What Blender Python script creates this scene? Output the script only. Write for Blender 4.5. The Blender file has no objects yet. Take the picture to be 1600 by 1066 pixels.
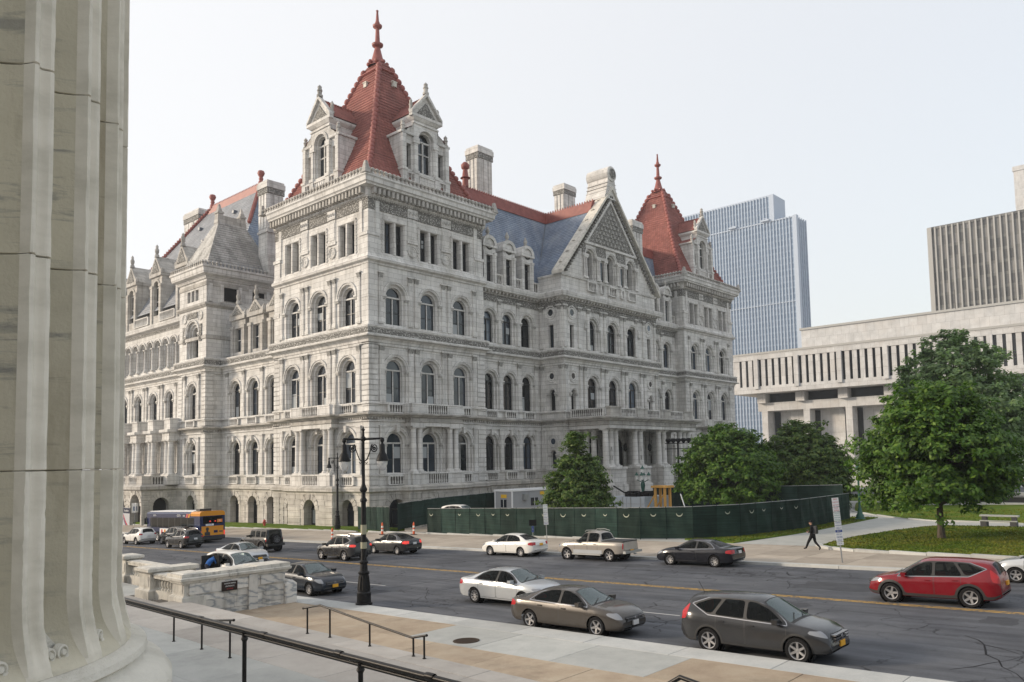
import bpy, bmesh, math, random
from math import sin, cos, pi, radians, sqrt, atan2, floor
from mathutils import Vector, Matrix
random.seed(11)
SC = bpy.context.scene
COL = SC.collection

# ---------------------------------------------------------------- camera
YAW, PITCH, ROLL, FPX = radians(42.219), radians(4.158), radians(-1.0629), 1230.0
fw = Vector((cos(PITCH)*cos(YAW), cos(PITCH)*sin(YAW), sin(PITCH)))
rt = fw.cross(Vector((0, 0, 1))).normalized()
up = rt.cross(fw)
r2 = rt*cos(ROLL) + up*sin(ROLL)
u2 = -rt*sin(ROLL) + up*cos(ROLL)
cam_data = bpy.data.cameras.new('camera')
cam = bpy.data.objects.new('camera', cam_data)
COL.objects.link(cam)
cam.matrix_world = Matrix(((r2.x, u2.x, -fw.x, 0), (r2.y, u2.y, -fw.y, 0), (r2.z, u2.z, -fw.z, 0), (0, 0, 0, 1)))
cam_data.sensor_width = 36
cam_data.lens = 36*FPX/1600
cam_data.shift_y = (632.5-533)/1600
cam_data.clip_start = 0.05
cam_data.clip_end = 4000
SC.camera = cam

# ---------------------------------------------------------------- light
SUN_AZ, SUN_EL = atan2(0.77, -0.64), radians(17)
w = bpy.data.worlds.new('World'); SC.world = w; w.use_nodes = True
wn, wl = w.node_tree.nodes, w.node_tree.links
wn.clear()
sky = wn.new('ShaderNodeTexSky'); sky.sky_type = 'NISHITA'; sky.sun_disc = False
sky.sun_elevation = SUN_EL; sky.sun_rotation = pi/2 - SUN_AZ
sky.dust_density = 3.0; sky.air_density = 1.3; sky.ozone_density = 2.0
# smoke haze whitens the sky, most of all towards the sun
tcw = wn.new('ShaderNodeTexCoord'); dotn = wn.new('ShaderNodeVectorMath'); dotn.operation = 'DOT_PRODUCT'
dotn.inputs[1].default_value = (cos(SUN_EL)*cos(SUN_AZ), cos(SUN_EL)*sin(SUN_AZ), sin(SUN_EL))
mrn = wn.new('ShaderNodeMapRange'); mrn.inputs['From Min'].default_value = -1; mrn.inputs['From Max'].default_value = 1; mrn.inputs['To Min'].default_value = .52; mrn.inputs['To Max'].default_value = 1.0
wl.new(tcw.outputs['Generated'], dotn.inputs[0]); wl.new(dotn.outputs['Value'], mrn.inputs['Value'])
boost = wn.new('ShaderNodeMixRGB'); boost.blend_type = 'MULTIPLY'; boost.inputs[0].default_value = 1; boost.inputs[2].default_value = (1.45, 1.45, 1.45, 1); wl.new(sky.outputs[0], boost.inputs[1])
mixn = wn.new('ShaderNodeMixRGB'); wl.new(mrn.outputs[0], mixn.inputs[0]); mixn.inputs[2].default_value = (6.1, 6.05, 6.05, 1)
bg = wn.new('ShaderNodeBackground'); bg.inputs[1].default_value = 0.11
wo = wn.new('ShaderNodeOutputWorld')
wl.new(boost.outputs[0], mixn.inputs[1]); wl.new(mixn.outputs[0], bg.inputs[0]); wl.new(bg.outputs[0], wo.inputs[0])
sun_data = bpy.data.lights.new('sun', 'SUN'); sun_data.energy = 2.7; sun_data.angle = radians(9); sun_data.color = (1.0, 0.84, 0.65)
sun = bpy.data.objects.new('sun', sun_data); COL.objects.link(sun)
sd = Vector((cos(SUN_EL)*cos(SUN_AZ), cos(SUN_EL)*sin(SUN_AZ), sin(SUN_EL)))
sun.rotation_euler = sd.to_track_quat('Z', 'Y').to_euler()
SC.view_settings.view_transform = 'Standard'; SC.view_settings.look = 'None'
SC.view_settings.exposure = 0.62; SC.view_settings.gamma = 1.0; SC.view_settings.use_curve_mapping = False
SC.cycles.max_bounces = 6; SC.cycles.volume_bounces = 1; SC.cycles.transparent_max_bounces = 8
SC.cycles.diffuse_bounces = 3; SC.cycles.glossy_bounces = 3; SC.cycles.use_denoising = True

# ---------------------------------------------------------------- helpers
class MB:
    def __init__(s): s.v = []; s.f = []; s.m = []
    def add(s, vs, fs, mi=0):
        b = len(s.v); s.v += [tuple(p) for p in vs]
        for f in fs: s.f.append(tuple(b+i for i in f)); s.m.append(mi)
    def quad(s, a, b, c, d, mi=0): s.add((a, b, c, d), ((0, 1, 2, 3),), mi)
    def box(s, x0, x1, y0, y1, z0, z1, mi=0):
        s.add(((x0,y0,z0),(x1,y0,z0),(x1,y1,z0),(x0,y1,z0),(x0,y0,z1),(x1,y0,z1),(x1,y1,z1),(x0,y1,z1)),
              ((0,3,2,1),(4,5,6,7),(0,1,5,4),(1,2,6,5),(2,3,7,6),(3,0,4,7)), mi)
    def tbox(s, cx, cy, z0, z1, a0, b0, a1, b1, mi=0):   # tapered box, half sizes below and above
        s.add([(cx+i*a, cy+j*b, z) for z, a, b in ((z0,a0,b0),(z1,a1,b1)) for i, j in ((-1,-1),(1,-1),(1,1),(-1,1))],
              ((0,3,2,1),(4,5,6,7),(0,1,5,4),(1,2,6,5),(2,3,7,6),(3,0,4,7)), mi)
    def prism(s, poly, y0, y1, mi=0):                    # polygon in x,z (counter-clockwise seen from -y) pushed along y
        n = len(poly)
        s.add([(x, y0, z) for x, z in poly]+[(x, y1, z) for x, z in poly],
              [tuple(range(n)), tuple(range(2*n-1, n-1, -1))]+[(i, n+i, n+(i+1)%n, (i+1)%n)[::-1] for i in range(n)][::1], mi)
    def slab(s, poly, z0, z1, mi=0, fz=None):            # polygon in x,y (counter-clockwise from above) pushed along z
        n = len(poly); g = fz or (lambda x, y: 0)
        s.add([(x, y, z0+g(x, y)) for x, y in poly]+[(x, y, z1+g(x, y)) for x, y in poly],
              [tuple(range(n-1, -1, -1)), tuple(range(n, 2*n))]+[(i, (i+1)%n, n+(i+1)%n, n+i) for i in range(n)], mi)
    def lathe(s, prof, c=(0,0,0), n=12, mi=0, a0=0, a1=2*pi, axis='z'):
        full = abs(a1-a0-2*pi) < 1e-6; k = n if full else n+1; vs = []
        for r, z in prof:
            for i in range(k):
                a = a0+(a1-a0)*i/n; x, y = r*cos(a), r*sin(a)
                vs.append((c[0]+x, c[1]+y, c[2]+z) if axis == 'z' else (c[0]+z, c[1]+x, c[2]+y) if axis == 'x' else (c[0]+y, c[1]+z, c[2]+x))
        fs = []
        for j in range(len(prof)-1):
            for i in range(n):
                i2 = (i+1) % k
                fs.append((j*k+i, j*k+i2, (j+1)*k+i2, (j+1)*k+i))
        s.add(vs, fs, mi)
    def tube(s, pts, r, n=8, mi=0, cap=True):
        pts = [Vector(p) for p in pts]; rs = r if isinstance(r, (list, tuple)) else [r]*len(pts); vs = []; pu = None
        for i, p in enumerate(pts):
            d = (pts[min(i+1, len(pts)-1)]-pts[max(i-1, 0)]).normalized()
            if pu is None: pu = d.cross(Vector((0.3, 0.2, 1)) if abs(d.z) < .9 else Vector((1, 0.1, 0))).normalized()
            a = (pu - d*pu.dot(d)).normalized(); pu = a; b = d.cross(a)
            for k in range(n):
                t = 2*pi*k/n; vs.append(p+(a*cos(t)+b*sin(t))*rs[i])
        fs = [(j*n+i, j*n+(i+1)%n, (j+1)*n+(i+1)%n, (j+1)*n+i) for j in range(len(pts)-1) for i in range(n)]
        if cap: fs += [tuple(range(n-1, -1, -1)), tuple(range((len(pts)-1)*n, len(pts)*n))]
        s.add(vs, fs, mi)
    def sweep(s, path, prof, closed=False, mi=0):         # profile (out, z) along plan path, outward to the right of travel
        n = len(path); P = [Vector((p[0], p[1])) for p in path]; mit = []
        for i in range(n):
            ds = []
            if i > 0 or closed: ds.append((P[i]-P[i-1]).normalized())
            if i < n-1 or closed: ds.append((P[(i+1) % n]-P[i]).normalized())
            ns = [Vector((d.y, -d.x)) for d in ds]
            if len(ns) == 1: mit.append(ns[0])
            else: mit.append((ns[0]+ns[1])/max(0.2, 1+ns[0].dot(ns[1])))
        k = len(prof); vs = []
        for i in range(n):
            for o, z in prof: vs.append((P[i].x+mit[i].x*o, P[i].y+mit[i].y*o, z))
        fs = []
        for i in range(n if closed else n-1):
            j = (i+1) % n
            for q in range(k-1): fs.append((i*k+q, j*k+q, j*k+q+1, i*k+q+1))
        if not closed: fs += [tuple(range(k))[::-1], tuple((n-1)*k+q for q in range(k))]
        s.add(vs, fs, mi)
    def mesh(s, name, mats, smooth=None):
        me = bpy.data.meshes.new(name); me.from_pydata(s.v, [], s.f)
        for m in (mats if isinstance(mats, (list, tuple)) else [mats]): me.materials.append(m)
        if any(s.m): me.polygons.foreach_set('material_index', s.m)
        if smooth is not None:
            me.polygons.foreach_set('use_smooth', [True]*len(me.polygons)); me.set_sharp_from_angle(angle=radians(smooth))
        me.update(); return me

def link(name, data, parent=None, mat=None, **kw):
    o = bpy.data.objects.new(name, data); COL.objects.link(o)
    if parent is not None: o.parent = parent
    if mat is not None: o.matrix_local = mat
    for k, v in kw.items(): o[k] = v
    return o
def thing(name, label, cat, loc=(0,0,0), rz=0, group=None):
    o = link(name, None); o.location = loc; o.rotation_euler = (0, 0, rz); o.empty_display_size = .2
    o['label'] = label; o['category'] = cat
    if group: o['group'] = group
    return o
def tag(o, label, cat, group=None):
    o['label'] = label; o['category'] = cat
    if group: o['group'] = group
    return o
T = lambda x, y, z: Matrix.Translation((x, y, z))
RZ = lambda a: Matrix.Rotation(a, 4, 'Z')
def copy_tree(o, parent=None):
    c = o.copy(); COL.objects.link(c)
    if parent is not None: c.parent = parent; c.matrix_parent_inverse = o.matrix_parent_inverse.copy()
    for ch in list(o.children): copy_tree(ch, c)
    return c
ROAD = lambda y: -5.3-0.027*max(-80, min(130, y))         # the street falls to the east

# ---------------------------------------------------------------- materials
def mat(name, col, rough=.7, metal=0.0, **kw):
    m = bpy.data.materials.new(name); m.use_nodes = True; b = m.node_tree.nodes['Principled BSDF']
    b.inputs['Base Color'].default_value = (*col, 1); b.inputs['Roughness'].default_value = rough; b.inputs['Metallic'].default_value = metal
    if rough >= .7: b.inputs['Specular IOR Level'].default_value = .12
    for k, v in kw.items(): b.inputs[k.replace('_', ' ')].default_value = v
    return m
class NT:
    def __init__(s, m): s.m = m; s.t = m.node_tree; s.b = s.t.nodes['Principled BSDF']
    def n(s, typ, ins={}, **kw):
        o = s.t.nodes.new('ShaderNode'+typ)
        for k, v in kw.items(): setattr(o, k, v)
        for k, v in ins.items():
            if isinstance(v, bpy.types.NodeSocket): s.t.links.new(v, o.inputs[k])
            else: o.inputs[k].default_value = v
        return o
    def pos(s): return s.n('NewGeometry').outputs['Position']
    def math(s, op, a, b=0.0): return s.n('Math', {0: a, 1: b}, operation=op).outputs[0]
    def scale(s, vec, sc): return s.n('VectorMath', {0: vec, 1: sc}, operation='MULTIPLY').outputs[0]
    def noise(s, vec, sc, det=4, rough=.6): return s.n('TexNoise', {'Vector': vec, 'Scale': sc, 'Detail': det, 'Roughness': rough}).outputs['Fac']
    def ramp(s, fac, stops):
        r = s.n('ValToRGB', {0: fac}); e = r.color_ramp.elements
        while len(e) < len(stops): e.new(0.5)
        for q, (p, c) in zip(e, stops): q.position = p; q.color = (c, c, c, 1) if isinstance(c, (int, float)) else (*c, 1)
        return r.outputs[0]
    def mix(s, fac, a, b, mode='MIX'): return s.n('MixRGB', {0: fac, 1: a if isinstance(a, bpy.types.NodeSocket) else (*a, 1), 2: b if isinstance(b, bpy.types.NodeSocket) else (*b, 1)}, blend_type=mode).outputs[0]
    def bump(s, h, st=.3, dist=.02): s.t.links.new(s.n('Bump', {'Height': h, 'Strength': st, 'Distance': dist}).outputs[0], s.b.inputs['Normal'])
    def col(s, c): s.t.links.new(c, s.b.inputs['Base Color'])
    def rough(s, c): s.t.links.new(c, s.b.inputs['Roughness'])
def wallvec(nt):
    p = nt.n('SeparateXYZ', {0: nt.pos()})
    return nt.n('CombineXYZ', {0: nt.math('ADD', p.outputs[0], p.outputs[1]), 1: p.outputs[2], 2: 0.0}).outputs[0]
def stone(name, col, bw=1.5, bh=.62, mort=.012, stain=.5, var=.12, warm=(.42,.33,.2), warmf=.10, bumpd=.03):
    m = mat(name, col, .85); nt = NT(m); p = nt.pos(); wv = wallvec(nt)
    c1 = tuple(x*(1-var) for x in col); c2 = tuple(min(1, x*(1+var)) for x in col)
    br = nt.n('TexBrick', {'Vector': wv, 'Scale': 1.0, 'Mortar Size': mort, 'Brick Width': bw, 'Row Height': bh, 'Color1': (*c1, 1), 'Color2': (*c2, 1), 'Mortar': (*[x*.45 for x in col], 1)})
    c = br.outputs['Color']
    c = nt.mix(1, c, nt.ramp(nt.noise(p, .55, 6), [(.25, .80), (.72, 1.10)]), 'MULTIPLY')
    c = nt.mix(1, c, nt.ramp(nt.noise(p, 9, 4), [(.2, .90), (.8, 1.08)]), 'MULTIPLY')
    st = nt.ramp(nt.noise(nt.scale(p, (1.3, 1.3, .13)), 1.0, 6, .65), [(.50, 0.0), (.70, 1.0)])
    c = nt.mix(nt.math('MULTIPLY', st, stain*.55), c, (.10, .095, .085))
    wr = nt.ramp(nt.noise(p, .23, 3), [(.45, 0.0), (.7, 1.0)])
    c = nt.mix(nt.math('MULTIPLY', wr, warmf), c, warm)
    nt.col(c); nt.bump(nt.math('ADD', nt.noise(p, 14, 3), nt.math('MULTIPLY', br.outputs['Fac'], -.8)), .35, bumpd)
    return m
M = {}
M['granite'] = stone('granite', (.63, .62, .60), stain=.75, var=.10, mort=.016)
M['granite_rough'] = stone('granite_rough', (.50, .48, .445), bw=1.7, bh=.72, stain=.9, var=.16, bumpd=.06)
M['granite_old'] = stone('granite_old', (.45, .435, .41), bw=1.2, bh=.55, stain=1.0, var=.15)
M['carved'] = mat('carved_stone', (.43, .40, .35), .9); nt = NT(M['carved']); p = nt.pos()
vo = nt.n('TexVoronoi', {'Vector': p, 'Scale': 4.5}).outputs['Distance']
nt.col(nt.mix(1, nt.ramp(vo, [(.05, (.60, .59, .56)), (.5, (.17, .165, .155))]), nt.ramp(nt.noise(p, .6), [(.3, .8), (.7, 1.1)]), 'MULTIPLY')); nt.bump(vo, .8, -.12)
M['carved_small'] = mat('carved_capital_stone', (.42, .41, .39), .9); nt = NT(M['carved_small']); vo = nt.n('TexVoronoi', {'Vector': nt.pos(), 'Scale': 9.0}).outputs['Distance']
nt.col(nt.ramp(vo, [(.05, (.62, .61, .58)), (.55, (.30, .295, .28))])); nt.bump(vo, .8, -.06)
M['marble'] = mat('veined_marble', (.62, .60, .57), .6); nt = NT(M['marble']); p = nt.pos()
oi = nt.n('ObjectInfo').outputs['Random']
wv = nt.n('VectorMath', {0: nt.scale(p, (.8, .8, 2.2)), 1: nt.n('CombineXYZ', {0: nt.math('MULTIPLY', oi, 40.0), 1: 0.0, 2: nt.math('MULTIPLY', oi, 17.0)}).outputs[0]}, operation='ADD').outputs[0]
v1 = nt.n('TexWave', {'Vector': wv, 'Scale': .7, 'Distortion': 14.0, 'Detail': 5, 'Detail Scale': 1.2}, bands_direction='DIAGONAL').outputs['Fac']
c = nt.ramp(v1, [(.0, (.30, .31, .32)), (.22, (.54, .53, .50)), (.7, (.64, .61, .56))])
c = nt.mix(1, c, nt.ramp(oi, [(0, .80), (1, 1.1)]), 'MULTIPLY')
c = nt.mix(nt.math('MULTIPLY', nt.ramp(nt.noise(nt.scale(p, (2, 2, .5)), 1.6, 6), [(.5, 0.), (.7, 1.)]), .5), c, (.22, .20, .17))
nt.col(c); nt.bump(nt.noise(p, 20, 3), .2)
M['coping'] = mat('coping_marble', (.64, .61, .55), .7); nt = NT(M['coping']); p = nt.pos()
c = nt.ramp(nt.noise(p, 1.4, 7), [(.25, (.34, .33, .30)), (.5, (.58, .555, .50)), (.8, (.70, .67, .60))])
c = nt.mix(nt.math('MULTIPLY', nt.ramp(nt.noise(nt.scale(p, (6, 6, 1)), 1., 5), [(.55, 0.), (.72, 1.)]), .6), c, (.14, .13, .12))
nt.col(c); nt.bump(nt.noise(p, 25, 3), .2)

def paving(name, c0, c1, c2, rough=.85, stain=.4):
    m = mat(name, c1, rough); nt = NT(m); p = nt.pos(); oi = nt.n('ObjectInfo').outputs['Random']
    c = nt.ramp(nt.noise(p, .9, 7, .7), [(.28, c0), (.5, c1), (.75, c2)])
    c = nt.mix(1, c, nt.ramp(oi, [(0, .86), (1, 1.12)]), 'MULTIPLY')
    c = nt.mix(1, c, nt.ramp(nt.noise(p, 40, 3), [(.3, .9), (.7, 1.08)]), 'MULTIPLY')
    s1 = nt.ramp(nt.noise(nt.scale(p, (1, 1, 1)), .33, 6, .75), [(.56, 0.), (.68, 1.)])
    c = nt.mix(nt.math('MULTIPLY', s1, stain), c, tuple(x*.45 for x in c1))
    nt.col(c); nt.bump(nt.noise(p, 30, 4), .25, .01); return m
M['tan_paving'] = paving('tan_paving', (0.3125, 0.2438, 0.1812), (0.3937, 0.3187, 0.2375), (0.45, 0.3812, 0.2937))
M['grey_paving'] = paving('grey_paving', (0.325, 0.3313, 0.3187), (0.3875, 0.3937, 0.375), (0.4437, 0.4437, 0.425), stain=.25)
M['pale_granite'] = paving('pale_granite', (0.3625, 0.375, 0.3687), (0.4312, 0.4375, 0.425), (0.5, 0.5, 0.4813), stain=.3)
M['step_stone'] = paving('step_stone', (0.3375, 0.3125, 0.2875), (0.4062, 0.3812, 0.35), (0.4625, 0.4375, 0.4062), stain=.22)
M['walk'] = paving('walk_paving', (0.2937, 0.2562, 0.2125), (0.3562, 0.3125, 0.2625), (0.4062, 0.3625, 0.3063), stain=.28)
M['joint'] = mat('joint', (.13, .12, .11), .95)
def asphalt():
    m = mat('asphalt', (.05, .05, .052), .8); nt = NT(m); p = nt.pos()
    c = nt.ramp(nt.noise(p, .22, 8, .65), [(.3, (.070, .074, .085)), (.5, (.098, .103, .115)), (.72, (.128, .132, .142))])
    c = nt.mix(1, c, nt.ramp(nt.noise(nt.scale(p, (1.0, .10, 1)), 1.5, 5), [(.3, .70), (.7, 1.25)]), 'MULTIPLY')
    c = nt.mix(1, c, nt.ramp(nt.noise(p, 55, 3), [(.25, .72), (.75, 1.3)]), 'MULTIPLY')
    d = nt.n('VectorMath', {0: p, 1: nt.scale(nt.n('TexNoise', {'Vector': p, 'Scale': .9, 'Detail': 5}).outputs['Color'], (1.5, 1.5, 0))}, operation='ADD').outputs[0]
    cr = nt.n('TexVoronoi', {'Vector': d, 'Scale': .42}, feature='DISTANCE_TO_EDGE').outputs['Distance']
    gate = nt.ramp(nt.noise(p, .13, 3), [(.44, 0.), (.56, 1.)])
    cf = nt.math('MULTIPLY', nt.ramp(cr, [(.0, 1.), (.016, 0.)]), gate)
    cr2 = nt.n('TexVoronoi', {'Vector': d, 'Scale': 2.1}, feature='DISTANCE_TO_EDGE').outputs['Distance']
    gate2 = nt.ramp(nt.noise(nt.scale(p, (1, .45, 1)), .30, 4), [(.60, 0.), (.66, 1.)])
    cf2 = nt.math('MULTIPLY', nt.ramp(cr2, [(.0, 1.), (.07, 0.)]), gate2)
    cf = nt.math('MAXIMUM', cf, nt.math('MULTIPLY', cf2, .8))
    c = nt.mix(cf, c, (.012, .012, .013))
    oil = nt.math('MULTIPLY', nt.ramp(nt.noise(p, .75, 5), [(.63, 0.), (.72, 1.)]), .55)
    c = nt.mix(oil, c, (.022, .022, .024))
    nt.col(c); nt.rough(nt.ramp(nt.noise(p, .5, 4), [(.3, .62), (.7, .88)]))
    nt.bump(nt.math('SUBTRACT', nt.noise(p, 80, 2), nt.math('MULTIPLY', cf, 2.)), .4, .012); return m
M['asphalt'] = asphalt()
M['yellow_paint'] = mat('yellow_paint', (.55, .32, .05), .8); nt = NT(M['yellow_paint']); p = nt.pos()
nt.col(nt.mix(nt.ramp(nt.noise(p, 5, 6, .75), [(.46, 0.), (.62, 1.)]), (.58, .35, .07), (.10, .09, .075)))
M['white_paint'] = mat('worn_white_paint', (.45, .45, .44), .8)
M['black_iron'] = mat('black_iron', (.008, .008, .009), .5, 0, Specular_IOR_Level=.22); nt = NT(M['black_iron']); nt.bump(nt.noise(nt.pos(), 30, 3), .15, .01)
M['bronze_rail'] = mat('dark_bronze_rail', (.016, .014, .013), .38, .5)
M['green_iron'] = mat('green_iron', (.012, .075, .055), .5)
M['iron_lid'] = mat('rusty_iron', (.055, .04, .03), .8)
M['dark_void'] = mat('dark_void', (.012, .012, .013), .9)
M['grass'] = mat('grass', (.06, .09, .02), .9); nt = NT(M['grass']); p = nt.pos()
c = nt.ramp(nt.noise(p, .35, 6, .7), [(.3, (.055, .100, .007)), (.5, (.085, .138, .012)), (.72, (.15, .150, .026))])
c = nt.mix(1, c, nt.ramp(nt.noise(p, 25, 4), [(.25, .6), (.75, 1.35)]), 'MULTIPLY'); nt.col(c); nt.bump(nt.noise(p, 40, 3), .6, .04)
M['blade'] = mat('grass_blade', (.09, .13, .025), .8); nt = NT(M['blade'])
nt.col(nt.mix(nt.ramp(nt.noise(nt.pos(), .35, 6, .7), [(.35, 0.), (.65, 1.)]), (.048, .090, .008), (.13, .13, .022)))
M['white_lens'] = mat('milky_glass', (.75, .75, .73), .25)
M['soil'] = mat('soil', (.13, .10, .07), .95)

# ---------------------------------------------------------------- setting
g = MB()
ys = [-80, -40, 0, 40, 80, 130]
xs = [-60, 6, 20, 42, 60, 100, 160, 880]
ys2 = [-320]+ys+[740]
for i in range(len(xs)-1):
    for j in range(len(ys2)-1):
        q = [(xs[i], ys2[j]), (xs[i+1], ys2[j]), (xs[i+1], ys2[j+1]), (xs[i], ys2[j+1])]
        g.quad(*[(x, y, ROAD(y)-.30) for x, y in q])
link('ground', g.mesh('ground', M['walk']), kind='structure')
def strip(name, x0, x1, y0, y1, dz, m, step=20, **kw):
    g = MB(); n = max(1, int((y1-y0)/step)); p = [y0+(y1-y0)*i/n for i in range(n+1)]
    for a, b in zip(p, p[1:]): g.quad((x0, a, ROAD(a)+dz), (x1, a, ROAD(a)+dz), (x1, b, ROAD(b)+dz), (x0, b, ROAD(b)+dz))
    return link(name, g.mesh(name, m), **kw)
road = strip('road', 20.4, 41.2, -60, 130, 0, M['asphalt'], kind='structure')
o = strip('lane_marking', 31.44, 31.55, -60, 130, .004, M['yellow_paint'], parent=road); o.name = 'yellow_line'
o = strip('yellow_line', 31.68, 31.79, -60, 130, .004, M['yellow_paint'], parent=road)
def wiggle(name, pts, wd, m, seed):
    rr = random.Random(seed); P = []
    for (xa, ya), (xb, yb) in zip(pts, pts[1:]):
        n = max(2, int(math.hypot(xb-xa, yb-ya)/.6))
        for i in range(n): t = i/n; P.append((xa+(xb-xa)*t+rr.gauss(0, .06), ya+(yb-ya)*t+rr.gauss(0, .06)))
    g = MB(); vs = []
    for i, (x, y) in enumerate(P):
        a, b = P[max(0, i-1)], P[min(len(P)-1, i+1)]; dx, dy = b[0]-a[0], b[1]-a[1]; l = math.hypot(dx, dy) or 1; w_ = wd*rr.uniform(.4, 1.3)
        vs += [(x-dy/l*w_, y+dx/l*w_, ROAD(y)+.004), (x+dy/l*w_, y-dx/l*w_, ROAD(y)+.004)]
    g.add(vs, [(2*i, 2*i+1, 2*i+3, 2*i+2) for i in range(len(P)-1)]); return link(name, g.mesh(name, m), road)
M['tar'] = mat('crack_tar', (.014, .014, .016), .75)
M['patch'] = mat('asphalt_patch', (.045, .047, .053), .85); nt = NT(M['patch']); nt.col(nt.mix(1, nt.ramp(nt.noise(nt.pos(), 1.2, 6), [(.3, (.056, .059, .067)), (.7, (.082, .085, .093))]), nt.ramp(nt.noise(nt.pos(), 50, 3), [(.25, .7), (.75, 1.3)]), 'MULTIPLY'))
for k, (pts, wd) in enumerate((([(20.9, 3.2), (23.5, 4.6), (27.6, 6.4)], .022), ([(22.4, 5.5), (25.0, 4.4), (26.6, 6.2)], .017), ([(23.5, 26.8), (25.0, 28.4), (28.8, 28.2), (30.6, 30.4)], .017), ([(28.6, 22), (28.9, 40)], .02), ([(36.3, 8), (36.4, 24), (36.2, 44)], .022), ([(33.6, 14.6), (36.0, 15.6), (40.6, 15.0)], .017), ([(24.2, 11.5), (24.4, 22)], .018), ([(21.2, 30.6), (26, 31.3), (31.2, 30.8)], .017), ([(34.5, 24.2), (38.4, 25.8)], .017), ([(26.2, 9.8), (26.6, 18.4)], .02), ([(33.4, 30), (35.2, 34.6), (38.6, 35)], .017), ([(22, 3.2), (27.5, 2.0)], .017))): wiggle('sealed_crack', pts, wd, M['tar'], k)
for k, (x0, x1, y0, y1) in enumerate(((33.9, 36.2, 11.2, 14.8), (37.0, 38.6, 24.5, 27.6), (33.6, 35.0, 31.0, 33.4), (23.2, 24.6, 30.2, 31.9), (28.2, 30.4, 12.0, 14.5), (34.6, 36.4, 52, 56), (29.2, 30.6, 5.3, 6.4))):
    rr = random.Random(k+50); g = MB(); cx, cy = (x0+x1)/2, (y0+y1)/2; P = [(cx+(x1-x0)/2*cos(a)*rr.uniform(.75, 1.1)/max(abs(cos(a)), abs(sin(a))), cy+(y1-y0)/2*sin(a)*rr.uniform(.75, 1.1)/max(abs(cos(a)), abs(sin(a)))) for a in [2*pi*q/18 for q in range(18)]]
    g.add([(x, y, ROAD(y)+.002) for x, y in P], [tuple(range(18))]); link('road_patch', g.mesh('road_patch', M['patch']), road)
for a, b in ((15.2, 18.4), (32.2, 35.6)):
    strip('white_dash', 25.6, 25.7, a, b, .004, M['white_paint'], parent=road)

def slabs(parent, name, x0, x1, nx, y0, y1, dy, dz, th, m, gap=.014, flat=None, jitter=0.0, skip=None, pick=None):
    # paving pieces of one size sharing one mesh, each laid a little unevenly
    wx = (x1-x0)/nx; b = MB(); e = gap/2; ch = .006
    b.add([(-wx/2+e, -dy/2+e, -th), (wx/2-e, -dy/2+e, -th), (wx/2-e, dy/2-e, -th), (-wx/2+e, dy/2-e, -th),
           (-wx/2+e, -dy/2+e, -ch), (wx/2-e, -dy/2+e, -ch), (wx/2-e, dy/2-e, -ch), (-wx/2+e, dy/2-e, -ch),
           (-wx/2+e+ch, -dy/2+e+ch, 0), (wx/2-e-ch, -dy/2+e+ch, 0), (wx/2-e-ch, dy/2-e-ch, 0), (-wx/2+e+ch, dy/2-e-ch, 0)],
          [(0,1,5,4),(1,2,6,5),(2,3,7,6),(3,0,4,7),(4,5,9,8),(5,6,10,9),(6,7,11,10),(7,4,8,11),(8,9,10,11)])
    me = {}
    for i in range(nx):
        y = y0 + (0 if not jitter else (i % 2)*dy*jitter)
        while y < y1-.01:
            cx, cy = x0+wx*(i+.5), y+dy/2; y += dy
            if skip and skip(cx, cy): continue
            mm = pick(cx, cy) if pick else m
            if mm.name not in me: me[mm.name] = b.mesh(name, mm)
            z = (flat if flat is not None else ROAD(cy)+dz)+random.uniform(-.003, .003)
            k = -.027 if flat is None else 0
            M4 = Matrix(((1,0,0,cx),(0,1,0,cy),(0,k,1,z),(0,0,0,1)))
            link(name, me[mm.name], parent, T(cx, cy, z) @ Matrix.Rotation(math.atan(k), 4, 'X'))
# near pavement: granite kerb band, tan slabs, a grey patch round the manhole
sw = strip('pavement', 14.3, 20.62, -30, 100, .10, M['joint'], kind='structure')
g = MB()
slabs(sw, 'kerb_stone', 19.55, 20.7, 1, -24, 96, 3.0, .152, .4, M['pale_granite'], .02)
def pk(x, y):
    return M['grey_paving'] if (x > 16.4 and 15.2 < y < 21.4) or (x > 17.3 and 12.2 < y < 15.3) else M['tan_paving']
slabs(sw, 'paving_slab', 14.72, 19.55, 2, -24.4, 96, 3.1, .15, .12, M['tan_paving'], .016, jitter=.5, pick=pk)
man = MB(); man.lathe([(0, .01), (.34, .01), (.35, .018), (.42, .018), (.43, 0)], n=24)
for k in range(-3, 4):
    h = sqrt(.32**2-(k*.09)**2); man.box(-h, h, k*.09-.02, k*.09+.02, .008, .016)
mh = link('manhole_cover', man.mesh('manhole_cover', M['iron_lid']), None, T(17.8, 18.3, ROAD(18.3)+.153) @ Matrix.Rotation(-.027, 4, 'X'))
tag(mh, 'round rusty iron manhole cover in the near pavement beside the brown saloon', 'manhole cover')
# terrace in front of the camera
pl = link('terrace', None, kind='structure')
pl.name = 'terrace'
b = MB(); b.box(4.0, 14.70, -6, 33.2, -6.9, -5.42); b.box(14.05, 14.70, 33.2, 41, -7.2, -5.52)
tb = link('terrace_base', b.mesh('terrace_base', M['joint']), pl)
slabs(pl, 'edge_stone', 13.95, 14.78, 1, -6, 31, 2.9, 0, .62, M['step_stone'], .014, flat=-5.30)
slabs(pl, 'terrace_slab', 11.55, 13.95, 1, -6, 34, 2.9, 0, .12, M['step_stone'], .014, flat=-5.30, jitter=.3)
slabs(pl, 'terrace_slab', 5.0, 11.55, 3, -6, 36, 3.6, 0, .12, M['grey_paving'], .012, flat=-5.30, jitter=.4)
slabs(pl, 'terrace_slab', 10.2, 16.0, 3, 36, 60, 3.0, 0, .12, M['grey_paving'], .012, flat=-5.52)
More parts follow.
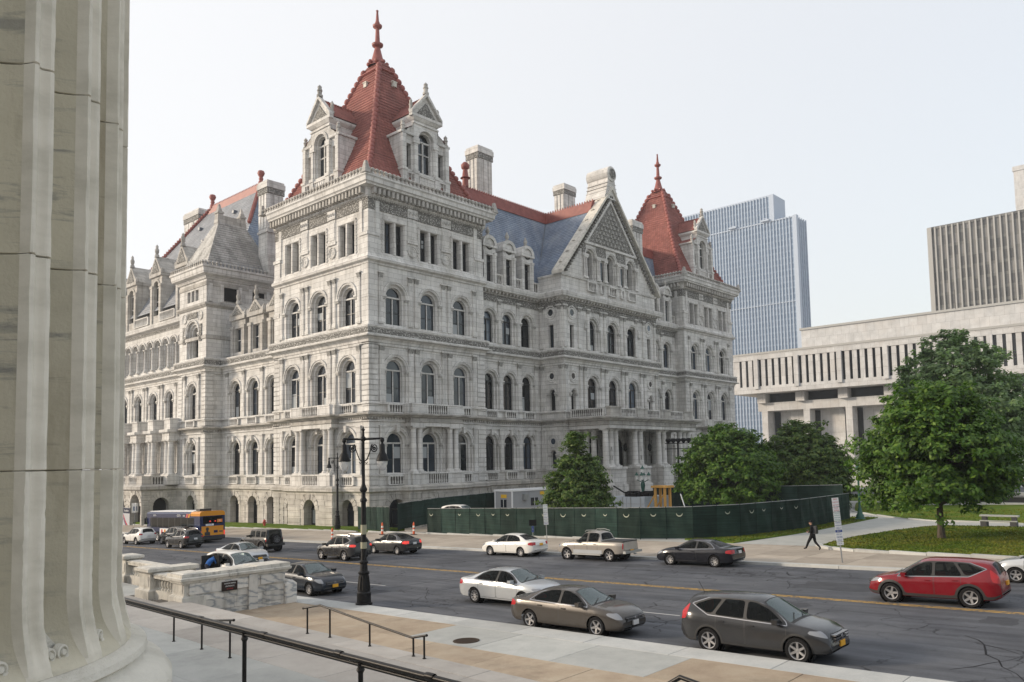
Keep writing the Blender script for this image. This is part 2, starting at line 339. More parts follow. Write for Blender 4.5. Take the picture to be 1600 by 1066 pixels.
# upper landing and ramp under the column and the main handrail
b = MB(); b.box(-6, 1.8, -12, 14, -6.9, -1.42)
link('landing', b.mesh('landing', M['step_stone']), kind='structure')
b = MB()
for i in range(22): b.box(1.8+i*.22, 1.8+(i+1)*.22, -12, 12, -6.9, -1.42-.17*(i+1))
link('steps', b.mesh('steps', M['step_stone']), kind='structure')
# far pavement and park
fs = strip('far_pavement', 40.9, 51.0, -60, 130, .08, M['joint'], kind='structure')
slabs(fs, 'kerb_stone', 40.88, 41.3, 1, -30, 126, 3.0, .152, .4, M['pale_granite'], .02)
slabs(fs, 'paving_slab', 41.3, 50.3, 3, -30, 126, 3.0, .148, .12, M['walk'], .02, jitter=0)
def sheet(name, poly, dz, th, m, **kw):
    g = MB(); g.slab(poly, dz-th, dz, 0, lambda x, y: ROAD(y)); return link(name, g.mesh(name, m), **kw)
sheet('park_path', [(50.2, -20), (112, -20), (175, 30), (175, 62), (112, 62), (66, 46), (50.2, 33)], .13, .3, M['grey_paving'], kind='structure')
lawn1 = [(49.3, 18.9), (47.9, 16.5), (47.3, 12.5), (46.9, 6.0), (46.6, -16), (66.6, -16), (67.6, 8), (68.2, 14), (68.6, 16.9), (66.6, 18.0), (62.9, 18.9), (57.5, 19.7), (53.2, 19.8), (50.6, 19.6)]
lawn2 = [(72.2, -16), (72.7, 12.2), (73.4, 17.7), (75.9, 21.2), (80.8, 25.4), (87.9, 30.2), (98.5, 33.8), (106, 36.2), (106.5, 28.5), (101, 24.5), (99, 16), (96, -16)]
lawn3 = [(112, 36), (118, 30), (130, 30), (136, 42), (126, 58), (112, 50)]
lawn4 = [(50.6, 25.6), (58.4, 24.6), (62.6, 24.4), (77.5, 24.6), (78, 27), (60, 29), (52.0, 30.2)]
lawn5 = [(50.6, 66.2), (55.4, 66.2), (55.4, 150), (50.6, 150)]
for P in (lawn1, lawn2, lawn3, lawn4, lawn5): sheet('lawn', P[::-1] if sum((P[i][0]*P[(i+1)%len(P)][1]-P[(i+1)%len(P)][0]*P[i][1]) for i in range(len(P))) < 0 else P, .20, .3, M['grass'], kind='structure')
# low stone edging along the first lawn
def edging(path, name, h, wd, m, seg=2.4, **kw):
    root = link(name, None, kind='structure')
    for (ax, ay), (bx, by) in zip(path, path[1:]):
        L = math.hypot(bx-ax, by-ay); n = max(1, round(L/seg)); a = atan2(by-ay, bx-ax)
        for i in range(n):
            t = (i+.5)/n; cx, cy = ax+(bx-ax)*t, ay+(by-ay)*t; b = MB(); l = L/n/2-.006
            b.box(-l, l, -wd/2, wd/2, -.2, h)
            link('edging_stone', b.mesh('edging_stone', m), root, T(cx, cy, ROAD(cy)+.15) @ RZ(a))
    return root
edging([(46.5, -15), (46.8, 6), (47.2, 12.5), (47.8, 16.5), (48.6, 18.2), (49.4, 19.1), (50.6, 19.75)], 'lawn_edging', .15, .34, M['pale_granite'])
edging([(53.2, 19.95), (57.5, 19.85), (62.9, 19.05), (66.7, 18.15), (68.7, 17.0)], 'lawn_edging', .06, .16, M['pale_granite'], 4)
edging([(72.5, 12.2), (73.2, 17.8), (75.7, 21.4), (80.6, 25.6), (87.8, 30.5), (98, 34)], 'lawn_edging', .07, .2, M['pale_granite'], 5)
edging([(50.45, 33.5), (50.45, 60), (50.45, 66)], 'fence_edging', .12, .25, M['pale_granite'], 3)
edging([(50.45, 68), (50.45, 130)], 'fence_edging', .12, .25, M['pale_granite'], 3)
def blades(polys, n, hmin, hmax):
    g = MB()
    for P in polys:
        x0, x1 = min(p[0] for p in P), min(90, max(p[0] for p in P)); y0, y1 = max(2, min(p[1] for p in P)), min(110, max(p[1] for p in P))
        for _ in range(n):
            x, y = random.uniform(x0, x1), random.uniform(y0, y1); ins = False
            for i in range(len(P)):
                a, c = P[i], P[i-1]
                if (a[1] > y) != (c[1] > y) and x < (c[0]-a[0])*(y-a[1])/(c[1]-a[1])+a[0]: ins = not ins
            if not ins: continue
            z = ROAD(y)+.2; a = random.uniform(0, 2*pi); wd = .05; h = random.uniform(hmin, hmax); l = random.uniform(-.05, .05)
            g.add([(x-wd*cos(a), y-wd*sin(a), z), (x+wd*cos(a), y+wd*sin(a), z), (x+l, y-l, z+h)], [(0, 1, 2)])
    o = link('grass', g.mesh('grass', M['blade']), kind='stuff'); return o
blades([lawn1], 26000, .03, .09); blades([lawn2, lawn4], 7000, .04, .1); blades([lawn5], 5000, .04, .12)
sheet('cross_street', [(136, -60), (158, -60), (158, 120), (136, 120)], .14, .3, M['asphalt'], kind='structure')
# haze: warm smoke in the air
hz = MB(); hz.box(-80, 900, -330, 760, -13.5, 174)
M['haze'] = bpy.data.materials.new('haze'); M['haze'].use_nodes = True; hn = M['haze'].node_tree
hn.nodes.clear(); ho = hn.nodes.new('ShaderNodeOutputMaterial'); pv = hn.nodes.new('ShaderNodeVolumePrincipled')
pv.inputs['Color'].default_value = (.88, .94, 1.0, 1); pv.inputs['Density'].default_value = .00019; pv.inputs['Anisotropy'].default_value = 0.2
hn.links.new(pv.outputs[0], ho.inputs['Volume'])
link('haze', hz.mesh('haze', M['haze']), kind='stuff')
# ================================================================ the great granite building
CS, CY = 56.0, 73.07
cap = thing('capitol_building', 'huge pale granite palace with steep red tiled corner towers and slate roofs', 'building', (CS, CY, -7.8))
FW = T(CS, CY, 0); FN = FW @ RZ(-pi/2); FI = T(-CS, -CY, 7.8)
def cp(name, me, frame=None, loc=None, parent=None, **kw):
    if parent is not None: return link(name, me, parent, loc, **kw)
    m = FI @ (frame or FW)
    if loc is not None: m = m @ loc
    return link(name, me, cap, m, **kw)
M['glass'] = mat('sky_toned_window_glass', (.012, .016, .02), .06, 0, IOR=1.6); nt = NT(M['glass'])
oi = nt.n('ObjectInfo').outputs['Random']; nt.col(nt.ramp(oi, [(0, (.006, .008, .011)), (.55, (.014, .018, .024)), (.8, (.03, .042, .06)), (1, (.09, .115, .15))]))  # palest panes carry reflected sky in their colour
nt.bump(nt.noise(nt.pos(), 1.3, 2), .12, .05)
M['dark_frame'] = mat('dark_sash', (.018, .02, .022), .5)
M['blind'] = mat('window_blind', (.34, .36, .37), .8)
def tile(name, ca, cb, cm, bw, bh, warm=None, rough=.75, patch=None):
    m = mat(name, ca, rough); nt = NT(m); p = nt.pos(); wv = wallvec(nt)
    br = nt.n('TexBrick', {'Vector': wv, 'Scale': 1.0, 'Mortar Size': .02, 'Brick Width': bw, 'Row Height': bh, 'Color1': (*ca, 1), 'Color2': (*cb, 1), 'Mortar': (*cm, 1), 'Bias': -.2})
    c = nt.mix(1, br.outputs['Color'], nt.ramp(nt.noise(p, .45, 6), [(.3, .75), (.7, 1.2)]), 'MULTIPLY')
    if patch: c = nt.mix(nt.math('MULTIPLY', nt.ramp(nt.noise(nt.scale(p, (1, 1, .35)), .5, 5), [(.5, 0.), (.7, 1.)]), .6), c, patch)
    nt.col(c); nt.bump(br.outputs['Fac'], .5, -.03); return m
M['red_tile'] = tile('red_clay_tile', (.25, .098, .085), (.33, .14, .118), (.10, .042, .037), .5, .45, patch=(.20, .09, .08))
M['red_ridge'] = mat('red_ridge_tile', (.30, .055, .045), .6); nt = NT(M['red_ridge'])
nt.col(nt.ramp(nt.noise(nt.pos(), 1.2, 5), [(.3, (.20, .055, .048)), (.7, (.31, .10, .082))]))
M['slate'] = tile('blue_slate', (.17, .215, .295), (.25, .30, .38), (.10, .125, .175), .45, .36, rough=.6, patch=(.30, .33, .38))
M['slate_lit'] = tile('lit_grey_slate', (.24, .255, .28), (.33, .34, .36), (.14, .15, .17), .5, .34, rough=.55)  # paler copy of the slate: light on the north slopes put into colour
M['lead'] = mat('lead', (.10, .12, .15), .5)
M['stone_step'] = stone('stone_roof', (.47, .465, .45), bw=.9, bh=2, stain=.9, var=.2, warmf=0)
G1, G2, G3, CV = M['granite'], M['granite_rough'], M['granite_old'], M['carved']

# ---- arch-headed openings -------------------------------------------------
def outline(cx, hw, zs, zp, angs, arch):
    if not arch: return [(cx-hw, zs), (cx-hw, zp), (cx+hw, zp), (cx+hw, zs)]
    return [(cx-hw, zs)]+[(cx-hw*cos(a), zp+hw*sin(a)) for a in angs]+[(cx+hw, zs)]
def wall_cell(mb, x0, x1, z0, z1, y, op=None):
    if op is None: mb.quad((x0,y,z0),(x1,y,z0),(x1,y,z1),(x0,y,z1)); return
    cx, zs, zp, arch, orders = op['cx'], op['zs'], op['zp'], op.get('arch', True), op['orders']
    hw = orders[0][0]
    ca = [atan2(z1-zp, cx-x0), pi-atan2(z1-zp, x1-cx)]
    angs = sorted([pi*i/12 for i in range(13)]+ca) if arch else []
    if z0 < zs-1e-4: mb.quad((x0,y,z0),(x1,y,z0),(x1,y,zs),(x0,y,zs))
    mb.quad((x0,y,zs),(cx-hw,y,zs),(cx-hw,y,zp),(x0,y,zp)); mb.quad((cx+hw,y,zs),(x1,y,zs),(x1,y,zp),(cx+hw,y,zp))
    if arch:
        O = []
        for a in angs:
            dx, dz = -cos(a), sin(a); t = 1e9
            if dx < -1e-9: t = min(t, (x0-cx)/dx)
            if dx > 1e-9: t = min(t, (x1-cx)/dx)
            if dz > 1e-9: t = min(t, (z1-zp)/dz)
            O.append((cx+dx*t, y, zp+dz*t))
        I = [(cx-hw*cos(a), y, zp+hw*sin(a)) for a in angs]
        n = len(I); mb.add(I+O, [(i, i+1, n+i+1, n+i) for i in range(n-1)])
    else: mb.quad((x0,y,zp),(x1,y,zp),(x1,y,z1),(x0,y,z1))
    yy = y
    for k, (h, d) in enumerate(orders):
        o = outline(cx, h, zs, zp, angs, arch); n = len(o)
        mb.add([(x, yy, z) for x, z in o]+[(x, yy+d, z) for x, z in o], [(i, i+1, n+i+1, n+i) for i in range(n-1)]+[(n-1, 0, n, 2*n-1)])
        yy += d
        if k+1 < len(orders):
            q = outline(cx, orders[k+1][0], zs, zp, angs, arch)
            mb.add([(x, yy, z) for x, z in o]+[(x, yy, z) for x, z in q], [(i, i+1, n+i+1, n+i) for i in range(n-1)])
def arc_band(mb, cx, zp, r0, r1, y0, y1, n=14, a0=0, a1=pi):
    vs = []
    for i in range(n+1):
        a = a0+(a1-a0)*i/n
        for r, y in ((r0, y1), (r0, y0), (r1, y0), (r1, y1)): vs.append((cx-r*cos(a), y, zp+r*sin(a)))
    fs = [(i*4+q, i*4+4+q, i*4+4+q+1, i*4+q+1) for i in range(n) for q in range(3)]
    mb.add(vs, fs+[(0,1,2,3), (n*4, n*4+1, n*4+2, n*4+3)])
MESH = {}
def shared(key, fn, name, mats, smooth=None):
    if key not in MESH: MESH[key] = fn().mesh(name, mats, smooth)
    return MESH[key]
NWIN = [0]
def window(frame, op, y, style='mullion', parent_name='window'):
    cx, zs, zp, arch = op['cx'], op['zs'], op['zp'], op.get('arch', True); hw = op['orders'][-1][0]; d = sum(o[1] for o in op['orders'])
    H = zp-zs; key = (round(hw, 2), round(H, 2), arch)
    def pane():
        b = MB(); o = outline(0, hw+.02, 0, H, [pi*i/12 for i in range(13)], arch)
        b.add([(x, 0, z) for x, z in o], [tuple(range(len(o)))[::-1]]); return b
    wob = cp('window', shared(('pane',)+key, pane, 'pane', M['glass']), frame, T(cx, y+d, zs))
    st = G1 if style == 'mullion' else M['dark_frame']
    def fr():
        b = MB(); t = .13 if style == 'mullion' else .085
        b.box(-t/2, t/2, -.12, .0, 0, H if style != 'rect' else H)
        if arch: b.box(-hw, hw, -.16, 0, H-.09, H+.09); arc_band(b, 0, H, hw-.1, hw, -.1, 0, 12)
        else: b.box(-hw, hw, -.1, 0, H*.62, H*.62+.08)
        for sgn in (-1, 1): b.box(*sorted((sgn*hw, sgn*(hw-.09))), -.1, 0, 0, H)
        b.box(-hw, hw, -.14, 0, 0, .1)
        return b
    cp('window_frame', shared(('frame', style)+key, fr, 'window_frame', st), parent=wob)
    def sash():
        b = MB()
        for sx in (-1, 1):
            x0, x1 = sorted((sx*.07, sx*(hw-.09)))
            b.box(x0, x1, -.06, -.005, H*.45, H*.45+.08); b.box(x0, x0+.06, -.06, -.005, .1, H-.1); b.box(x1-.06, x1, -.06, -.005, .1, H-.1)
        return b
    if hw > .55: cp('sash', shared(('sash',)+key, sash, 'sash', M['dark_frame']), parent=wob)
    NWIN[0] += 1
    if hw > .55 and random.random() < .42:
        h = random.choice((.28, .42, .55)); sx = random.choice((-1, 1)); zb = random.choice((.1, H*.5))
        def bl():
            b = MB(); x0, x1 = sorted((sx*.08, sx*(hw-.12))); b.box(x0, x1, -.03, -.004, zb, zb+H*h*.9); return b
        cp('blind', shared(('blind', h, sx, zb)+key, bl, 'blind', M['blind']), parent=wob)
    return wob
def surround(frame, cx, zp, y, r_in, style):
    # stepped archivolt with imposts; style k adds a keystone
    def f():
        b = MB(); e = .42 if style != 's' else .30
        arc_band(b, 0, 0, r_in+.02, r_in+e*.55, -.07, 0); arc_band(b, 0, 0, r_in+e*.55, r_in+e, -.16, 0)
        if style != 'n':
            for sx in (-1, 1):
                x0, x1 = sorted((sx*(r_in-.05), sx*(r_in+e+.12))); b.box(x0, x1, -.22, .28, -.16, .06); b.box(x0, x1, -.16, .25, -.42, -.16, 1)
        if 'k' in style:
            b.tbox(0, -.14, r_in-.25, r_in+e+.12, .17, .22, .27, .3)
        return b
    cp('window_surround', shared(('sur', round(r_in, 2), style), f, 'window_surround', [G1, M['carved_small']]), frame, T(cx, y, zp))
def pilaster_mesh(w, h, d, capital=True):
    def f():
        b = MB(); b.box(-w/2-.07, w/2+.07, -d-.07, 0, 0, .42); b.box(-w/2-.04, w/2+.04, -d-.04, 0, .42, .6)
        ch = .85 if capital else .35
        b.box(-w/2, w/2, -d, 0, .6, h-ch)
        b.box(-w/2+.1, w/2-.1, -d-.03, -d, .9, h-ch-.3)
        if capital:
            b.box(-w/2-.03, w/2+.03, -d-.04, 0, h-ch, h-ch+.1)
            for k in range(3):
                zz = h-ch+.12+k*.18; o = .02+.045*k
                for j in range(4):
                    x = -w/2+w*(j+.5)/4; b.tbox(x, -d/2-o, zz, zz+.17, w*.07, d/2, w*.12, d/2+.05, 1)
            b.box(-w/2-.16, w/2+.16, -d-.18, 0, h-.18, h)
        else: b.box(-w/2-.1, w/2+.1, -d-.1, 0, h-.22, h); b.box(-w/2-.05, w/2+.05, -d-.05, 0, h-.35, h-.22)
        return b
    return shared(('pil', w, round(h, 2), d, capital), f, 'pilaster', [G1, M['carved_small']])
def column_mesh(r, h):
    def f():
        b = MB(); b.box(-r*1.4, r*1.4, -r*1.4, r*1.4, 0, .18)
        b.lathe([(r*1.3, .18), (r*1.35, .26), (r*1.25, .34), (r*1.08, .38), (r, .5), (r*1.01, h*.35), (r*.86, h-.6), (r*.95, h-.56), (r*.88, h-.5), (r*.9, h-.4), (r*1.25, h-.2)], n=16)
        b.box(-r*1.35, r*1.35, -r*1.35, r*1.35, h-.2, h); return b
    return shared(('col', r, round(h, 2)), f, 'column', G1, 40)
def balus_mesh(L, h):
    def f():
        b = MB(); b.box(0, L, -.26, .12, h-.16, h); b.box(0, L, -.24, .1, 0, .12); n = max(2, int(L/.36)); b.box(0, L, -.02, .0, .12, h-.16, 1)  # thin dark sheet stands in for the shade behind the balusters
        for x in (0, L): b.box(x-.14, x+.14, -.22, .1, .12, h-.16)
        for i in range(n):
            x = L*(i+.5)/n
            b.lathe([(.07, .12), (.11, .12+(h-.28)*.25), (.05, .12+(h-.28)*.65), (.09, h-.16)], (x, -.14, 0), n=6)
        return b
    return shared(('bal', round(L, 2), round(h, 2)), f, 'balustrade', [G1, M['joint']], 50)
def disc_mesh(r):
    def f():
        b = MB(); b.lathe([(0, .05), (r*.25, .05), (r*.28, .0), (r*.6, .0), (r*.63, .06), (r*.78, .06), (r*.8, .02), (r*.92, .02), (r*.95, .1), (r, .08), (r, 0)], n=20, axis='y')
        for i in range(len(b.v)): b.v[i] = (b.v[i][0], -b.v[i][1], b.v[i][2])
        return b
    return shared(('disc', r), f, 'medallion', G1, 35)
def oculus(frame, cx, y, z, r):
    def ring():
        b = MB(); b.lathe([(r*.5, .02), (r*.55, -.1), (r*.75, -.1), (r*.78, -.04), (r*.9, -.04), (r*.95, -.14), (r*1.08, -.12), (r*1.1, 0)], n=22, axis='y'); return b
    def hole():
        b = MB(); b.lathe([(0, -.012), (r*.56, -.012)], n=16, axis='y'); return b
    o = cp('oculus', shared(('ocr', r), ring, 'oculus', G1, 40), frame, T(cx, y, z)); cp('pane', shared(('och', r), hole, 'pane', M['glass']), parent=o)
WALL = {}
ORD1 = lambda hw: [(hw+.32, .30), (hw, .42)]

# ---- wall bands -----------------------------------------------------------
Zg, Zp, Zs1, Ze1, Zb1, Zs2, Ze2, Zl0, Zl1 = -10.6, -3.28, -1.16, 4.56, 5.95, 7.25, 14.1, 14.83, 16.30
def tf(frame, src, dst):
    b = len(dst.v)
    for p in src.v:
        q = (FW.inverted() @ frame) @ Vector(p); dst.v.append((q.x, q.y, q.z))
    for f in src.f: dst.f.append(tuple(b+i for i in f)); dst.m.append(0)
BL = {}   # rusticated blocks
def rust(frame, x0, x1, y, z0, z1, holes=(), h=.62, L=1.55, single=False, stuff=None, proud=.07, mt=None):
    # ashlar courses standing proud of the wall with open joints between them
    rows = max(1, round((z1-z0)/h)); hh = (z1-z0)/rows
    for r in range(rows):
        a, b_ = z0+r*hh+.035, z0+(r+1)*hh-.035; zc = (a+b_)/2; spans = [(x0, x1)]
        for cx, hw, zp in holes:
            if zc < zp: w_ = hw
            elif zc < zp+hw: w_ = sqrt(max(0, hw*hw-(zc-zp)**2))
            else: continue
            ns = []
            for s0, s1 in spans:
                if cx-w_ > s0+.05: ns.append((s0, min(s1, cx-w_)))
                if cx+w_ < s1-.05: ns.append((max(s0, cx+w_), s1))
            spans = [q for q in ns if q[1]-q[0] > .08]
        for s0, s1 in spans:
            n = max(1, round((s1-s0)/L)); wd = (s1-s0)/n
            for i in range(n):
                c = s0+wd*(i+.5)
                if single:
                    key = ('blk', round(wd, 1), round(b_-a, 2), proud)
                    def f():
                        m = MB(); W2 = round(wd, 1)/2-.012; H2 = (b_-a)/2; e = .03
                        m.add([(-W2,0,-H2),(W2,0,-H2),(W2,0,H2),(-W2,0,H2),(-W2+e,-proud,-H2+e),(W2-e,-proud,-H2+e),(W2-e,-proud,H2-e),(-W2+e,-proud,H2-e)],
                              [(4,5,6,7),(0,1,5,4),(1,2,6,5),(2,3,7,6),(3,0,4,7)]); return m
                    cp('stone_block', shared(key, f, 'stone_block', mt or G2), frame, T(c, y+random.uniform(-.012, .012), zc) @ Matrix.Diagonal((wd/round(wd, 1), 1, 1, 1)))
                else:
                    m = MB(); e = .03; p = proud+random.uniform(-.012, .012); W2 = wd/2-.012; H2 = (b_-a)/2
                    m.add([(c-W2,y,zc-H2),(c+W2,y,zc-H2),(c+W2,y,zc+H2),(c-W2,y,zc+H2),(c-W2+e,y-p,zc-H2+e),(c+W2-e,y-p,zc-H2+e),(c+W2-e,y-p,zc+H2-e),(c-W2+e,y-p,zc+H2-e)],
                          [(4,5,6,7),(0,1,5,4),(1,2,6,5),(2,3,7,6),(3,0,4,7)])
                    tf(frame, m, stuff)
RST = MB()
def storey(frame, x0, x1, z0, z1, y, ops, dst):
    b = MB(); cuts = [x0]+[(ops[i]['cx']+ops[i+1]['cx'])/2 for i in range(len(ops)-1)]+[x1]
    if not ops: wall_cell(b, x0, x1, z0, z1, y)
    for i, op in enumerate(ops): wall_cell(b, cuts[i], cuts[i+1], z0, z1, y, op)
    tf(frame, b, WALL.setdefault((dst, id(frame), round(x0, 1), round(y, 1), round(z1) if dst == 'mid' and False else 0), MB()))
def voussoir_mesh(r0, r1, n):
    def f():
        m = MB()
        for i in range(n):
            a0, a1 = pi*i/n+.02, pi*(i+1)/n-.02; key_ = (i == n//2); rr = r1+(.22 if key_ else 0); y = -.16 if key_ else -.10
            pts = [(r0, a0), (rr, a0), (rr, a1), (r0, a1)]
            m.prism([(-r*cos(a), r*sin(a)) for r, a in pts], y, .05)
        return m
    return shared(('vou', r0, r1, n), f, 'voussoir_arch', G2)
def face(frame, x0, x1, y, cs, hw, kind, upper, single=False, hwb=None, pier=.75, style='mullion', nopil=False, first=True, second=True, quoin=(0, 0)):
    """one stretch of front: basement, first, second and (upper) third floor with cs = window centres"""
    bo = [dict(cx=c, zs=-8.8, zp=-5.35, orders=[(1.25, 1.0)]) for c in cs]
    storey(frame, x0, x1, Zg, Zp, y, bo, 'base')
    for op in bo:
        window(frame, op, y, 'rect' if False else 'dark')
        cp('voussoir_arch', voussoir_mesh(1.25, 1.95, 9), frame, T(op['cx'], y, op['zp']))
    rust(frame, x0, x1, y, Zg, Zp-.15, [(c, 1.98 if True else 1.3, -5.35) for c in cs], h=.74, L=1.9, single=single, stuff=RST)
    storey(frame, x0, x1, Zp, Zs1, y, [], 'mid')
    for first_, zs, zp, zt, kk in ((True, Zs1, 2.5, Ze1, 'k'), (False, Zs2, 11.2, Ze2, 'a')):
        ops = [dict(cx=c, zs=zs+.05, zp=zp if hw > 1.1 else zp+.1, orders=ORD1(hw)) for c in cs]
        storey(frame, x0, x1, zs, zt, y, ops, 'mid')
        for op in ops:
            window(frame, op, y, style); surround(frame, op['cx'], op['zp'], y, hw+.32, kk)
    storey(frame, x0, x1, Ze1, Zs2, y, [], 'mid'); storey(frame, x0, x1, Ze2, Zl1+.05, y, [], 'mid')
    for zs, zt, q in ((Zs1, Ze1, False), (Zs2, Ze2, True)):
        xs = [(cs[i]+cs[i+1])/2 for i in range(len(cs)-1)]
        e0, e1 = cs[0]-(xs[0]-cs[0] if xs else 2.8), cs[-1]+(cs[-1]-xs[-1] if xs else 2.8)
        if nopil: continue
        for k, x in enumerate([e0]+xs+[e1]):
            pair = pier > .7
            if k in (0, len(xs)+1):
                xx = x + (.55 if k == 0 else -.55)*(1 if pair else .5)
                if x0+.3 < xx < x1-.3: cp('pilaster', pilaster_mesh(.72, zt-zs, .2, q), frame, T(xx, y, zs))
            else:
                for dx in ((-.52, .52) if pair else (0,)): cp('pilaster', pilaster_mesh(.72, zt-zs, .2, q), frame, T(x+dx, y, zs))
    # panelled pedestals with little balustrades under each window
    for z, h in ((-2.45, 1.15), (6.05, 1.1)):
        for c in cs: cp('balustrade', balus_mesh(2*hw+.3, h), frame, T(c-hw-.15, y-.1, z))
    if upper:
        z1 = 23.7; ops = [dict(cx=c, zs=16.6, zp=20.0, orders=ORD1(hw)) for c in cs]
        storey(frame, x0, x1, Zl1+.05, z1, y, ops, 'up')
        for op in ops: window(frame, op, y, style); surround(frame, op['cx'], op['zp'], y, hw+.32, 'a')
        if not nopil:
            for k in range(len(cs)-1):
                x = (cs[k]+cs[k+1])/2
                for dx in ((-.5, .5) if pier > .7 else (0,)): cp('pilaster', pilaster_mesh(.6, 6.2, .16), frame, T(x+dx, y, 16.6))
            for x in (x0+1.7, x1-1.7):
                if pier > .7: cp('pilaster', pilaster_mesh(.6, 6.2, .16), frame, T(x, y, 16.6))

def ret(frame, pts, z0, z1, dst):    # plain return walls: list of plan segments in W coordinates
    for (a, b_) in pts: WALL.setdefault((dst, 'r', a, b_), MB()).quad((*a, z0), (*b_, z0), (*b_, z1), (*a, z1))

# corner pavilion faces
W3 = [4.0, 9.5, 15.0]
face(FW, 0, 19, 0, W3, 1.24, 'pav', True, single=False)
N3 = [-16.0, -10.1, -4.2]
face(FN, -20.2, 0, 0, N3, 1.28, 'pav', True, single=True)
face(FW, 72.0, 91.0, 0, [76.0, 81.5, 87.0], 1.24, 'pav', True)
face(FW, 19, 32.9, 1.8, [22.1, 26.1, 30.1], 1.02, 'rec', True, pier=.5, style='dark')
face(FW, 58.1, 72, 1.8, [61.0, 65.0, 69.0], 1.02, 'rec', True, pier=.5, style='dark')
face(FW, 37.3, 53.7, -2.6, [40.1, 45.55, 51.0], 1.2, 'cen', True, pier=.8, style='dark')
face(FN, -38.5, -20.2, 2.1, [-34.6, -29.5, -24.5], 1.12, 'nrec', False, pier=.5, style='dark')
face(FN, -47.2, -38.5, -.5, [-42.85], 1.2, 'ntow', False)
face(FN, -83.0, -47.2, 2.1, [-80.7, -74.6, -68.5, -62.4, -56.3, -50.2], 1.1, 'ncen', False, pier=.8, style='dark')
# niche bays beside the centre front, with a round window over a small arched one
def niche(frame, cx, w_, y, upper_rect=True):
    for zs, zt, top in ((Zs1, Ze1, 1.0), (Zs2, Ze2, 9.9)):
        op = [dict(cx=cx, zs=zs+.1, zp=top, orders=[(.55, .6)])]; storey(frame, cx-w_/2, cx+w_/2, zs, zt, y, op, 'mid'); window(frame, op[0], y, 'dark'); surround(frame, cx, top, y, .55, 's')
        oculus(frame, cx, y, zt-1.7, .85)
        b = MB(); b.box(-.9, .9, -.12, 0, 0, .16)
        cp('string_course', shared('nstr', lambda: b, 'string_course', G1), frame, T(cx, y, zt-2.9))
        for dx in (-w_/2+.45, w_/2-.45): cp('pilaster', pilaster_mesh(.6, zt-zs, .2, zs > 0), frame, T(cx+dx, y, zs))
    storey(frame, cx-w_/2, cx+w_/2, Zg, Zp, y, [], 'base'); rust(frame, cx-w_/2, cx+w_/2, y, Zg, Zp-.15, h=.74, stuff=RST)
    for a, b_ in ((Zp, Zs1), (Ze1, Zs2), (Ze2, Zl1+.05)): storey(frame, cx-w_/2, cx+w_/2, a, b_, y, [], 'mid')
    if upper_rect:
        op = [dict(cx=cx, zs=16.6, zp=20.0, arch=False, orders=[(.5, .6)])]; storey(frame, cx-w_/2, cx+w_/2, Zl1+.05, 23.7, y, op, 'up'); window(frame, op[0], y, 'dark')
        oculus(frame, cx, y, 21.8, .95); b = MB(); b.box(-.85, .85, -.12, 0, 20.25, 20.5); cp('lintel', shared('nlin', lambda: b, 'lintel', G1), frame, T(cx, y, 0))
        for dx in (-w_/2+.5, w_/2-.5): cp('pilaster', pilaster_mesh(.6, 6.2, .16), frame, T(cx+dx, y, 16.6))
niche(FW, 35.1, 4.4, -2.6); niche(FW, 55.9, 4.4, -2.6)
FS = FW @ T(32.9, 0, 0) @ RZ(-pi/2)      # north side of the centre front: local x = -v
niche(FS, .4, 4.4, 0)
# plain returns
ret(None, [((19, 0), (19, 1.8)), ((72, 1.8), (72, 0)), ((58.1, -2.6), (58.1, 1.8)), ((0, 20.2), (2.1, 20.2)), ((2.1, 38.5), (-.5, 38.5)), ((-.5, 47.2), (2.1, 47.2)), ((91, 0), (91, 20)), ((0, 20.2), (19, 20.2))], Zg, Zp, 'base')
ret(None, [((19, 0), (19, 1.8)), ((72, 1.8), (72, 0)), ((58.1, -2.6), (58.1, 1.8)), ((0, 20.2), (2.1, 20.2)), ((2.1, 38.5), (-.5, 38.5)), ((-.5, 47.2), (2.1, 47.2)), ((91, 0), (91, 20))], Zp, 14.3, 'mid')
ret(None, [((19, 0), (19, 14)), ((72, 14), (72, 0)), ((58.1, -2.6), (58.1, 3)), ((91, 0), (91, 20)), ((0, 20.2), (19, 20.2))], 14.3, 23.7, 'up')
# quoin stones at the corners, two per course
def quoins(cx, cy, du, dv, z0, z1, h=.62, wd=1.25):
    rows = round((z1-z0)/h); hh = (z1-z0)/rows
    def f():
        m = MB(); H = hh/2-.035; e = .04; o = .12; x0, x1 = (-o, wd) if du > 0 else (-wd, o); y0, y1 = (-o, wd) if dv > 0 else (-wd, o)
        m.box(x0, x1, y0, y1, -H, H); return m
    me = shared(('quoin', du, dv, round(hh, 2), wd), f, 'quoin_stone', G1 if z0 > -3 else G2)
    for r in range(rows): cp('quoin_stone', me, FW, T(cx, cy, z0+hh*(r+.5)))
for a, b_ in ((Zg, Zp-.2), (Zs1-1.2, Ze1+.9), (Zs2-1.1, Zl0-.1)):
    quoins(0, 0, 1, 1, a, b_); quoins(19, 0, -1, 1, a, b_); quoins(72, 0, 1, 1, a, b_); quoins(91, 0, -1, 1, a, b_)
    quoins(0, 20.2, 1, -1, a, b_); quoins(-.5, 38.5, 1, 1, a, b_); quoins(-.5, 47.2, 1, -1, a, b_)
# corner piers of the upper floors
for u, v, du, dv in ((0, 0, 1, 1), (19, 0, -1, 1), (72, 0, 1, 1), (91, 0, -1, 1), (0, 20.2, 1, -1)):
    b = MB(); s = lambda q, d: tuple(sorted((q-.09*d, q+1.25*d)))
    b.box(*s(u, du), *s(v, dv), 16.35, 23.6); b.box(*s(u-.06*du, du), *s(v-.06*dv, dv), 19.6, 20.15)
    cp('corner_pier', b.mesh('corner_pier', G1))

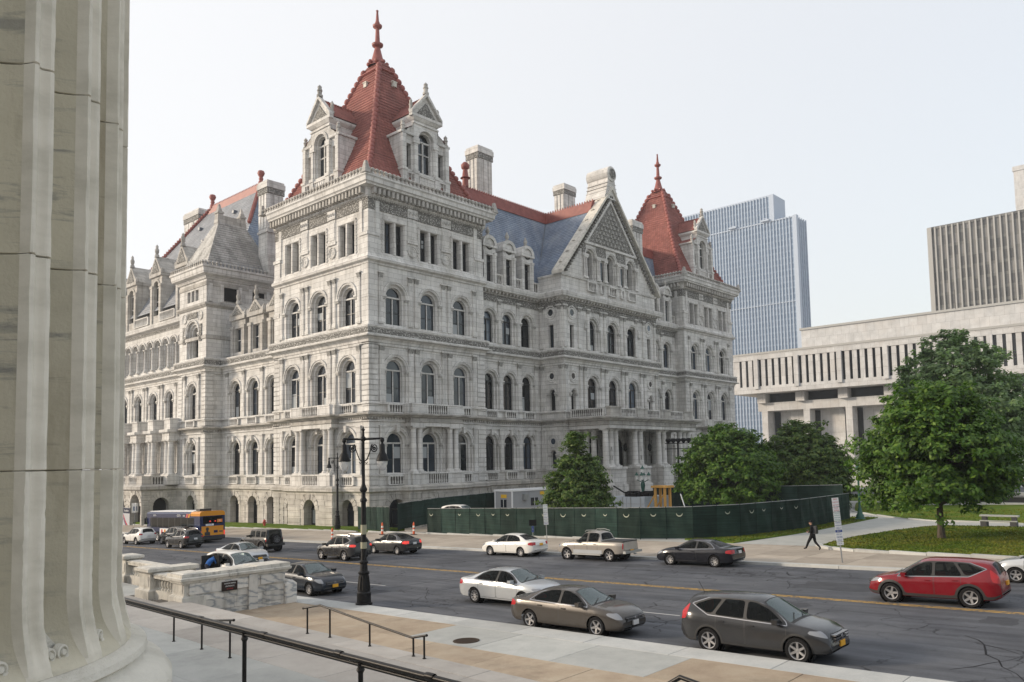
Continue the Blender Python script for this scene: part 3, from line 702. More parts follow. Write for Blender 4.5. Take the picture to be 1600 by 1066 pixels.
# ---- horizontal mouldings along the whole outline ---------------------------
OUT = [(2.1, 83), (2.1, 47.2), (-.5, 47.2), (-.5, 38.5), (2.1, 38.5), (2.1, 20.2), (0, 20.2), (0, 0), (19, 0), (19, 1.8), (32.9, 1.8), (32.9, -2.6), (58.1, -2.6), (58.1, 1.8), (72, 1.8), (72, 0), (91, 0), (91, 20)]
def course(name, prof, mt, path=OUT, **kw):
    b = MB(); b.sweep(path, prof); cp(name, b.mesh(name, mt), **kw)
course('base_moulding', [(0, -3.55), (.1, -3.5), (.12, -3.3), (.45, -3.1), (.45, -2.72), (.2, -2.5), (0, -2.5)], G2)
course('sill_course', [(0, -1.42), (.22, -1.36), (.22, -1.18), (0, -1.1)], G1)
course('architrave', [(0, 4.5), (.1, 4.52), (.14, 4.95), (.3, 5.0), (.3, 5.1), (.12, 5.15), (.12, 5.5), (0, 5.5)], G1)
course('balcony_cornice', [(0, 5.5), (.25, 5.55), (.35, 5.7), (.75, 5.78), (.8, 5.95), (.5, 6.05), (0, 6.1)], G3)
course('balcony_course', [(0, 7.0), (.28, 7.05), (.28, 7.22), (0, 7.3)], G1)
course('entablature', [(0, 13.9), (.12, 13.95), (.12, 14.25), (.2, 14.3), (.22, 14.6), (0, 14.6)], G1)
course('ledge_cornice', [(0, 14.55), (.3, 14.62), (.42, 14.8), (.85, 14.88), (.9, 15.05), (.55, 15.15), (.5, 15.95), (.62, 16.0), (.62, 16.2), (.3, 16.3), (0, 16.35)], G1)
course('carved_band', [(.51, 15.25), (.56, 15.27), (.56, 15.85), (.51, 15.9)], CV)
W_OUT = OUT[6:]
DEN = MB()
def dentils(path, z0, z1, out, size, step):
    for (a, b_) in zip(path, path[1:]):
        d = Vector(b_)-Vector(a); L = d.length; d.normalize(); nrm = Vector((d.y, -d.x)); n = int(L/step)
        for i in range(n):
            c = Vector(a)+d*(L*(i+.5)/n)+nrm*(out/2)
            hx, hy = (abs(d.x)*size/2+abs(nrm.x)*out/2, abs(d.y)*size/2+abs(nrm.y)*out/2)
            DEN.box(c.x-hx, c.x+hx, c.y-hy, c.y+hy, z0, z1)
dentils(OUT, 5.3, 5.52, .3, .2, .42)
# cornice over the third floor between pavilions and round the centre
for P in ([(19, 1.8), (32.9, 1.8), (32.9, -2.6), (58.1, -2.6), (58.1, 1.8), (72, 1.8)],):
    course('main_cornice', [(0, 23.4), (.12, 23.45), (.2, 23.75), (.9, 23.95), (1.0, 24.3), (1.05, 24.62), (.75, 24.8), (.3, 24.9), (0, 24.95)], G1, P)
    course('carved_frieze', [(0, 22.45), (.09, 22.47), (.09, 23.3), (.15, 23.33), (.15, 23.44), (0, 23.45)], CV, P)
    dentils(P, 23.55, 23.93, .68, .3, .72)
# ---- corner pavilion tops ---------------------------------------------------
def pav_top(u0, U, V, dorm):
    P4 = [(u0, V), (u0, 0), (u0+U, 0), (u0+U, V)]
    course('storey_moulding', [(0, 23.5), (.12, 23.55), (.16, 23.8), (.55, 23.95), (.62, 24.2), (.45, 24.38), (.3, 24.45), (.2, 24.95), (0, 25.0)], G1, P4)
    for frame, x0, x1, cs in ((FW, u0, u0+U, [u0+U*k for k in (.205, .5, .795)]), (FN, -V, 0, [-V*k for k in (.795, .5, .205)])):
        y = 0 if frame is FW else u0
        ops = [dict(cx=c+dx, zs=25.15, zp=29.05, arch=False, orders=[(.64, .75)]) for c in cs for dx in (-.83, .83)]
        if frame is FN and u0 > 1: ops = []
        storey(frame, x0, x1, 24.9, 31.6, y, ops, 'up')
        for op in ops:
            window(frame, op, y, 'rect')
        if frame is FN and u0 > 1: cs2 = []
        else: cs2 = cs
        for c in cs2:
            b = MB()
            for sx in (-1, 1): b.box(*sorted((sx*1.62, sx*1.84)), -.10, 0, 24.95, 29.4)
            b.box(-1.84, 1.84, -.12, 0, 29.1, 29.42); b.tbox(0, -.03, 25.1, 29.05, .16, .1, .13, .08)
            for q in range(10):
                for sx in (-1, 1): b.box(*sorted((sx*1.86, sx*2.0)), -.10, 0, 25.2+q*.42, 25.4+q*.42)
            cp('window_architrave', shared('arch4', lambda: b, 'window_architrave', G1), frame, T(c, y, 0))
        for k in range(len(cs2)-1):
            x = (cs[k]+cs[k+1])/2; b = MB()
            b.box(-.85, .85, -.2, 0, 27.0, 27.35); b.box(-.7, .7, -.08, 0, 27.35, 30.2); b.box(-.55, .55, -.14, 0, 27.6, 29.7); b.box(-.8, .8, -.22, 0, 30.2, 31.3)
            cp('pier', shared('pier4', lambda: b, 'pier', G1), frame, T(x, y, 0)); cp('medallion', disc_mesh(.72), frame, T(x, y-.02, 26.0))
            for dx in (-.5, 0, .5): cp('boss', disc_mesh(.18), frame, T(x+dx, y-.22, 30.75))
        for xx in (x0, x1):
            s_ = 1 if xx == x0 else -1; b = MB()
            b.box(*sorted((xx-.06*s_, xx+1.35*s_)), y-.12, y, 24.95, 26.95); b.box(*sorted((xx-.16*s_, xx+1.5*s_)), y-.26, y, 26.95, 27.35)
            b.box(*sorted((xx+1.0*s_, xx+1.6*s_)), y-.12, y, 27.35, 31.3)
            cp('pier', b.mesh('pier', G1), frame)
    course('carved_frieze', [(0, 30.1), (.1, 30.12), (.1, 31.2), (.18, 31.25), (.18, 31.4), (0, 31.45)], CV, P4)
    course('eaves_cornice', [(0, 31.4), (.2, 31.45), (.3, 31.7), (.42, 32.45), (1.12, 32.6), (1.15, 32.75), (1.32, 32.9), (1.36, 33.35), (1.5, 33.5), (1.5, 33.72), (.9, 33.8), (0, 33.85)], G1, P4)
    dentils(P4, 31.78, 32.5, .98, .34, .66); dentils(P4, 31.45, 31.62, .32, .16, .33)
    # cresting of carved leaves along the eaves
    b = MB()
    q4 = [(u0-1.25, V+1.25), (u0-1.25, -1.25), (u0+U+1.25, -1.25), (u0+U+1.25, V+1.25)]
    for a, c in zip(q4, q4[1:]):
        d = Vector(c)-Vector(a); L = d.length; n = int(L/.62)
        for i in range(n):
            m = Vector(a)+d*((i+.5)/n)
            b.tbox(m.x, m.y, 33.72, 34.0, .26, .26, .16, .16); b.tbox(m.x, m.y, 34.0, 34.32, .10, .10, .25, .25); b.tbox(m.x, m.y, 34.32, 34.55, .25, .25, .06, .06)
    for x, y in q4: b.tbox(x, y, 33.7, 35.1, .42, .42, .15, .15)
    cp('cresting', b.mesh('cresting', G3), kind='stuff')
    # roof of overlapping tile courses with bell-cast eaves
    prof = [(-.9, 33.8)]; key = [(0.3, 34.0), (1.3, 36.1), (3, 39.7), (5, 44.6), (7, 50.0), (8.75, 54.5)]
    def hz_(a):
        for (a0, z0), (a1, z1) in zip(key, key[1:]):
            if a <= a1: return z0+(z1-z0)*(a-a0)/(a1-a0)
        return key[-1][1]
    N_ = 46
    for k in range(N_):
        a0 = .3+(8.75-.3)*k/N_; a1 = .3+(8.75-.3)*(k+1)/N_
        prof += [(-a0+.055, hz_(a0)-.03), (-a0+.05, hz_(a0)+.04), (-a1-.02, hz_(a1))]
    prof = [(min(-.0, o) if False else o, z) for o, z in prof[1:]]
    b = MB(); b.sweep([(u0, V), (u0, 0), (u0+U, 0), (u0+U, V)], prof, closed=True); cp('tower_roof', b.mesh('tower_roof', M['red_tile']))
    b = MB(); a = -8.2; b.sweep([(u0, V), (u0, 0), (u0+U, 0), (u0+U, V)], [(-8.1, 52.95), (-7.9, 53.1), (-8.0, 53.3), (-8.3, 53.4)], closed=True); cp('roof_band', b.mesh('roof_band', M['red_ridge']))
    # hip rolls, one tile after another
    def ht():
        m = MB(); m.lathe([(.10, 0), (.34, .08), (.43, .26), (.33, .42), (.10, .5)], n=8); return m
    me = shared('hip', ht, 'hip_tile', M['red_ridge'], 60)
    for (x0, y0, sx, sy) in ((u0, 0, 1, 1), (u0+U, 0, -1, 1), (u0, V, 1, -1)):
        n = 26
        for i in range(n):
            a0, a1 = .35+8.2*i/n, .35+8.2*(i+1)/n; p = Vector((x0+sx*a0, y0+sy*a0, hz_(a0)+.06)); q = Vector((x0+sx*a1, y0+sy*a1, hz_(a1)+.06)); d = (q-p)
            cp('hip_tile', me, FW, T(*p) @ d.to_track_quat('Z', 'Y').to_matrix().to_4x4() @ Matrix.Diagonal((1, 1, d.length/.5, 1)))
    c = (u0+U/2, V/2)
    b = MB(); b.lathe([(1.35, 54.3), (1.1, 54.6), (.75, 55.6), (.42, 56.9), (.36, 57.1), (.75, 57.35), (.8, 57.6), (.4, 57.8), (.34, 58.0), (.26, 59.7), (.3, 59.8), (.62, 60.05), (.66, 60.3), (.3, 60.5), (.34, 60.7), (.24, 60.9), (.13, 62.3), (.2, 62.4), (.0, 62.6)], c+(0,), n=12)
    fin = cp('roof_finial', b.mesh('roof_finial', M['red_ridge'], 40))
    for k in range(8):
        a = 2*pi*k/8; b = MB(); b.lathe([(0, -.3), (.22, -.2), (.3, 0), (.22, .2), (0, .3)], (c[0]+1.25*cos(a), c[1]+1.25*sin(a), 54.75), n=8)
        cp('crocket', b.mesh('crocket', M['red_ridge'], 60), parent=fin)
    for frame, lx, ly in ((FW, u0+U/2-.9, 7.05), (FN, -V/2-.9, 7.3+u0)):
        b = MB(); b.box(-.1, .5, -.25, .1, 49.6, 50.3); b.box(-.25, .6, -.3, .1, 50.2, 50.32)
        cp('roof_vent', b.mesh('roof_vent', M['coping']), frame, T(lx+1, ly, 1.0))
    for frame, cx, y in dorm: dormer(frame, cx, y)
def dormer(frame, cx, y):
    """stone aedicule: tall arched light under a gable, lower side lights, running back into the tiled slope"""
    b = MB()
    op = dict(cx=0, zs=36.95, zp=41.3, orders=[(1.3, .3), (1.05, .5)]); wall_cell(b, -2.0, 2.0, 34.2, 44.2, 0, op)
    b.quad((-2.0,0,41.6),(-2.0,6,41.6),(-2.0,6,44.2),(-2.0,0,44.2)); b.quad((2.0,0,41.6),(2.0,6,41.6),(2.0,6,44.2),(2.0,0,44.2))
    for sx in (-1, 1):
        o2 = dict(cx=sx*2.75, zs=37.1, zp=40.4, arch=False, orders=[(.48, .7)]); wall_cell(b, *sorted((sx*2.0, sx*3.9)), 34.2, 41.6, .25, o2)
        b.quad((sx*3.9,.25,34.2),(sx*3.9,7,34.2),(sx*3.9,7,41.6),(sx*3.9,.25,41.6))
        b.box(*sorted((sx*3.25, sx*4.02)), -.18, .6, 34.2, 36.7); b.box(*sorted((sx*3.2, sx*4.12)), -.26, .7, 36.7, 37.0); b.box(*sorted((sx*3.32, sx*3.95)), -.1, .6, 37.0, 41.4)
        b.box(*sorted((sx*1.4, sx*2.15)), -.22, .3, 34.2, 36.6); b.box(*sorted((sx*1.35, sx*2.2)), -.3, .3, 36.6, 37.0); b.box(*sorted((sx*1.5, sx*2.0)), -.12, .3, 37.0, 40.6)
        b.box(*sorted((sx*2.0, sx*4.15)), -.1, 7, 41.45, 41.75); b.quad((sx*2.0,.1,41.76),(sx*4.1,.1,41.76),(sx*4.1,7,41.76),(sx*2.0,7,41.76))
    body = cp('dormer', b.mesh('dormer', G1), frame, T(cx, y, 0))
    m = MB(); m.prism([(-2.35, 44.1), (2.35, 44.1), (2.35, 44.45), (0, 47.15), (-2.35, 44.45)], -.06, .1); cp('gable', m.mesh('gable', G1), parent=body)
    m = MB(); m.prism([(-1.55, 44.6), (1.55, 44.6), (0, 46.4)], -.16, -.04); cp('tympanum', m.mesh('tympanum', CV), parent=body)
    m = MB()
    for sx in (-1, 1): m.add([(sx*2.6, -.42, 44.35), (sx*2.6, -.42, 44.72), (0, -.42, 47.7), (0, -.42, 47.2), (sx*2.6, .2, 44.35), (sx*2.6, .2, 44.72), (0, .2, 47.7), (0, .2, 47.2)], [(0,1,2,3),(1,5,6,2),(0,4,5,1),(0,3,7,4)])
    m.box(-2.6, 2.6, -.4, .2, 44.0, 44.4); m.box(-2.15, 2.15, -.15, 0, 43.2, 43.4); cp('gable_coping', m.mesh('gable_coping', G1), parent=body)
    m = MB(); m.sweep([(-2.0, 6), (-2.0, 0), (2.0, 0), (2.0, 6)], [(0, 43.6), (.1, 43.65), (.35, 43.95), (.38, 44.3), (.1, 44.4)]); cp('cornice', m.mesh('cornice', G1), parent=body)
    m = MB()
    for sx in (-1, 1): m.quad((sx*2.45, .1, 44.4), (0, .1, 47.1), (0, 8, 47.1), (sx*2.45, 8, 44.4))
    for k in range(16): m.box(-.12, .12, .2+k*.4, .5+k*.4, 46.9, 47.3)
    for sx in (-1, 1): m.quad((sx*4.15, .0, 41.72), (sx*2.0, .0, 42.9), (sx*2.0, 7, 42.9), (sx*4.15, 7, 41.72))
    cp('dormer_roof', m.mesh('dormer_roof', M['red_tile']), parent=body)
    m = MB(); arc_band(m, 0, 41.3, 1.3, 1.7, -.12, 0)
    for sx in (-1, 1): m.box(*sorted((sx*1.2, sx*2.15)), -.2, .25, 40.6, 41.3)
    cp('arch_moulding', m.mesh('arch_moulding', G1), parent=body)
    m = MB()
    for sx, r, z in ((0, .34, 47.5), (-3.65, .3, 41.6), (3.65, .3, 41.6), (-2.3, .24, 44.7), (2.3, .24, 44.7)):
        m.lathe([(r*1.2, z), (r*1.2, z+.3), (r*.7, z+.4), (r*.9, z+.6), (r*.8, z+.75), (r*1.1, z+.85), (r*.7, z+1.2), (r*.9, z+1.35), (0, z+1.7)], (sx, -.1 if sx == 0 else .2, 0), n=8)
    for sx in (-1, 1): m.prism([(sx*2.0, 41.8), (sx*3.3, 41.8), (sx*2.9, 42.3), (sx*2.3, 42.6), (sx*2.05, 43.4)], 0, .3)
    cp('finials', m.mesh('finials', G3, 50), parent=body)
    m = MB()
    for x0, x1 in ((-1.4, 1.4), (-3.3, -2.15), (2.15, 3.3)):
        n = int((x1-x0)/.4); m.box(x0, x1, -.15, .1, 36.4, 36.65); m.box(x0, x1, -.12, .1, 34.6, 34.85)
        for i in range(n): m.lathe([(.07, 34.85), (.13, 35.3), (.06, 35.9), (.1, 36.4)], (x0+(x1-x0)*(i+.5)/n, 0, 0), n=6)
    cp('balustrade', m.mesh('balustrade', G1, 50), parent=body)
    m = MB(); m.add([(x, .78, z) for x, z in outline(0, 1.06, 36.95, 41.3, [pi*i/12 for i in range(13)], True)], [tuple(range(15))])
    for sx in (-1, 1): m.box(*sorted((sx*2.25, sx*3.25)), .94, .95, 37.1, 40.4)
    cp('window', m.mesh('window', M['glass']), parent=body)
    m = MB(); m.box(-.09, .09, .6, .78, 36.95, 41.3); m.box(-1.05, 1.05, .6, .78, 41.2, 41.4); m.box(-1.05, 1.05, .62, .78, 39.6, 39.75); cp('window_frame', m.mesh('window_frame', G1), parent=body)
pav_top(0, 19.0, 20.2, [(FW, 10.0, .95), (FN, -11.1, .95)])
pav_top(72.0, 19.0, 20.2, [(FW, 82.0, .95)])

# ---- slate roofs over the west wing and centre ------------------------------
def slope(mb, a, b_, c, d, n):        # overlapping courses between lower edge a-b and upper edge d-c
    a, b_, c, d = map(Vector, (a, b_, c, d)); nr = (b_-a).cross(d-a).normalized()*.05
    if nr.z < 0: nr = -nr
    for k in range(n):
        t0, t1 = k/n, (k+1)/n; p0, p1 = a.lerp(d, t0)+nr, b_.lerp(c, t0)+nr; q0, q1 = a.lerp(d, t1), b_.lerp(c, t1)
        mb.quad(p0, p1, q1, q0); mb.quad(p0, p1, p1-nr*1.4, p0-nr*1.4)
b = MB()
slope(b, (14, 2.4, 25.5), (78, 2.4, 25.5), (78, 7.7, 38.9), (14, 7.7, 38.9), 38)
slope(b, (33.4, -2.0, 26.5), (33.4, 22, 26.5), (42.1, 22, 38.9), (42.1, -2.0, 38.9), 38)
slope(b, (57.6, 22, 26.5), (57.6, -2.0, 26.5), (49.0, -2.0, 38.9), (49.0, 22, 38.9), 38)
cp('slate_roof', b.mesh('slate_roof', M['slate']))
b = MB()
for k in range(5):
    z = 38.8+k*.36; o = k*.13
    b.box(14, 78, 7.5+o, 12, z, z+.32); b.box(41.9+o, 49.2-o, -1.5, 12, z+.004, z+.324)
b.box(14, 78, 8.3, 12, 40.6, 40.9)
for k in range(128): b.tbox(14.2+k*.5, 8.2, 40.6, 41.0, .16, .1, .06, .05)
for k in range(24):
    for x in (42.7, 48.4): b.tbox(x, -1.4+k*.5, 40.6, 41.0, .1, .16, .05, .06)
cp('ridge_cresting', b.mesh('ridge_cresting', M['red_ridge']), kind='stuff')
b = MB(); b.tube([(42.0, 7.7, 38.9), (37.6, 5.0, 32.5), (34.0, 2.6, 26.6)], .12, 6); cp('lead_valley', b.mesh('lead_valley', M['lead']))
b = MB()
b.lathe([(.5, 41), (.45, 42.2), (.8, 42.3), (.5, 42.5), (.35, 43.6), (.6, 43.8), (.65, 44.3), (.3, 44.7), (0, 44.8)], (24.6, 8.6, 0), n=10)
cp('ridge_finial', b.mesh('ridge_finial', M['red_ridge'], 50))
# round-topped dormers along the recesses
def round_dormer():
    r = MB(); op = dict(cx=0, zs=25.1, zp=28.9, arch=False, orders=[(.62, .5)]); wall_cell(r, -1.25, 1.25, 24.9, 30.1, 0, op)
    for sx in (-1, 1):
        r.quad((sx*1.25,0,24.9),(sx*1.25,4.5,24.9),(sx*1.25,4.5,30.1),(sx*1.25,0,30.1)); r.box(*sorted((sx*.85, sx*1.3)), -.12, .2, 25.0, 28.9); r.box(*sorted((sx*.8, sx*1.36)), -.2, .2, 28.9, 29.3)
    r.box(-1.45, 1.45, -.22, 4, 29.95, 30.25); arc_band(r, 0, 30.25, 0, 1.1, .02, .2, 12); arc_band(r, 0, 30.25, .95, 1.42, -.2, 4.5, 12)
    r.lathe([(0, -.06), (.5, -.06), (.55, 0), (.8, 0)], (0, 0, 30.35), n=10, axis='y', a0=0)
    return r
RD = shared('rd', round_dormer, 'dormer', G1); gl = MB(); gl.quad((-.63,.5,25.1),(.63,.5,25.1),(.63,.5,28.9),(-.63,.5,28.9)); gl.mesh
fr = MB(); fr.box(-.05, .05, .4, .5, 25.1, 28.9); fr.box(-.62, .62, .36, .5, 27.9, 28.1); fr.box(-.62, .62, .42, .5, 26.5, 26.58)
fi = MB(); fi.lathe([(.3, 31.5), (.3, 31.8), (.16, 31.9), (.32, 32.2), (.25, 32.5), (.08, 32.9), (0, 33.0)], (0, .3, 0), n=8)
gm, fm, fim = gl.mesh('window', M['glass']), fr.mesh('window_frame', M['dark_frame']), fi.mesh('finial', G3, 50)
for cx in (22.1, 26.1, 30.1, 61.0, 65.0, 69.0):
    d = cp('dormer', RD, FW, T(cx, 1.5, 0)); cp('window', gm, parent=d); cp('window_frame', fm, parent=d); cp('finial', fim, parent=d)
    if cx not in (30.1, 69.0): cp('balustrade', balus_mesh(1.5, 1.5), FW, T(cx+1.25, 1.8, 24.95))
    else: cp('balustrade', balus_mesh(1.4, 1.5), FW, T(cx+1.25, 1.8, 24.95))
# ---- centre gable ------------------------------------------------------------
def gable_front():
    b = MB(); y = -2.6; Xc = 45.55
    cs = [40.1, 45.55, 51.0]; sl = (42.0-27.5)/12.6
    top = lambda x: 42.0-abs(x-Xc)*sl
    ops = [dict(cx=c, zs=27.5, zp=31.1, orders=[(1.15, .3), (.9, .9)]) for c in cs]
    cuts = [37.4, 42.8, 48.3, 53.7]
    for i, op in enumerate(ops): wall_cell(b, cuts[i], cuts[i+1], 25.0, 32.6, y, op)
    b.prism([(32.95, 27.4), (37.4, 27.4), (37.4, 32.6)], y, y+.3); b.prism([(53.7, 27.4), (58.15, 27.4), (53.7, 32.6)], y, y+.3)
    b.quad((32.9,y,25),(37.4,y,25),(37.4,y,27.4),(32.9,y,27.4)); b.quad((53.7,y,25),(58.1,y,25),(58.1,y,27.4),(53.7,y,27.4))
    b.prism([(37.4, 32.6), (53.7, 32.6), (Xc, 42.0)], y, y+.3)
    b.quad((32.9,1.8,24.9),(32.9,-2.6,24.9),(32.9,-2.6,27.4),(32.9,1.8,27.4)); b.quad((58.1,1.8,24.9),(58.1,-2.6,24.9),(58.1,-2.6,27.4),(58.1,1.8,27.4))
    cp('gable_wall', b.mesh('gable_wall', G1))
    for op in ops: window(FW, op, y, 'dark'); surround(FW, op['cx'], 31.1, y, 1.15, 'a')
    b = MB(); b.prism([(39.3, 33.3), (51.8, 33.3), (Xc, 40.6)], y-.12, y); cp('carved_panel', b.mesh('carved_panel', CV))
    b = MB()
    for sx in (-1, 1):
        p = [(Xc+sx*7.1, 33.0), (Xc+sx*6.3, 33.3), (Xc, 40.7), (Xc, 41.3)]; b.prism(p if sx < 0 else p[::-1], y-.3, y)
    b.box(Xc-7.1, Xc+7.1, y-.26, y, 32.95, 33.3)
    for i in range(-5, 6):
        for k in range(8):
            z = 33.9+k*.72; x = Xc+(i+.5*(k % 2))*1.0
            if abs(x-Xc) < (40.0-z)*.8: b.tbox(x, y-.16, z-.25, z+.25, .26, .1, .05, .1, 1)
    cp('carved_panel_frame', b.mesh('carved_panel_frame', [G1, M['carved_small']]))
    b = MB()
    for x0, x1 in ((41.6, 44.1), (47.0, 49.5), (38.0, 38.9), (52.2, 53.1)):
        b.box(x0, x1, y-.1, y, 31.3, 32.9)
    cp('carved_spandrel', b.mesh('carved_spandrel', CV))
    # colonnettes and small lights between the arches
    for c0, c1 in ((40.1, 45.55), (45.55, 51.0)):
        m = (c0+c1)/2
        for dx in (-1.15, -.7, .7, 1.15): cp('colonnette', column_mesh(.17, 3.4), FW, T(m+dx, y-.18, 27.5))
        op = dict(cx=m, zs=27.6, zp=30.4, arch=False, orders=[(.45, .02)])
        b = MB(); b.box(m-.45, m+.45, y-.004, y+.01, 27.6, 30.6); cp('side_light', b.mesh('side_light', M['glass']))
        b = MB(); b.box(m-1.5, m+1.5, y-.36, y, 30.9, 31.3); cp('impost', b.mesh('impost', G1))
    for m in (38.6, 52.5):
        for dx in (-.25, .25): cp('colonnette', column_mesh(.17, 3.4), FW, T(m+dx, y-.18, 27.5))
        b = MB(); b.box(m-.7, m+.7, y-.36, y, 30.9, 31.3); cp('impost', b.mesh('impost', G1))
    for x0, x1 in ((39.0, 41.2), (42.4, 43.2), (44.5, 46.6), (47.9, 48.7), (49.9, 52.1)):
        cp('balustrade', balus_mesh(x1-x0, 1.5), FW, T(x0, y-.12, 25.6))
    b = MB(); b.sweep([(32.9, 1.8), (32.9, -2.6), (58.1, -2.6), (58.1, 1.8)], [(0, 27.1), (.2, 27.15), (.22, 27.4), (0, 27.5)]); cp('sill_course', b.mesh('sill_course', G1))
    # raking coping with stepped stones, leaf edge below it
    b = MB()
    for sx in (-1, 1):
        n = 16
        for i in range(n):
            t0, t1 = i/n, (i+1)/n; x0, z0 = Xc+sx*(13.3-13.3*t0), 27.3+15.5*t0; x1, z1 = Xc+sx*(13.3-13.3*t1), 27.3+15.5*t1
            h = .5; e = .03
            q = [(x0, z0), (x1, z1), (x1, z1+h), (x0, z0+h)]
            vs = [(x, yy, z) for yy in (y-.75, y+.8+.5) for x, z in q]; b.add(vs, [(0,1,2,3),(4,5,6,7),(3,2,6,7),(0,1,5,4),(0,3,7,4),(1,2,6,5)])
            mx, mz = (x0+x1)/2, (z0+z1)/2+h
            if i % 2: b.tbox(mx, y+.5, mz-.05, mz+.10, .22, .3, .16, .2)
    cp('raking_coping', b.mesh('raking_coping', M['coping']))
    b = MB()
    for sx in (-1, 1):
        for i in range(30):
            t = (i+.5)/30; x, z = Xc+sx*(12.9-12.9*t), 27.0+15.1*t
            if t > .05: b.box(x-.16, x+.16, y-.5, y, z-.45, z-.05)
    cp('leaf_edge', b.mesh('leaf_edge', CV), kind='stuff')
    b = MB()
    b.prism([(Xc-1.9, 41.2), (Xc+1.9, 41.2), (Xc+1.15, 43.2), (Xc+.9, 44.8), (Xc-.9, 44.8), (Xc-1.15, 43.2)], y-.5, y+3.4)
    for k in range(4): b.box(Xc-1.25-.12*(3-k), Xc+1.25+.12*(3-k), y-.56, y+3.46, 41.9+k*.62, 41.95+k*.62)
    ac = cp('acroterion', b.mesh('acroterion', G1))
    b = MB(); b.lathe([(0, -.75), (.9, -.75), (1.2, -.65), (1.25, -.5), (1.25, 3.5), (0, 3.6)], (Xc, y, 45.35), n=24, axis='y'); cp('scroll_drum', b.mesh('scroll_drum', G1, 40), parent=ac)
    b = MB(); b.lathe([(0, -.95), (.4, -.85), (.5, -.76), (.65, -.86), (.85, -.8)], (Xc, y, 45.35), n=18, axis='y'); cp('rosette', b.mesh('rosette', CV, 40), parent=ac)
gable_front()
# ---- chimneys -----------------------------------------------------------------
def chimney(u0, u1, v0, v1, zb, zt, corb=False):
    b = MB(); b.box(u0, u1, v0, v1, zb, zt-1.2); b.box(u0-.18, u1+.18, v0-.18, v1+.18, zb+(zt-zb)*.30, zb+(zt-zb)*.30+.35)
    n = 3
    for k in range(n):
        w_ = (u1-u0)/n
        b.box(u0+w_*k+.16, u0+w_*(k+1)-.16, v0-.14, v0, zb+(zt-zb)*.36, zt-2.2); w2 = (v1-v0)/n
        b.box(u0-.14, u0, v0+w2*k+.16, v0+w2*(k+1)-.16, zb+(zt-zb)*.36, zt-2.2)
    b.box(u0-.25, u1+.25, v0-.25, v1+.25, zt-1.2, zt-.35); b.box(u0-.12, u1+.12, v0-.12, v1+.12, zt-.35, zt)
    if corb: b.tbox((u0+u1)/2, (v0+v1)/2, zb-3, zb+.2, (u1-u0)/2*.5, (v1-v0)/2*.5, (u1-u0)/2, (v1-v0)/2)
    c = cp('chimney', b.mesh('chimney', G1))
    b = MB(); b.box(u0-.16, u1+.16, v0-.16, v1+.16, zt-2.1, zt-1.25); cp('carved_collar', b.mesh('carved_collar', CV), parent=c)
chimney(34.9, 38.2, 16, 18.6, 36, 52.6); chimney(68.0, 71.6, 24, 26.6, 38, 56.6); chimney(60.5, 63.6, 3.0, 6.5, 32, 42.7)
chimney(8.4, 11.2, 36.6, 39.2, 33.2, 45.2, True); chimney(14, 16.6, 71, 77, 36, 50)
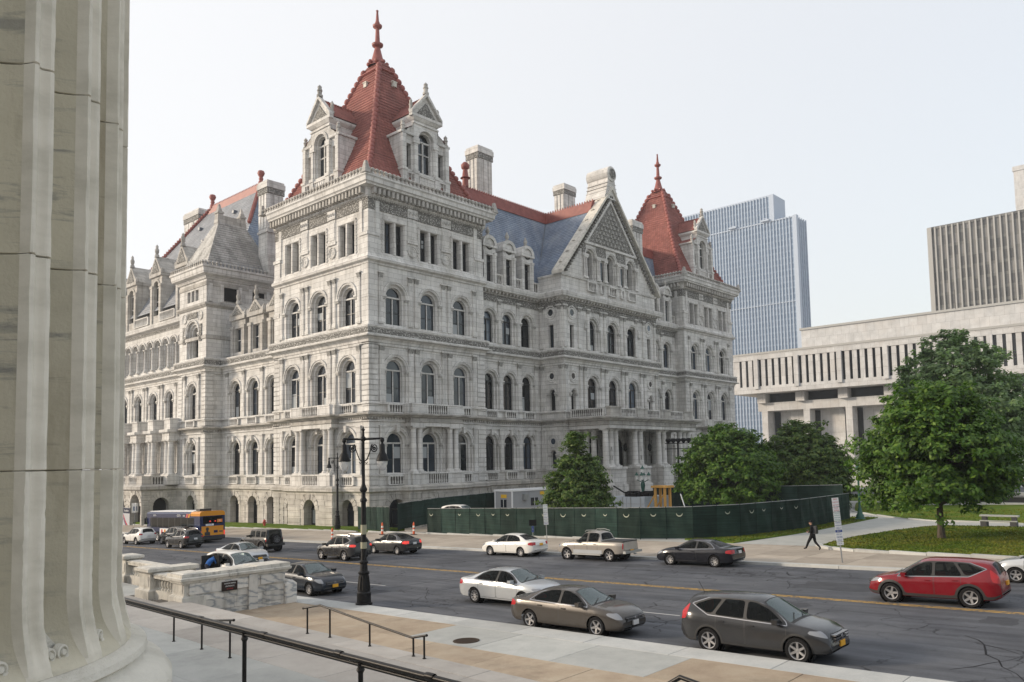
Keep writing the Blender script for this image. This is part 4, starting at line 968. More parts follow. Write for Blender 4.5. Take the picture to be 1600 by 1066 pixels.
# ---- bays with paired columns on the pavilions ---------------------------------
def colbay(frame, cx, hwid, y, full=True):
    p = 1.35; b = MB()
    b.box(cx-hwid, cx+hwid, y-p, y-.001, -3.3, -2.5); cp('bay_plinth', b.mesh('bay_plinth', G2), frame)
    b = MB(); b.sweep([(cx-hwid, y-.01), (cx-hwid, y-p), (cx+hwid, y-p), (cx+hwid, y-.01)], [(0, -3.55), (.12, -3.5), (.14, -3.3), (.5, -3.1), (.5, -2.72), (.2, -2.5), (0, -2.48)]); cp('bay_moulding', b.mesh('bay_moulding', G2), frame)
    op = dict(cx=cx, zs=-8.8, zp=-5.35, orders=[(1.25, 1.2)]); b = MB(); wall_cell(b, cx-hwid, cx+hwid, Zg, -3.3, y-p, op)
    for sx in (-1, 1): b.quad((cx+sx*hwid,y-p,Zg),(cx+sx*hwid,y,Zg),(cx+sx*hwid,y,-3.3),(cx+sx*hwid,y-p,-3.3))
    cp('bay_wall', b.mesh('bay_wall', G2), frame); cp('voussoir_arch', voussoir_mesh(1.25, 1.95, 9), frame, T(cx, y-p, -5.35)); window(frame, op, y-p, 'dark')
    rust(frame, cx-hwid, cx+hwid, y-p, Zg, Zp-.15, [(cx, 1.98, -5.35)], h=.74, L=1.9, single=True)
    fs_ = frame @ T(cx+hwid, y, 0) @ RZ(pi/2); rust(frame @ T(cx+hwid, y-p, 0) @ RZ(pi/2), 0, p, 0, Zg, Zp-.15, h=.74, stuff=RST); rust(frame @ T(cx-hwid, y, 0) @ RZ(-pi/2), 0, p, 0, Zg, Zp-.15, h=.74, stuff=RST)
    # pedestal and balustrade of the first floor, then the entablature and the balcony above
    for z0, z1 in ((-2.5, -1.1), (5.95, 7.25)):
        b = MB()
        for x in (cx-3.0, cx+3.0): b.box(x-1.15, x+1.15, y-p, y-.02, z0, z1); b.box(x-1.22, x+1.22, y-p-.08, y-.02, z1-.16, z1+.004)
        b.box(cx-1.9, cx+1.9, y-p+.5, y-.02, z0, z1-.02)
        for sx in (-1, 1): b.box(*sorted((cx+sx*4.15, cx+sx*hwid)), y-p+.25, y-.02, z0, z1-.05)
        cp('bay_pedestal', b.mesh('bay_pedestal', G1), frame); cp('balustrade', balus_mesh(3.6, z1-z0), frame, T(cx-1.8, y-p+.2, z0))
    b = MB(); b.box(cx-hwid+.4, cx+hwid-.4, y-p+.1, y-.01, 4.5, 5.5); cp('bay_architrave', b.mesh('bay_architrave', G1), frame)
    b = MB(); b.sweep([(cx-hwid+.4, y-.01), (cx-hwid+.4, y-p+.1), (cx+hwid-.4, y-p+.1), (cx+hwid-.4, y-.01)], [(0, 4.95), (.16, 5.0), (.16, 5.1), (0, 5.15), (.01, 5.5), (.25, 5.55), (.35, 5.7), (.75, 5.78), (.8, 5.95), (.3, 6.05), (-.5, 6.06)]); cp('bay_cornice', b.mesh('bay_cornice', G3), frame)
    for x in (-3.5, -2.5, 2.5, 3.5): cp('column', column_mesh(.38, 5.6), frame, T(cx+x, y-p+.62, -1.1))
colbay(FW, 9.5, 4.65, 0); colbay(FN, -10.05, 4.8, 0); colbay(FW, 81.5, 4.65, 0)
# ---- west entrance porch ---------------------------------------------------------
def porch():
    y0, y1 = -2.62, -9.9; x0, x1 = 33.6, 57.5
    b = MB(); b.box(x0, x1, y1, y0, 4.45, 5.5); por = cp('porch', b.mesh('porch', G1))
    b = MB(); b.sweep([(x0, y0), (x0, y1), (x1, y1), (x1, y0)], [(0, 4.9), (.15, 4.95), (.15, 5.1), (.02, 5.12), (.05, 5.5), (.3, 5.55), (.4, 5.75), (.85, 5.85), (.9, 6.05), (.4, 6.15), (-1.0, 6.2)]); cp('porch_cornice', b.mesh('porch_cornice', G3), parent=por)
    b = MB(); b.box(x0+.3, x1-.3, y1+.3, y0, 5.5, 6.1); cp('porch_deck', b.mesh('porch_deck', G3), parent=por)
    piers = [(35.5, 1.9), (42.3, 1.5), (48.8, 1.5), (55.6, 1.9)]
    for cx, hw in piers:
        for yy in (y1+1.2,):
            b = MB(); b.tbox(cx, yy, -9.5, -3.4, hw+.35, 1.55, hw+.2, 1.4); b.box(cx-hw, cx+hw, yy-1.2, yy+1.2, -3.4, -1.3); b.box(cx-hw-.15, cx+hw+.15, yy-1.35, yy+1.35, -1.3, -.95); cp('pier', b.mesh('pier', G1), parent=por)
            sp = (-1.25, 0.0, 1.15) if hw > 1.7 else (-.72, .72)
            for dx in sp: cp('column', column_mesh(.46, 5.4), parent=por, loc=T(cx+dx, yy, -.95))
        for dx in (-.72, .72): cp('column', column_mesh(.42, 5.4), parent=por, loc=T(cx+dx, y0-1.0, -.95))
        b = MB(); b.box(cx-1.3, cx+1.3, y0-1.6, y0, -9.5, -.95); cp('pier', b.mesh('pier', G1), parent=por)
        b = MB(); b.box(cx-1.3, cx+1.3, y1+.15, y1+.95, 6.1, 7.5); b.box(cx-1.4, cx+1.4, y1+.05, y1+1.05, 7.35, 7.55); cp('balcony_pier', b.mesh('balcony_pier', G3), parent=por)
    for yy in (y1+4.0, y1+5.3):
        for cx in (35.3, 55.7): cp('column', column_mesh(.42, 5.4), parent=por, loc=T(cx, yy, -.95))
    for cx in (35.3, 55.7):
        b = MB(); b.box(cx-.9, cx+.9, y1+3.2, y1+6, -9.5, -.95); cp('pier', b.mesh('pier', G1), parent=por)
    for a, c in zip(piers, piers[1:]):
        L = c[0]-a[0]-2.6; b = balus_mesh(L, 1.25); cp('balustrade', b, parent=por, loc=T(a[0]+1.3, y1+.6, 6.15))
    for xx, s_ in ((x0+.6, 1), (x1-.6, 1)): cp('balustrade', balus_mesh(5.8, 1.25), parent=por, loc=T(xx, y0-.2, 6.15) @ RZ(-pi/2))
    b = MB()
    for k in range(11): b.box(36, 55, y1-4.0+k*.38, y1+1, -9.5, -8.0+k*.17-.6) if k < 6 else None
    cp('porch_steps', b.mesh('porch_steps', G1), parent=por)
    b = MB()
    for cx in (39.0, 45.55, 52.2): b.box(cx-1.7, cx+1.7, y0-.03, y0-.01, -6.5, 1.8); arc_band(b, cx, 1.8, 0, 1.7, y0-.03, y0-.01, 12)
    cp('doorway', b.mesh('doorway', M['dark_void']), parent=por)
    lan = MB()
    for cx in (41.0, 47.6): lan.lathe([(0, .2), (.1, .25), (.28, .45), (.3, 1.1), (.12, 1.4), (.03, 1.5), (.03, 3.4)], (cx, y1+2.5, 1.0), n=8)
    cp('hanging_lantern', lan.mesh('hanging_lantern', M['black_iron']), parent=por)
porch()
# ---- north side: small stone tower, entrance porch, arcade and dormers ------------
Ptow = [(11.5, 47.2), (-.5, 47.2), (-.5, 38.5), (11.5, 38.5)]
def ntower():
    op = [dict(cx=-42.85, zs=16.6, zp=20.3, orders=[(1.9, .3), (1.5, .3), (1.15, .7)])]
    storey(FN, -47.2, -38.5, 16.2, 24.2, -.5, op, 'up'); window(FN, op[0], -.5, 'dark'); surround(FN, -42.85, 20.3, -.5, 1.9, 'a')
    for x, z in ((-45.4, 22.9), (-40.3, 22.9)): cp('medallion', disc_mesh(.75), FN, T(x, -.52, z))
    b = MB()
    for x0, x1, z0, z1 in ((-44.4, -41.3, 22.7, 23.6), (-45.9, -45.1, 19.0, 21.6), (-40.6, -39.8, 19.0, 21.6)): b.box(x0, x1, -.62, -.5, z0, z1)
    cp('carved_panel', b.mesh('carved_panel', CV), FN)
    WALL.setdefault(('up', 'tower'), MB()).quad((-.5,38.5,14.3),(11.5,38.5,14.3),(11.5,38.5,28.4),(-.5,38.5,28.4))
    op2 = [dict(cx=-42.85+dx, zs=25.3, zp=27.0, arch=False, orders=[(.5, .7)]) for dx in (-1.3, 0, 1.3)]
    storey(FN, -47.2, -38.5, 24.2, 28.4, -.5, op2, 'up')
    for o in op2: window(FN, o, -.5, 'dark')
    b = MB()
    for x in (2.3, 7.0): b.box(x, x+1.9, 38.3, 38.6, 25.2, 27.2)
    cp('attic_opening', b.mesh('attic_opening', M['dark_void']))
    b = MB()
    for x in (-.2, 1.6, 4.6, 6.3, 9.3, 10.8): b.box(x, x+.55, 38.28, 38.5, 24.9, 27.6)
    cp('pilaster_strip', b.mesh('pilaster_strip', G1))
    for z, pr in ((24.2, [(0, 24.0), (.15, 24.05), (.4, 24.35), (.42, 24.6), (0, 24.75)]), (19.4, [(0, 19.2), (.12, 19.25), (.12, 19.75), (0, 19.8)]), (27.4, [(0, 27.3), (.1, 27.3), (.1, 27.9), (0, 27.95)])): course('string_course', pr, G3, Ptow)
    course('tower_cornice', [(0, 28.2), (.2, 28.3), (.35, 28.7), (.9, 28.9), (1.0, 29.2), (1.05, 29.7), (1.2, 29.85), (1.2, 30.1), (.6, 30.2), (-1, 30.25)], G1, Ptow)
    b = MB()
    for (a, c) in zip(*[[(11.5, 48.2), (-1.5, 48.2), (-1.5, 37.5), (12.4, 37.5)][i:] for i in (0, 1)]):
        d = Vector(c)-Vector(a); n = int(d.length/.6)
        for i in range(n):
            m = Vector(a)+d*((i+.5)/n); b.tbox(m.x, m.y, 30.05, 30.5, .2, .2, .12, .12); b.tbox(m.x, m.y, 30.5, 30.8, .22, .22, .05, .05)
    cp('cresting', b.mesh('cresting', G3), kind='stuff')
    pr = []; n = 19
    b = MB(); b.sweep([(11.5, 47.2), (-.5, 47.2), (-.5, 38.5), (11.5, 38.5)], [(.2, 30.2), (-.35, 31.1)], closed=True); cp('lead_apron', b.mesh('lead_apron', M['lead']))
    for k in range(n):
        a0, a1 = .3+3.5*k/n, .3+3.5*(k+1)/n; z = 31.0+7.6*k/n; pr += [(-a0, z), (-a0-.03, z+.29), (-a1-.16, z+.30), (-a1-.16, z+.395), (-a1, z+.4)]
    b = MB(); b.sweep([(11.5, 47.2), (-.5, 47.2), (-.5, 38.5), (11.5, 38.5)], pr, closed=True); cp('stepped_stone_roof', b.mesh('stepped_stone_roof', M['stone_step']))
    b = MB(); b.box(3.4, 7.6, 42.25, 43.45, 38.5, 39.7)
    for x in (3.6, 7.4): b.tbox(x, 42.85, 38.4, 40.0, .55, .7, .4, .5); b.tbox(x, 42.85, 40.0, 40.3, .55, .65, .5, .6); b.tbox(x, 42.85, 40.3, 41.6, .38, .45, .1, .1)
    cp('roof_crest', b.mesh('roof_crest', G3))
ntower()
# low roof and gabled dormers over the north recess
b = MB(); slope(b, (2.2, 38.5, 16.2), (2.2, 20.2, 16.2), (9, 20.2, 21.0), (9, 38.5, 21.0), 16); b.quad((9,20.2,21),(9,38.5,21),(20,38.5,21),(20,20.2,21)); cp('slate_roof', b.mesh('slate_roof', M['slate_lit']))
def gdormer(hw, z0, ze, za, zs, zp, arch, depth):
    def f():
        m = MB(); op = dict(cx=0, zs=zs, zp=zp, arch=arch, orders=[(hw*.48, .6)]); wall_cell(m, -hw, hw, z0, ze, 0, op)
        for sx in (-1, 1):
            m.quad((sx*hw,0,z0),(sx*hw,depth,z0),(sx*hw,depth,ze),(sx*hw,0,ze)); m.box(*sorted((sx*hw*.62, sx*hw*.98)), -.2, .25, z0, zp-.1); m.box(*sorted((sx*hw*.55, sx*hw*1.06)), -.28, .25, zp-.1, zp+.35)
        m.box(-hw-.2, hw+.2, -.3, depth, ze-.45, ze)
        m.prism([(-hw-.3, ze), (hw+.3, ze), (0, za)], -.25, depth)
        if arch: arc_band(m, 0, zp, hw*.48, hw*.48+.4, -.12, 0)
        return m
    def tym():
        m = MB(); m.prism([(-hw*.7, ze+.25), (hw*.7, ze+.25), (0, za-.6)], -.34, -.24); return m
    def fin():
        m = MB(); r = hw*.14; z = za-.2; m.lathe([(r*1.5, z), (r*1.3, z+.4), (r*.8, z+.6), (r*1.2, z+.9), (r*1.3, z+1.3), (r*.7, z+1.6), (r*.9, z+1.9), (0, z+2.3)], (0, 0, 0), n=8)
        return m
    def fin2():
        m = MB(); r = hw*.14; m.lathe([(r*1.2, ze), (r*1.2, ze+.5), (0, ze+1.0)], (0, 0, 0), n=6); return m
    def win():
        m = MB(); o = outline(0, hw*.48, zs, zp, [pi*i/10 for i in range(11)], arch); m.add([(x, .55, z) for x, z in o], [tuple(range(len(o)))]); return m
    def wfr():
        m = MB(); m.box(-.06, .06, .42, .55, zs, zp); m.box(-hw*.48, hw*.48, .42, .55, zp-.08, zp+.08); m.box(-hw*.48, hw*.48, .46, .55, (zs+zp)/2, (zs+zp)/2+.1); return m
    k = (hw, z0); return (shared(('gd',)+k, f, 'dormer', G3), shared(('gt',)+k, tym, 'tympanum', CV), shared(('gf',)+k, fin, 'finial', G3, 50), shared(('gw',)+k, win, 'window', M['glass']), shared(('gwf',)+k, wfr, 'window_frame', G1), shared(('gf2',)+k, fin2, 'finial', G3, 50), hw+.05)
def put_gd(ms, frame, x, y):
    d = cp('dormer', ms[0], frame, T(x, y, 0)); cp('tympanum', ms[1], parent=d); cp('finial', ms[2], parent=d); cp('window', ms[3], parent=d); cp('window_frame', ms[4], parent=d)
    for sx in (-1, 1): cp('finial', ms[5], parent=d, loc=T(sx*ms[6], 0, 0))
g1 = gdormer(2.0, 15.8, 22.3, 24.4, 17.0, 20.6, False, 7)
for x in (-34.9, -29.8, -24.4): put_gd(g1, FN, x, 2.7)
# north centre: arcade of small arches, cornice, balustrade and tall dormers
ac = [-82.0+3.0*k for k in range(12)]
ops = [dict(cx=c, zs=16.7, zp=20.6, orders=[(1.12, .35), (.85, .5)]) for c in ac]
storey(FN, -83.5, -47.2, 16.3, 24.2, 2.1, ops, 'up')
for op in ops:
    window(FN, op, 2.1, 'dark')
    if op['cx'] < -48.5: surround(FN, op['cx'], 20.6, 2.1, 1.12, 'n'); cp('column', column_mesh(.24, 4.0), FN, T(op['cx']+1.5, 1.95, 16.6))
course('main_cornice', [(0, 22.9), (.1, 22.95), (.12, 23.6), (.7, 23.8), (.8, 24.2), (.85, 24.5), (.3, 24.7), (0, 24.75)], G1, [(2.1, 83.5), (2.1, 47.2)])
course('carved_frieze', [(.1, 23.0), (.14, 23.02), (.14, 23.5), (.1, 23.52)], CV, [(2.1, 83.5), (2.1, 47.2)])
g2 = gdormer(2.1, 24.7, 33.4, 36.6, 26.2, 31.2, True, 6)
for x in (-82.0, -72.2, -62.0, -52.2): put_gd(g2, FN, x, 2.2)
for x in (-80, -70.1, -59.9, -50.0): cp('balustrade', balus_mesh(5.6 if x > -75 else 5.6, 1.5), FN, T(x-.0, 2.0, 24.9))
# great hipped roof behind, red hips and crest
b = MB(); A, B_, C_, D_ = (4.4, 86, 30.8), (4.4, 38.7, 30.8), (15, 50, 49.2), (15, 67.5, 49.2)
slope(b, A, B_, C_, D_, 40); slope(b, (2.3, 86, 27.1), (2.3, 47.3, 27.1), (4.4, 47.3, 30.8), (4.4, 86, 30.8), 8); cp('slate_roof', b.mesh('slate_roof', M['slate_lit']))
b = MB(); slope(b, B_, (26, 38.7, 30.8), (15.6, 50, 49.2), C_, 40); slope(b, (26, 86, 30.8), A, D_, (15.6, 67.5, 49.2), 20); cp('slate_roof', b.mesh('slate_roof', M['slate']))
b = MB(); b.box(12, 25, 38.9, 84, 15, 30.8); b.box(9, 20, 20.5, 38.7, 15, 23); cp('attic_block', b.mesh('attic_block', G3))
b = MB()
for p, q in ((B_, C_), (A, D_)):
    for k in range(46):
        t = (k+.5)/46
        if p is B_ and t < .5: continue
        v = Vector(p).lerp(Vector(q), t); b.lathe([(.2, -.3), (.38, 0), (.3, .3)], v+Vector((-.1, 0, .25)), n=6)
for k in range(4): b.box(14.3+k*.14, 16, 49.5-k*.3, 68-k*.1, 47.9+k*.42, 48.3+k*.42)
for k in range(34): b.tbox(14.9, 50.3+k*.5, 49.5, 49.95, .1, .16, .05, .06)
cp('ridge_cresting', b.mesh('ridge_cresting', M['red_ridge'], 40), kind='stuff')
for v in (50.0, 67.6):
    b = MB(); b.lathe([(.55, 49), (.45, 50.0), (.3, 50.2), (.42, 50.5), (.3, 50.8), (.5, 51.1), (.66, 51.5), (.5, 51.9), (0, 52.1)], (15, v, 0), n=10); cp('ridge_finial', b.mesh('ridge_finial', M['red_ridge'], 50))
b = MB()
for v, t in ((54, .75), (57, .6), (60, .5), (66, .72), (50, .3)): q = Vector((4.4+10.6*t, v, 30.8+18.4*t)); b.box(q.x-.5, q.x+.2, v-.3, v+.3, q.z, q.z+.5)
cp('roof_vent', b.mesh('roof_vent', M['lead']))
# north entrance porch with terrace and column piers
def nporch():
    y = -5.9
    F2 = FW @ T(0, 47.3, 0)
    b = MB(); op = dict(cx=-3.0, zs=-9.6, zp=-5.6, orders=[(1.2, 1.0)]); wall_cell(b, y, -.5, Zg, -3.2, 0, op); np_ = cp('entrance_porch', b.mesh('entrance_porch', G3), F2)
    rust(F2, y, -.5, 0, Zg, -3.3, [(-3.0, 1.95, -5.6)], h=.74, stuff=RST)
    cp('voussoir_arch', voussoir_mesh(1.2, 1.9, 11), F2, T(-3, 0, -5.6))
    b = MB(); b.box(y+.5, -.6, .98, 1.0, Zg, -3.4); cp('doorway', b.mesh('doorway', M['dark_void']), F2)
    ops = [dict(cx=-49.5-5.6*k, zs=-9.8, zp=-5.6, orders=[(1.75, 1.2)]) for k in range(6)]
    FP = FN; storey(FP, -83, -47.3, Zg, -3.2, y, ops[::-1], 'base')
    for o in ops: cp('voussoir_arch', voussoir_mesh(1.75, 2.4, 11), FP, T(o['cx'], y, -5.6))
    rust(FP, -83, -47.3, y, Zg, -3.3, [(o['cx'], 2.4, -5.6) for o in ops], h=.74, stuff=RST)
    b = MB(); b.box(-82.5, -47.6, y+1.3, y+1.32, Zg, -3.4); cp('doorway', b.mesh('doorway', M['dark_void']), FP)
    b = MB(); b.box(-83, -47.3, y, 2.0, -3.2, -2.5); cp('terrace_deck', b.mesh('terrace_deck', G3), FP)
    b = MB(); b.sweep([(-.5, 47.3), (y, 47.3), (y, 83)][::-1], [(0, -3.4), (.15, -3.3), (.4, -3.1), (.4, -2.7), (.15, -2.5), (0, -2.45)]); cp('porch_moulding', b.mesh('porch_moulding', G3))
    b = MB(); b.box(y, y+.5, 47.35, 49.2, -2.5, -1.1); b.box(-2.4, -.6, 47.35, 47.8, -2.5, -1.1); b.box(y+.5, y+1.4, 47.35, 47.8, -2.5, -1.15)
    for k in range(6): b.box(y, y+.5, 52+5.6*k, 53.3+5.6*k, -2.5, -1.1)
    cp('balustrade_pier', b.mesh('balustrade_pier', G3))
    for k in range(6): cp('balustrade', balus_mesh(4.2 if k else 2.8, 1.35), FN, T(-(47.8+5.6*(k+1)-1.4) if k else -52, y+.3, -2.5))
    cp('balustrade', balus_mesh(2.1, 1.35), F2, T(y+1.4, .3, -2.5))
    for k in range(6):
        v = -47.6-5.95*k
        b = MB(); b.box(v-1.3, v+1.3, -2.6, 2.0, -2.5, -1.1); cp('pedestal', b.mesh('pedestal', G1), FN); b = MB(); b.box(v-1.2, v+1.2, -2.3, 2.0, 4.4, 5.5); b.box(v-1.45, v+1.45, -2.7, 2.0, 5.5, 5.95); b.box(v-1.0, v+1.0, -2.1, 2.0, 5.95, 7.6); b.box(v-1.08, v+1.08, -2.2, 2.0, 7.45, 7.7)
        cp('column_pier', b.mesh('column_pier', G1), FN)
        for dx, dy in ((-.6, -1.7), (.6, -1.7), (.6, -.2)): cp('column', column_mesh(.5, 5.5), FN, T(v+dx, dy, -1.1))
nporch()
# hanging banner between the porch arches
b = MB(); b.box(-53.6, -51.2, -6.02, -5.97, -9.6, -5.9); bn = link('banner', b.mesh('banner', mat('grey_cloth', (.42, .43, .45), .8)), None, FN)
tag(bn, 'tall grey banner with a red and navy swoosh beside the porch arch', 'banner')
b = MB(); b.box(-53.6, -51.2, -6.03, -6.021, -6.75, -5.95); link('header', b.mesh('header', mat('navy_cloth', (.03, .035, .06), .8)), bn)
def swoosh(z0, z1, m):
    b = MB(); pts = [(-53.5, 0), (-52.8, -.9), (-52.0, -1.55), (-51.3, -1.95)]
    for (xa, za), (xb, zb) in zip(pts, pts[1:]): b.quad((xa, -6.024, z0+za), (xb, -6.024, z0+zb), (xb, -6.024, z1+zb), (xa, -6.024, z1+za))
    link('swoosh', b.mesh('swoosh', m), bn)
swoosh(-7.25, -6.85, mat('crimson_print', (.35, .03, .05), .7)); swoosh(-7.6, -7.3, mat('navy_print', (.03, .04, .12), .7))
def small_sign(b): return b
def text_mesh(s, size, m, depth=0.004, align='CENTER'):
    cu = bpy.data.curves.new('t', 'FONT'); cu.body = s; cu.size = size; cu.align_x = align; cu.align_y = 'CENTER'; cu.extrude = depth; cu.resolution_u = 2
    o = bpy.data.objects.new('t', cu); COL.objects.link(o); dg = bpy.context.evaluated_depsgraph_get()
    me = bpy.data.meshes.new_from_object(o.evaluated_get(dg)); bpy.data.objects.remove(o); bpy.data.curves.remove(cu)
    me.materials.clear(); me.materials.append(m); return me
UPR = Matrix(((1,0,0,0),(0,0,-1,0),(0,1,0,0),(0,0,0,1)))     # text standing upright facing -y
M['white_print'] = mat('white_print', (.75, .75, .74), .7)
link('lettering', text_mesh('Simplified', .42, M['white_print']), bn, T(-52.4, -6.04, -6.35) @ UPR)
link('lettering', text_mesh('CDTA', .5, M['white_print']), bn, T(-52.4, -6.03, -9.3) @ UPR)
for k, mb_ in WALL.items():
    if mb_.f: cp('wall', mb_.mesh('wall', G2 if k[0] == 'base' else G1))
cp('dentil_rows', DEN.mesh('dentil_rows', G3), kind='stuff')
cp('rusticated_stones', RST.mesh('rusticated_stones', G2), kind='stuff')
# solid core so that no light leaks through
b = MB(); b.box(1.2, 18.8, 1.2, 20, -10, 33); b.box(4, 20, 20, 84, -10, 15); b.box(3.5, 11.4, 38.9, 47.1, 15, 30); b.box(19, 72, 3.3, 20, -10, 25); b.box(34.2, 57.0, -1.2, 4, -10, 25); b.box(73.2, 90.8, 1.2, 20, -10, 33)
cp('core', b.mesh('core', M['dark_void']))

asg = thing('access_sign', 'small white and blue access sign standing in the porch arch above the bus roof', 'sign', (CS-6.3, CY+48.6, -7.4))
b = MB(); b.box(-.03, .03, -.03, .03, -1.5, 1.0); link('post', b.mesh('post', M['lead']), asg)
b = MB(); b.box(-.05, -.03, -.45, .45, .9, 2.3); b.box(-.48, .48, -.05, -.03, .9, 2.3); pl0 = link('plate', b.mesh('plate', M['white_print']), asg)
b = MB(); b.box(-.3, .3, -.06, -.052, 1.15, 1.8); link('symbol', b.mesh('symbol', M['slate']), pl0)
# ================================================================ modern buildings beyond
M['pale_marble'] = stone('pale_marble_cladding', (.52, .525, .53), bw=2.2, bh=3.1, mort=.02, stain=.12, var=.06, warm=(.56, .50, .45), warmf=.22, bumpd=.01)
M['slit_glass'] = mat('bronze_slit_glass', (.022, .024, .028), .15)
M['tower_glass'] = mat('haze_blue_tower_glass', (.10, .17, .27), .25); nt = NT(M['tower_glass']); p = nt.pos()  # blue of distance haze and mirrored sky put into the glass colour
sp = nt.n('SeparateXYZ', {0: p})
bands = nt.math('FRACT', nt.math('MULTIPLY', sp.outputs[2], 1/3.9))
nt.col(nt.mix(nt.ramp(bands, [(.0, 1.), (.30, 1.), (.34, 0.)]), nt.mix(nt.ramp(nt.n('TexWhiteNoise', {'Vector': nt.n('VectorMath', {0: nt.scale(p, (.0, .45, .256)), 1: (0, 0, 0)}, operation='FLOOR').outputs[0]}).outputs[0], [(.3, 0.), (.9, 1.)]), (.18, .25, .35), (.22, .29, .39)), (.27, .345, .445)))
M['tower_rib'] = mat('tower_rib_haze_blue', (.40, .46, .55), .7)  # pale ribs tinted with the same haze blue
M['tan_rib'] = mat('tan_stone_rib', (.37, .37, .36), .8)
M['grey_glass'] = mat('grey_bronze_glass', (.045, .045, .047), .3); nt = NT(M['grey_glass']); sp = nt.n('SeparateXYZ', {0: nt.pos()})
nt.col(nt.mix(nt.ramp(nt.math('FRACT', nt.math('MULTIPLY', sp.outputs[2], 1/4.2)), [(.0, 1.), (.22, 1.), (.26, 0.)]), nt.mix(nt.ramp(nt.n('TexWhiteNoise', {'Vector': nt.n('VectorMath', {0: nt.scale(nt.pos(), (0, .56, .238)), 1: (0, 0, 0)}, operation='FLOOR').outputs[0]}).outputs[0], [(.3, 0.), (.95, 1.)]), (.085, .085, .085), (.20, .195, .19)), (.15, .148, .14)))
def part(name, mb, m, parent, smooth=None, mt=None, **kw): return link(name, mb.mesh(name, m, smooth), parent, mt, **kw)
# blue glass tower, far beyond; north face towards the viewer
tw = thing('glass_tower', 'very tall hazy blue glass office tower with a stepped top and white ribs', 'tower', (480, 230, -10))
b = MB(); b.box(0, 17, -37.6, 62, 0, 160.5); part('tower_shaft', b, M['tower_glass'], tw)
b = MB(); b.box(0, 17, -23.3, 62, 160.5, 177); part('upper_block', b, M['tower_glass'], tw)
b = MB()
for k in range(46):
    y = -36.0+k*2.1; top = 161.2 if y < -23.3 else 177.6
    b.box(-.75, .1, y-.20, y+.20, 0, top)
for k in range(5): b.box(2+k*3.4-.3, 2+k*3.4+.3, -38.3, -37.5, 0, 161.2)
for z, t in ((160.4, .8), (107, .5)): b.box(-.5, .05, -37.6, 62, z, z+t)
for k in range(3): b.box(3+k*5-.3, 3+k*5+.3, -24.0, -23.2, 160.5, 177.6)
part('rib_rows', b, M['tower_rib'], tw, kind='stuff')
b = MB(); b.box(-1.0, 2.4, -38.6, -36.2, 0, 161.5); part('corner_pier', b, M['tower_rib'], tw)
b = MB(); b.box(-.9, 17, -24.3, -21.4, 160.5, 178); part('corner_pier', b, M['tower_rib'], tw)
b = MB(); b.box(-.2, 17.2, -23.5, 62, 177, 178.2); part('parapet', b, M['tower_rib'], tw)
for y in (-18.5, 4.0):
    b = MB(); b.box(-2.2, 1, y-2.6, y+2.6, 161.2, 162.2); b.tube([(-1.5, y-2, 162.2), (0, y+2, 163.8)], .25, 5); part('maintenance_cradle', b, M['tower_rib'], tw)
# grey ribbed slab at the right
gt = thing('ribbed_office_block', 'grey ribbed office block with pale vertical stone fins rising at the right edge', 'office block', (300, 40, -10))
b = MB(); b.box(0, 35, -22, 33.1, 0, 88.3); part('glass_wall', b, M['grey_glass'], gt)
ribm = MB(); ribm.box(-.5, .1, -.25, .25, 0, 88.9); rm = ribm.mesh('stone_fin', M['tan_rib'])
for k in range(30): link('stone_fin', rm, gt, T(0, 31.2-k*1.79, 0))
b = MB(); b.box(-.9, 3, 32.2, 33.6, 0, 89); part('corner_pier', b, M['tan_rib'], gt)
b = MB(); b.box(-.3, 35, -22, 33.3, 88.3, 89.2); part('parapet', b, M['grey_glass'], gt)
bt = thing('plain_stone_tower', 'plain pale stone shaft rising behind the ribbed block at the right edge', 'tower', (420, 40, -10))
b = MB(); b.box(0, 25, 5, 25.7, 0, 141); part('tower_shaft', b, M['pale_marble'], bt)
b = MB(); b.box(-.4, 25, 4.8, 26.1, 139.5, 141.6); part('parapet', b, M['pale_marble'], bt)
# long low marble office building with slit windows
lo = thing('marble_office_building', 'long low white marble office building with dark slit windows beyond the park', 'office building', (205, 0, 0))
PM = M['pale_marble']
b = MB(); b.box(.9, 60, -60, 101.3, 17.6, 28.3); part('upper_storeys', b, PM, lo)
b = MB(); b.box(-.15, .9, -60, 101.95, 26.75, 28.2); b.box(-.15, .9, -60, 101.95, 17.55, 19.4); b.box(0, 60, 101.3, 101.95, 17.56, 28.19); part('wall_band', b, PM, lo)
b = MB(); b.box(-.3, 60, -60, 102.1, 28.2, 28.75); part('roof_edge', b, M['tan_rib'], lo)
b = MB(); b.box(20, 60, -60, 90.0, 28.7, 36.6); part('penthouse', b, PM, lo)
b = MB(); b.box(19.6, 60, -60, 90.4, 36.6, 37.2); b.box(19.7, 60, -60, 90.3, 29.6, 30.2); part('roof_edge', b, M['tan_rib'], lo)
sg = MB(); sg.box(.40, .9, -.37, .37, 19.4, 26.8); sgm = sg.mesh('slit_window', M['slit_glass'])
fn = MB(); fn.box(-.0, .9, -.565, .565, 19.4, 26.75); fnm = fn.mesh('wall_panel', PM)
fn = MB(); fn.box(-.62, .9, -.59, .59, 18.7, 26.9); fn2 = fn.mesh('wall_fin', PM)
step = 1.87
for k in range(86):
    y = 99.9-.37-k*step
    if y < -58: break
    link('slit_window', sgm, lo, T(0, y, 0))
    big = k % 6 == 2
    link('wall_fin' if big else 'wall_panel', fn2 if big else fnm, lo, T(0, y-step/2, 0))
b = MB(); b.box(.05, .9, 99.9, 101.3, 19.4, 26.75); part('wall_panel', b, PM, lo)
b = MB(); b.box(5.0, 55, -60, 97.2, 12.8, 15.1); part('spandrel', b, PM, lo)
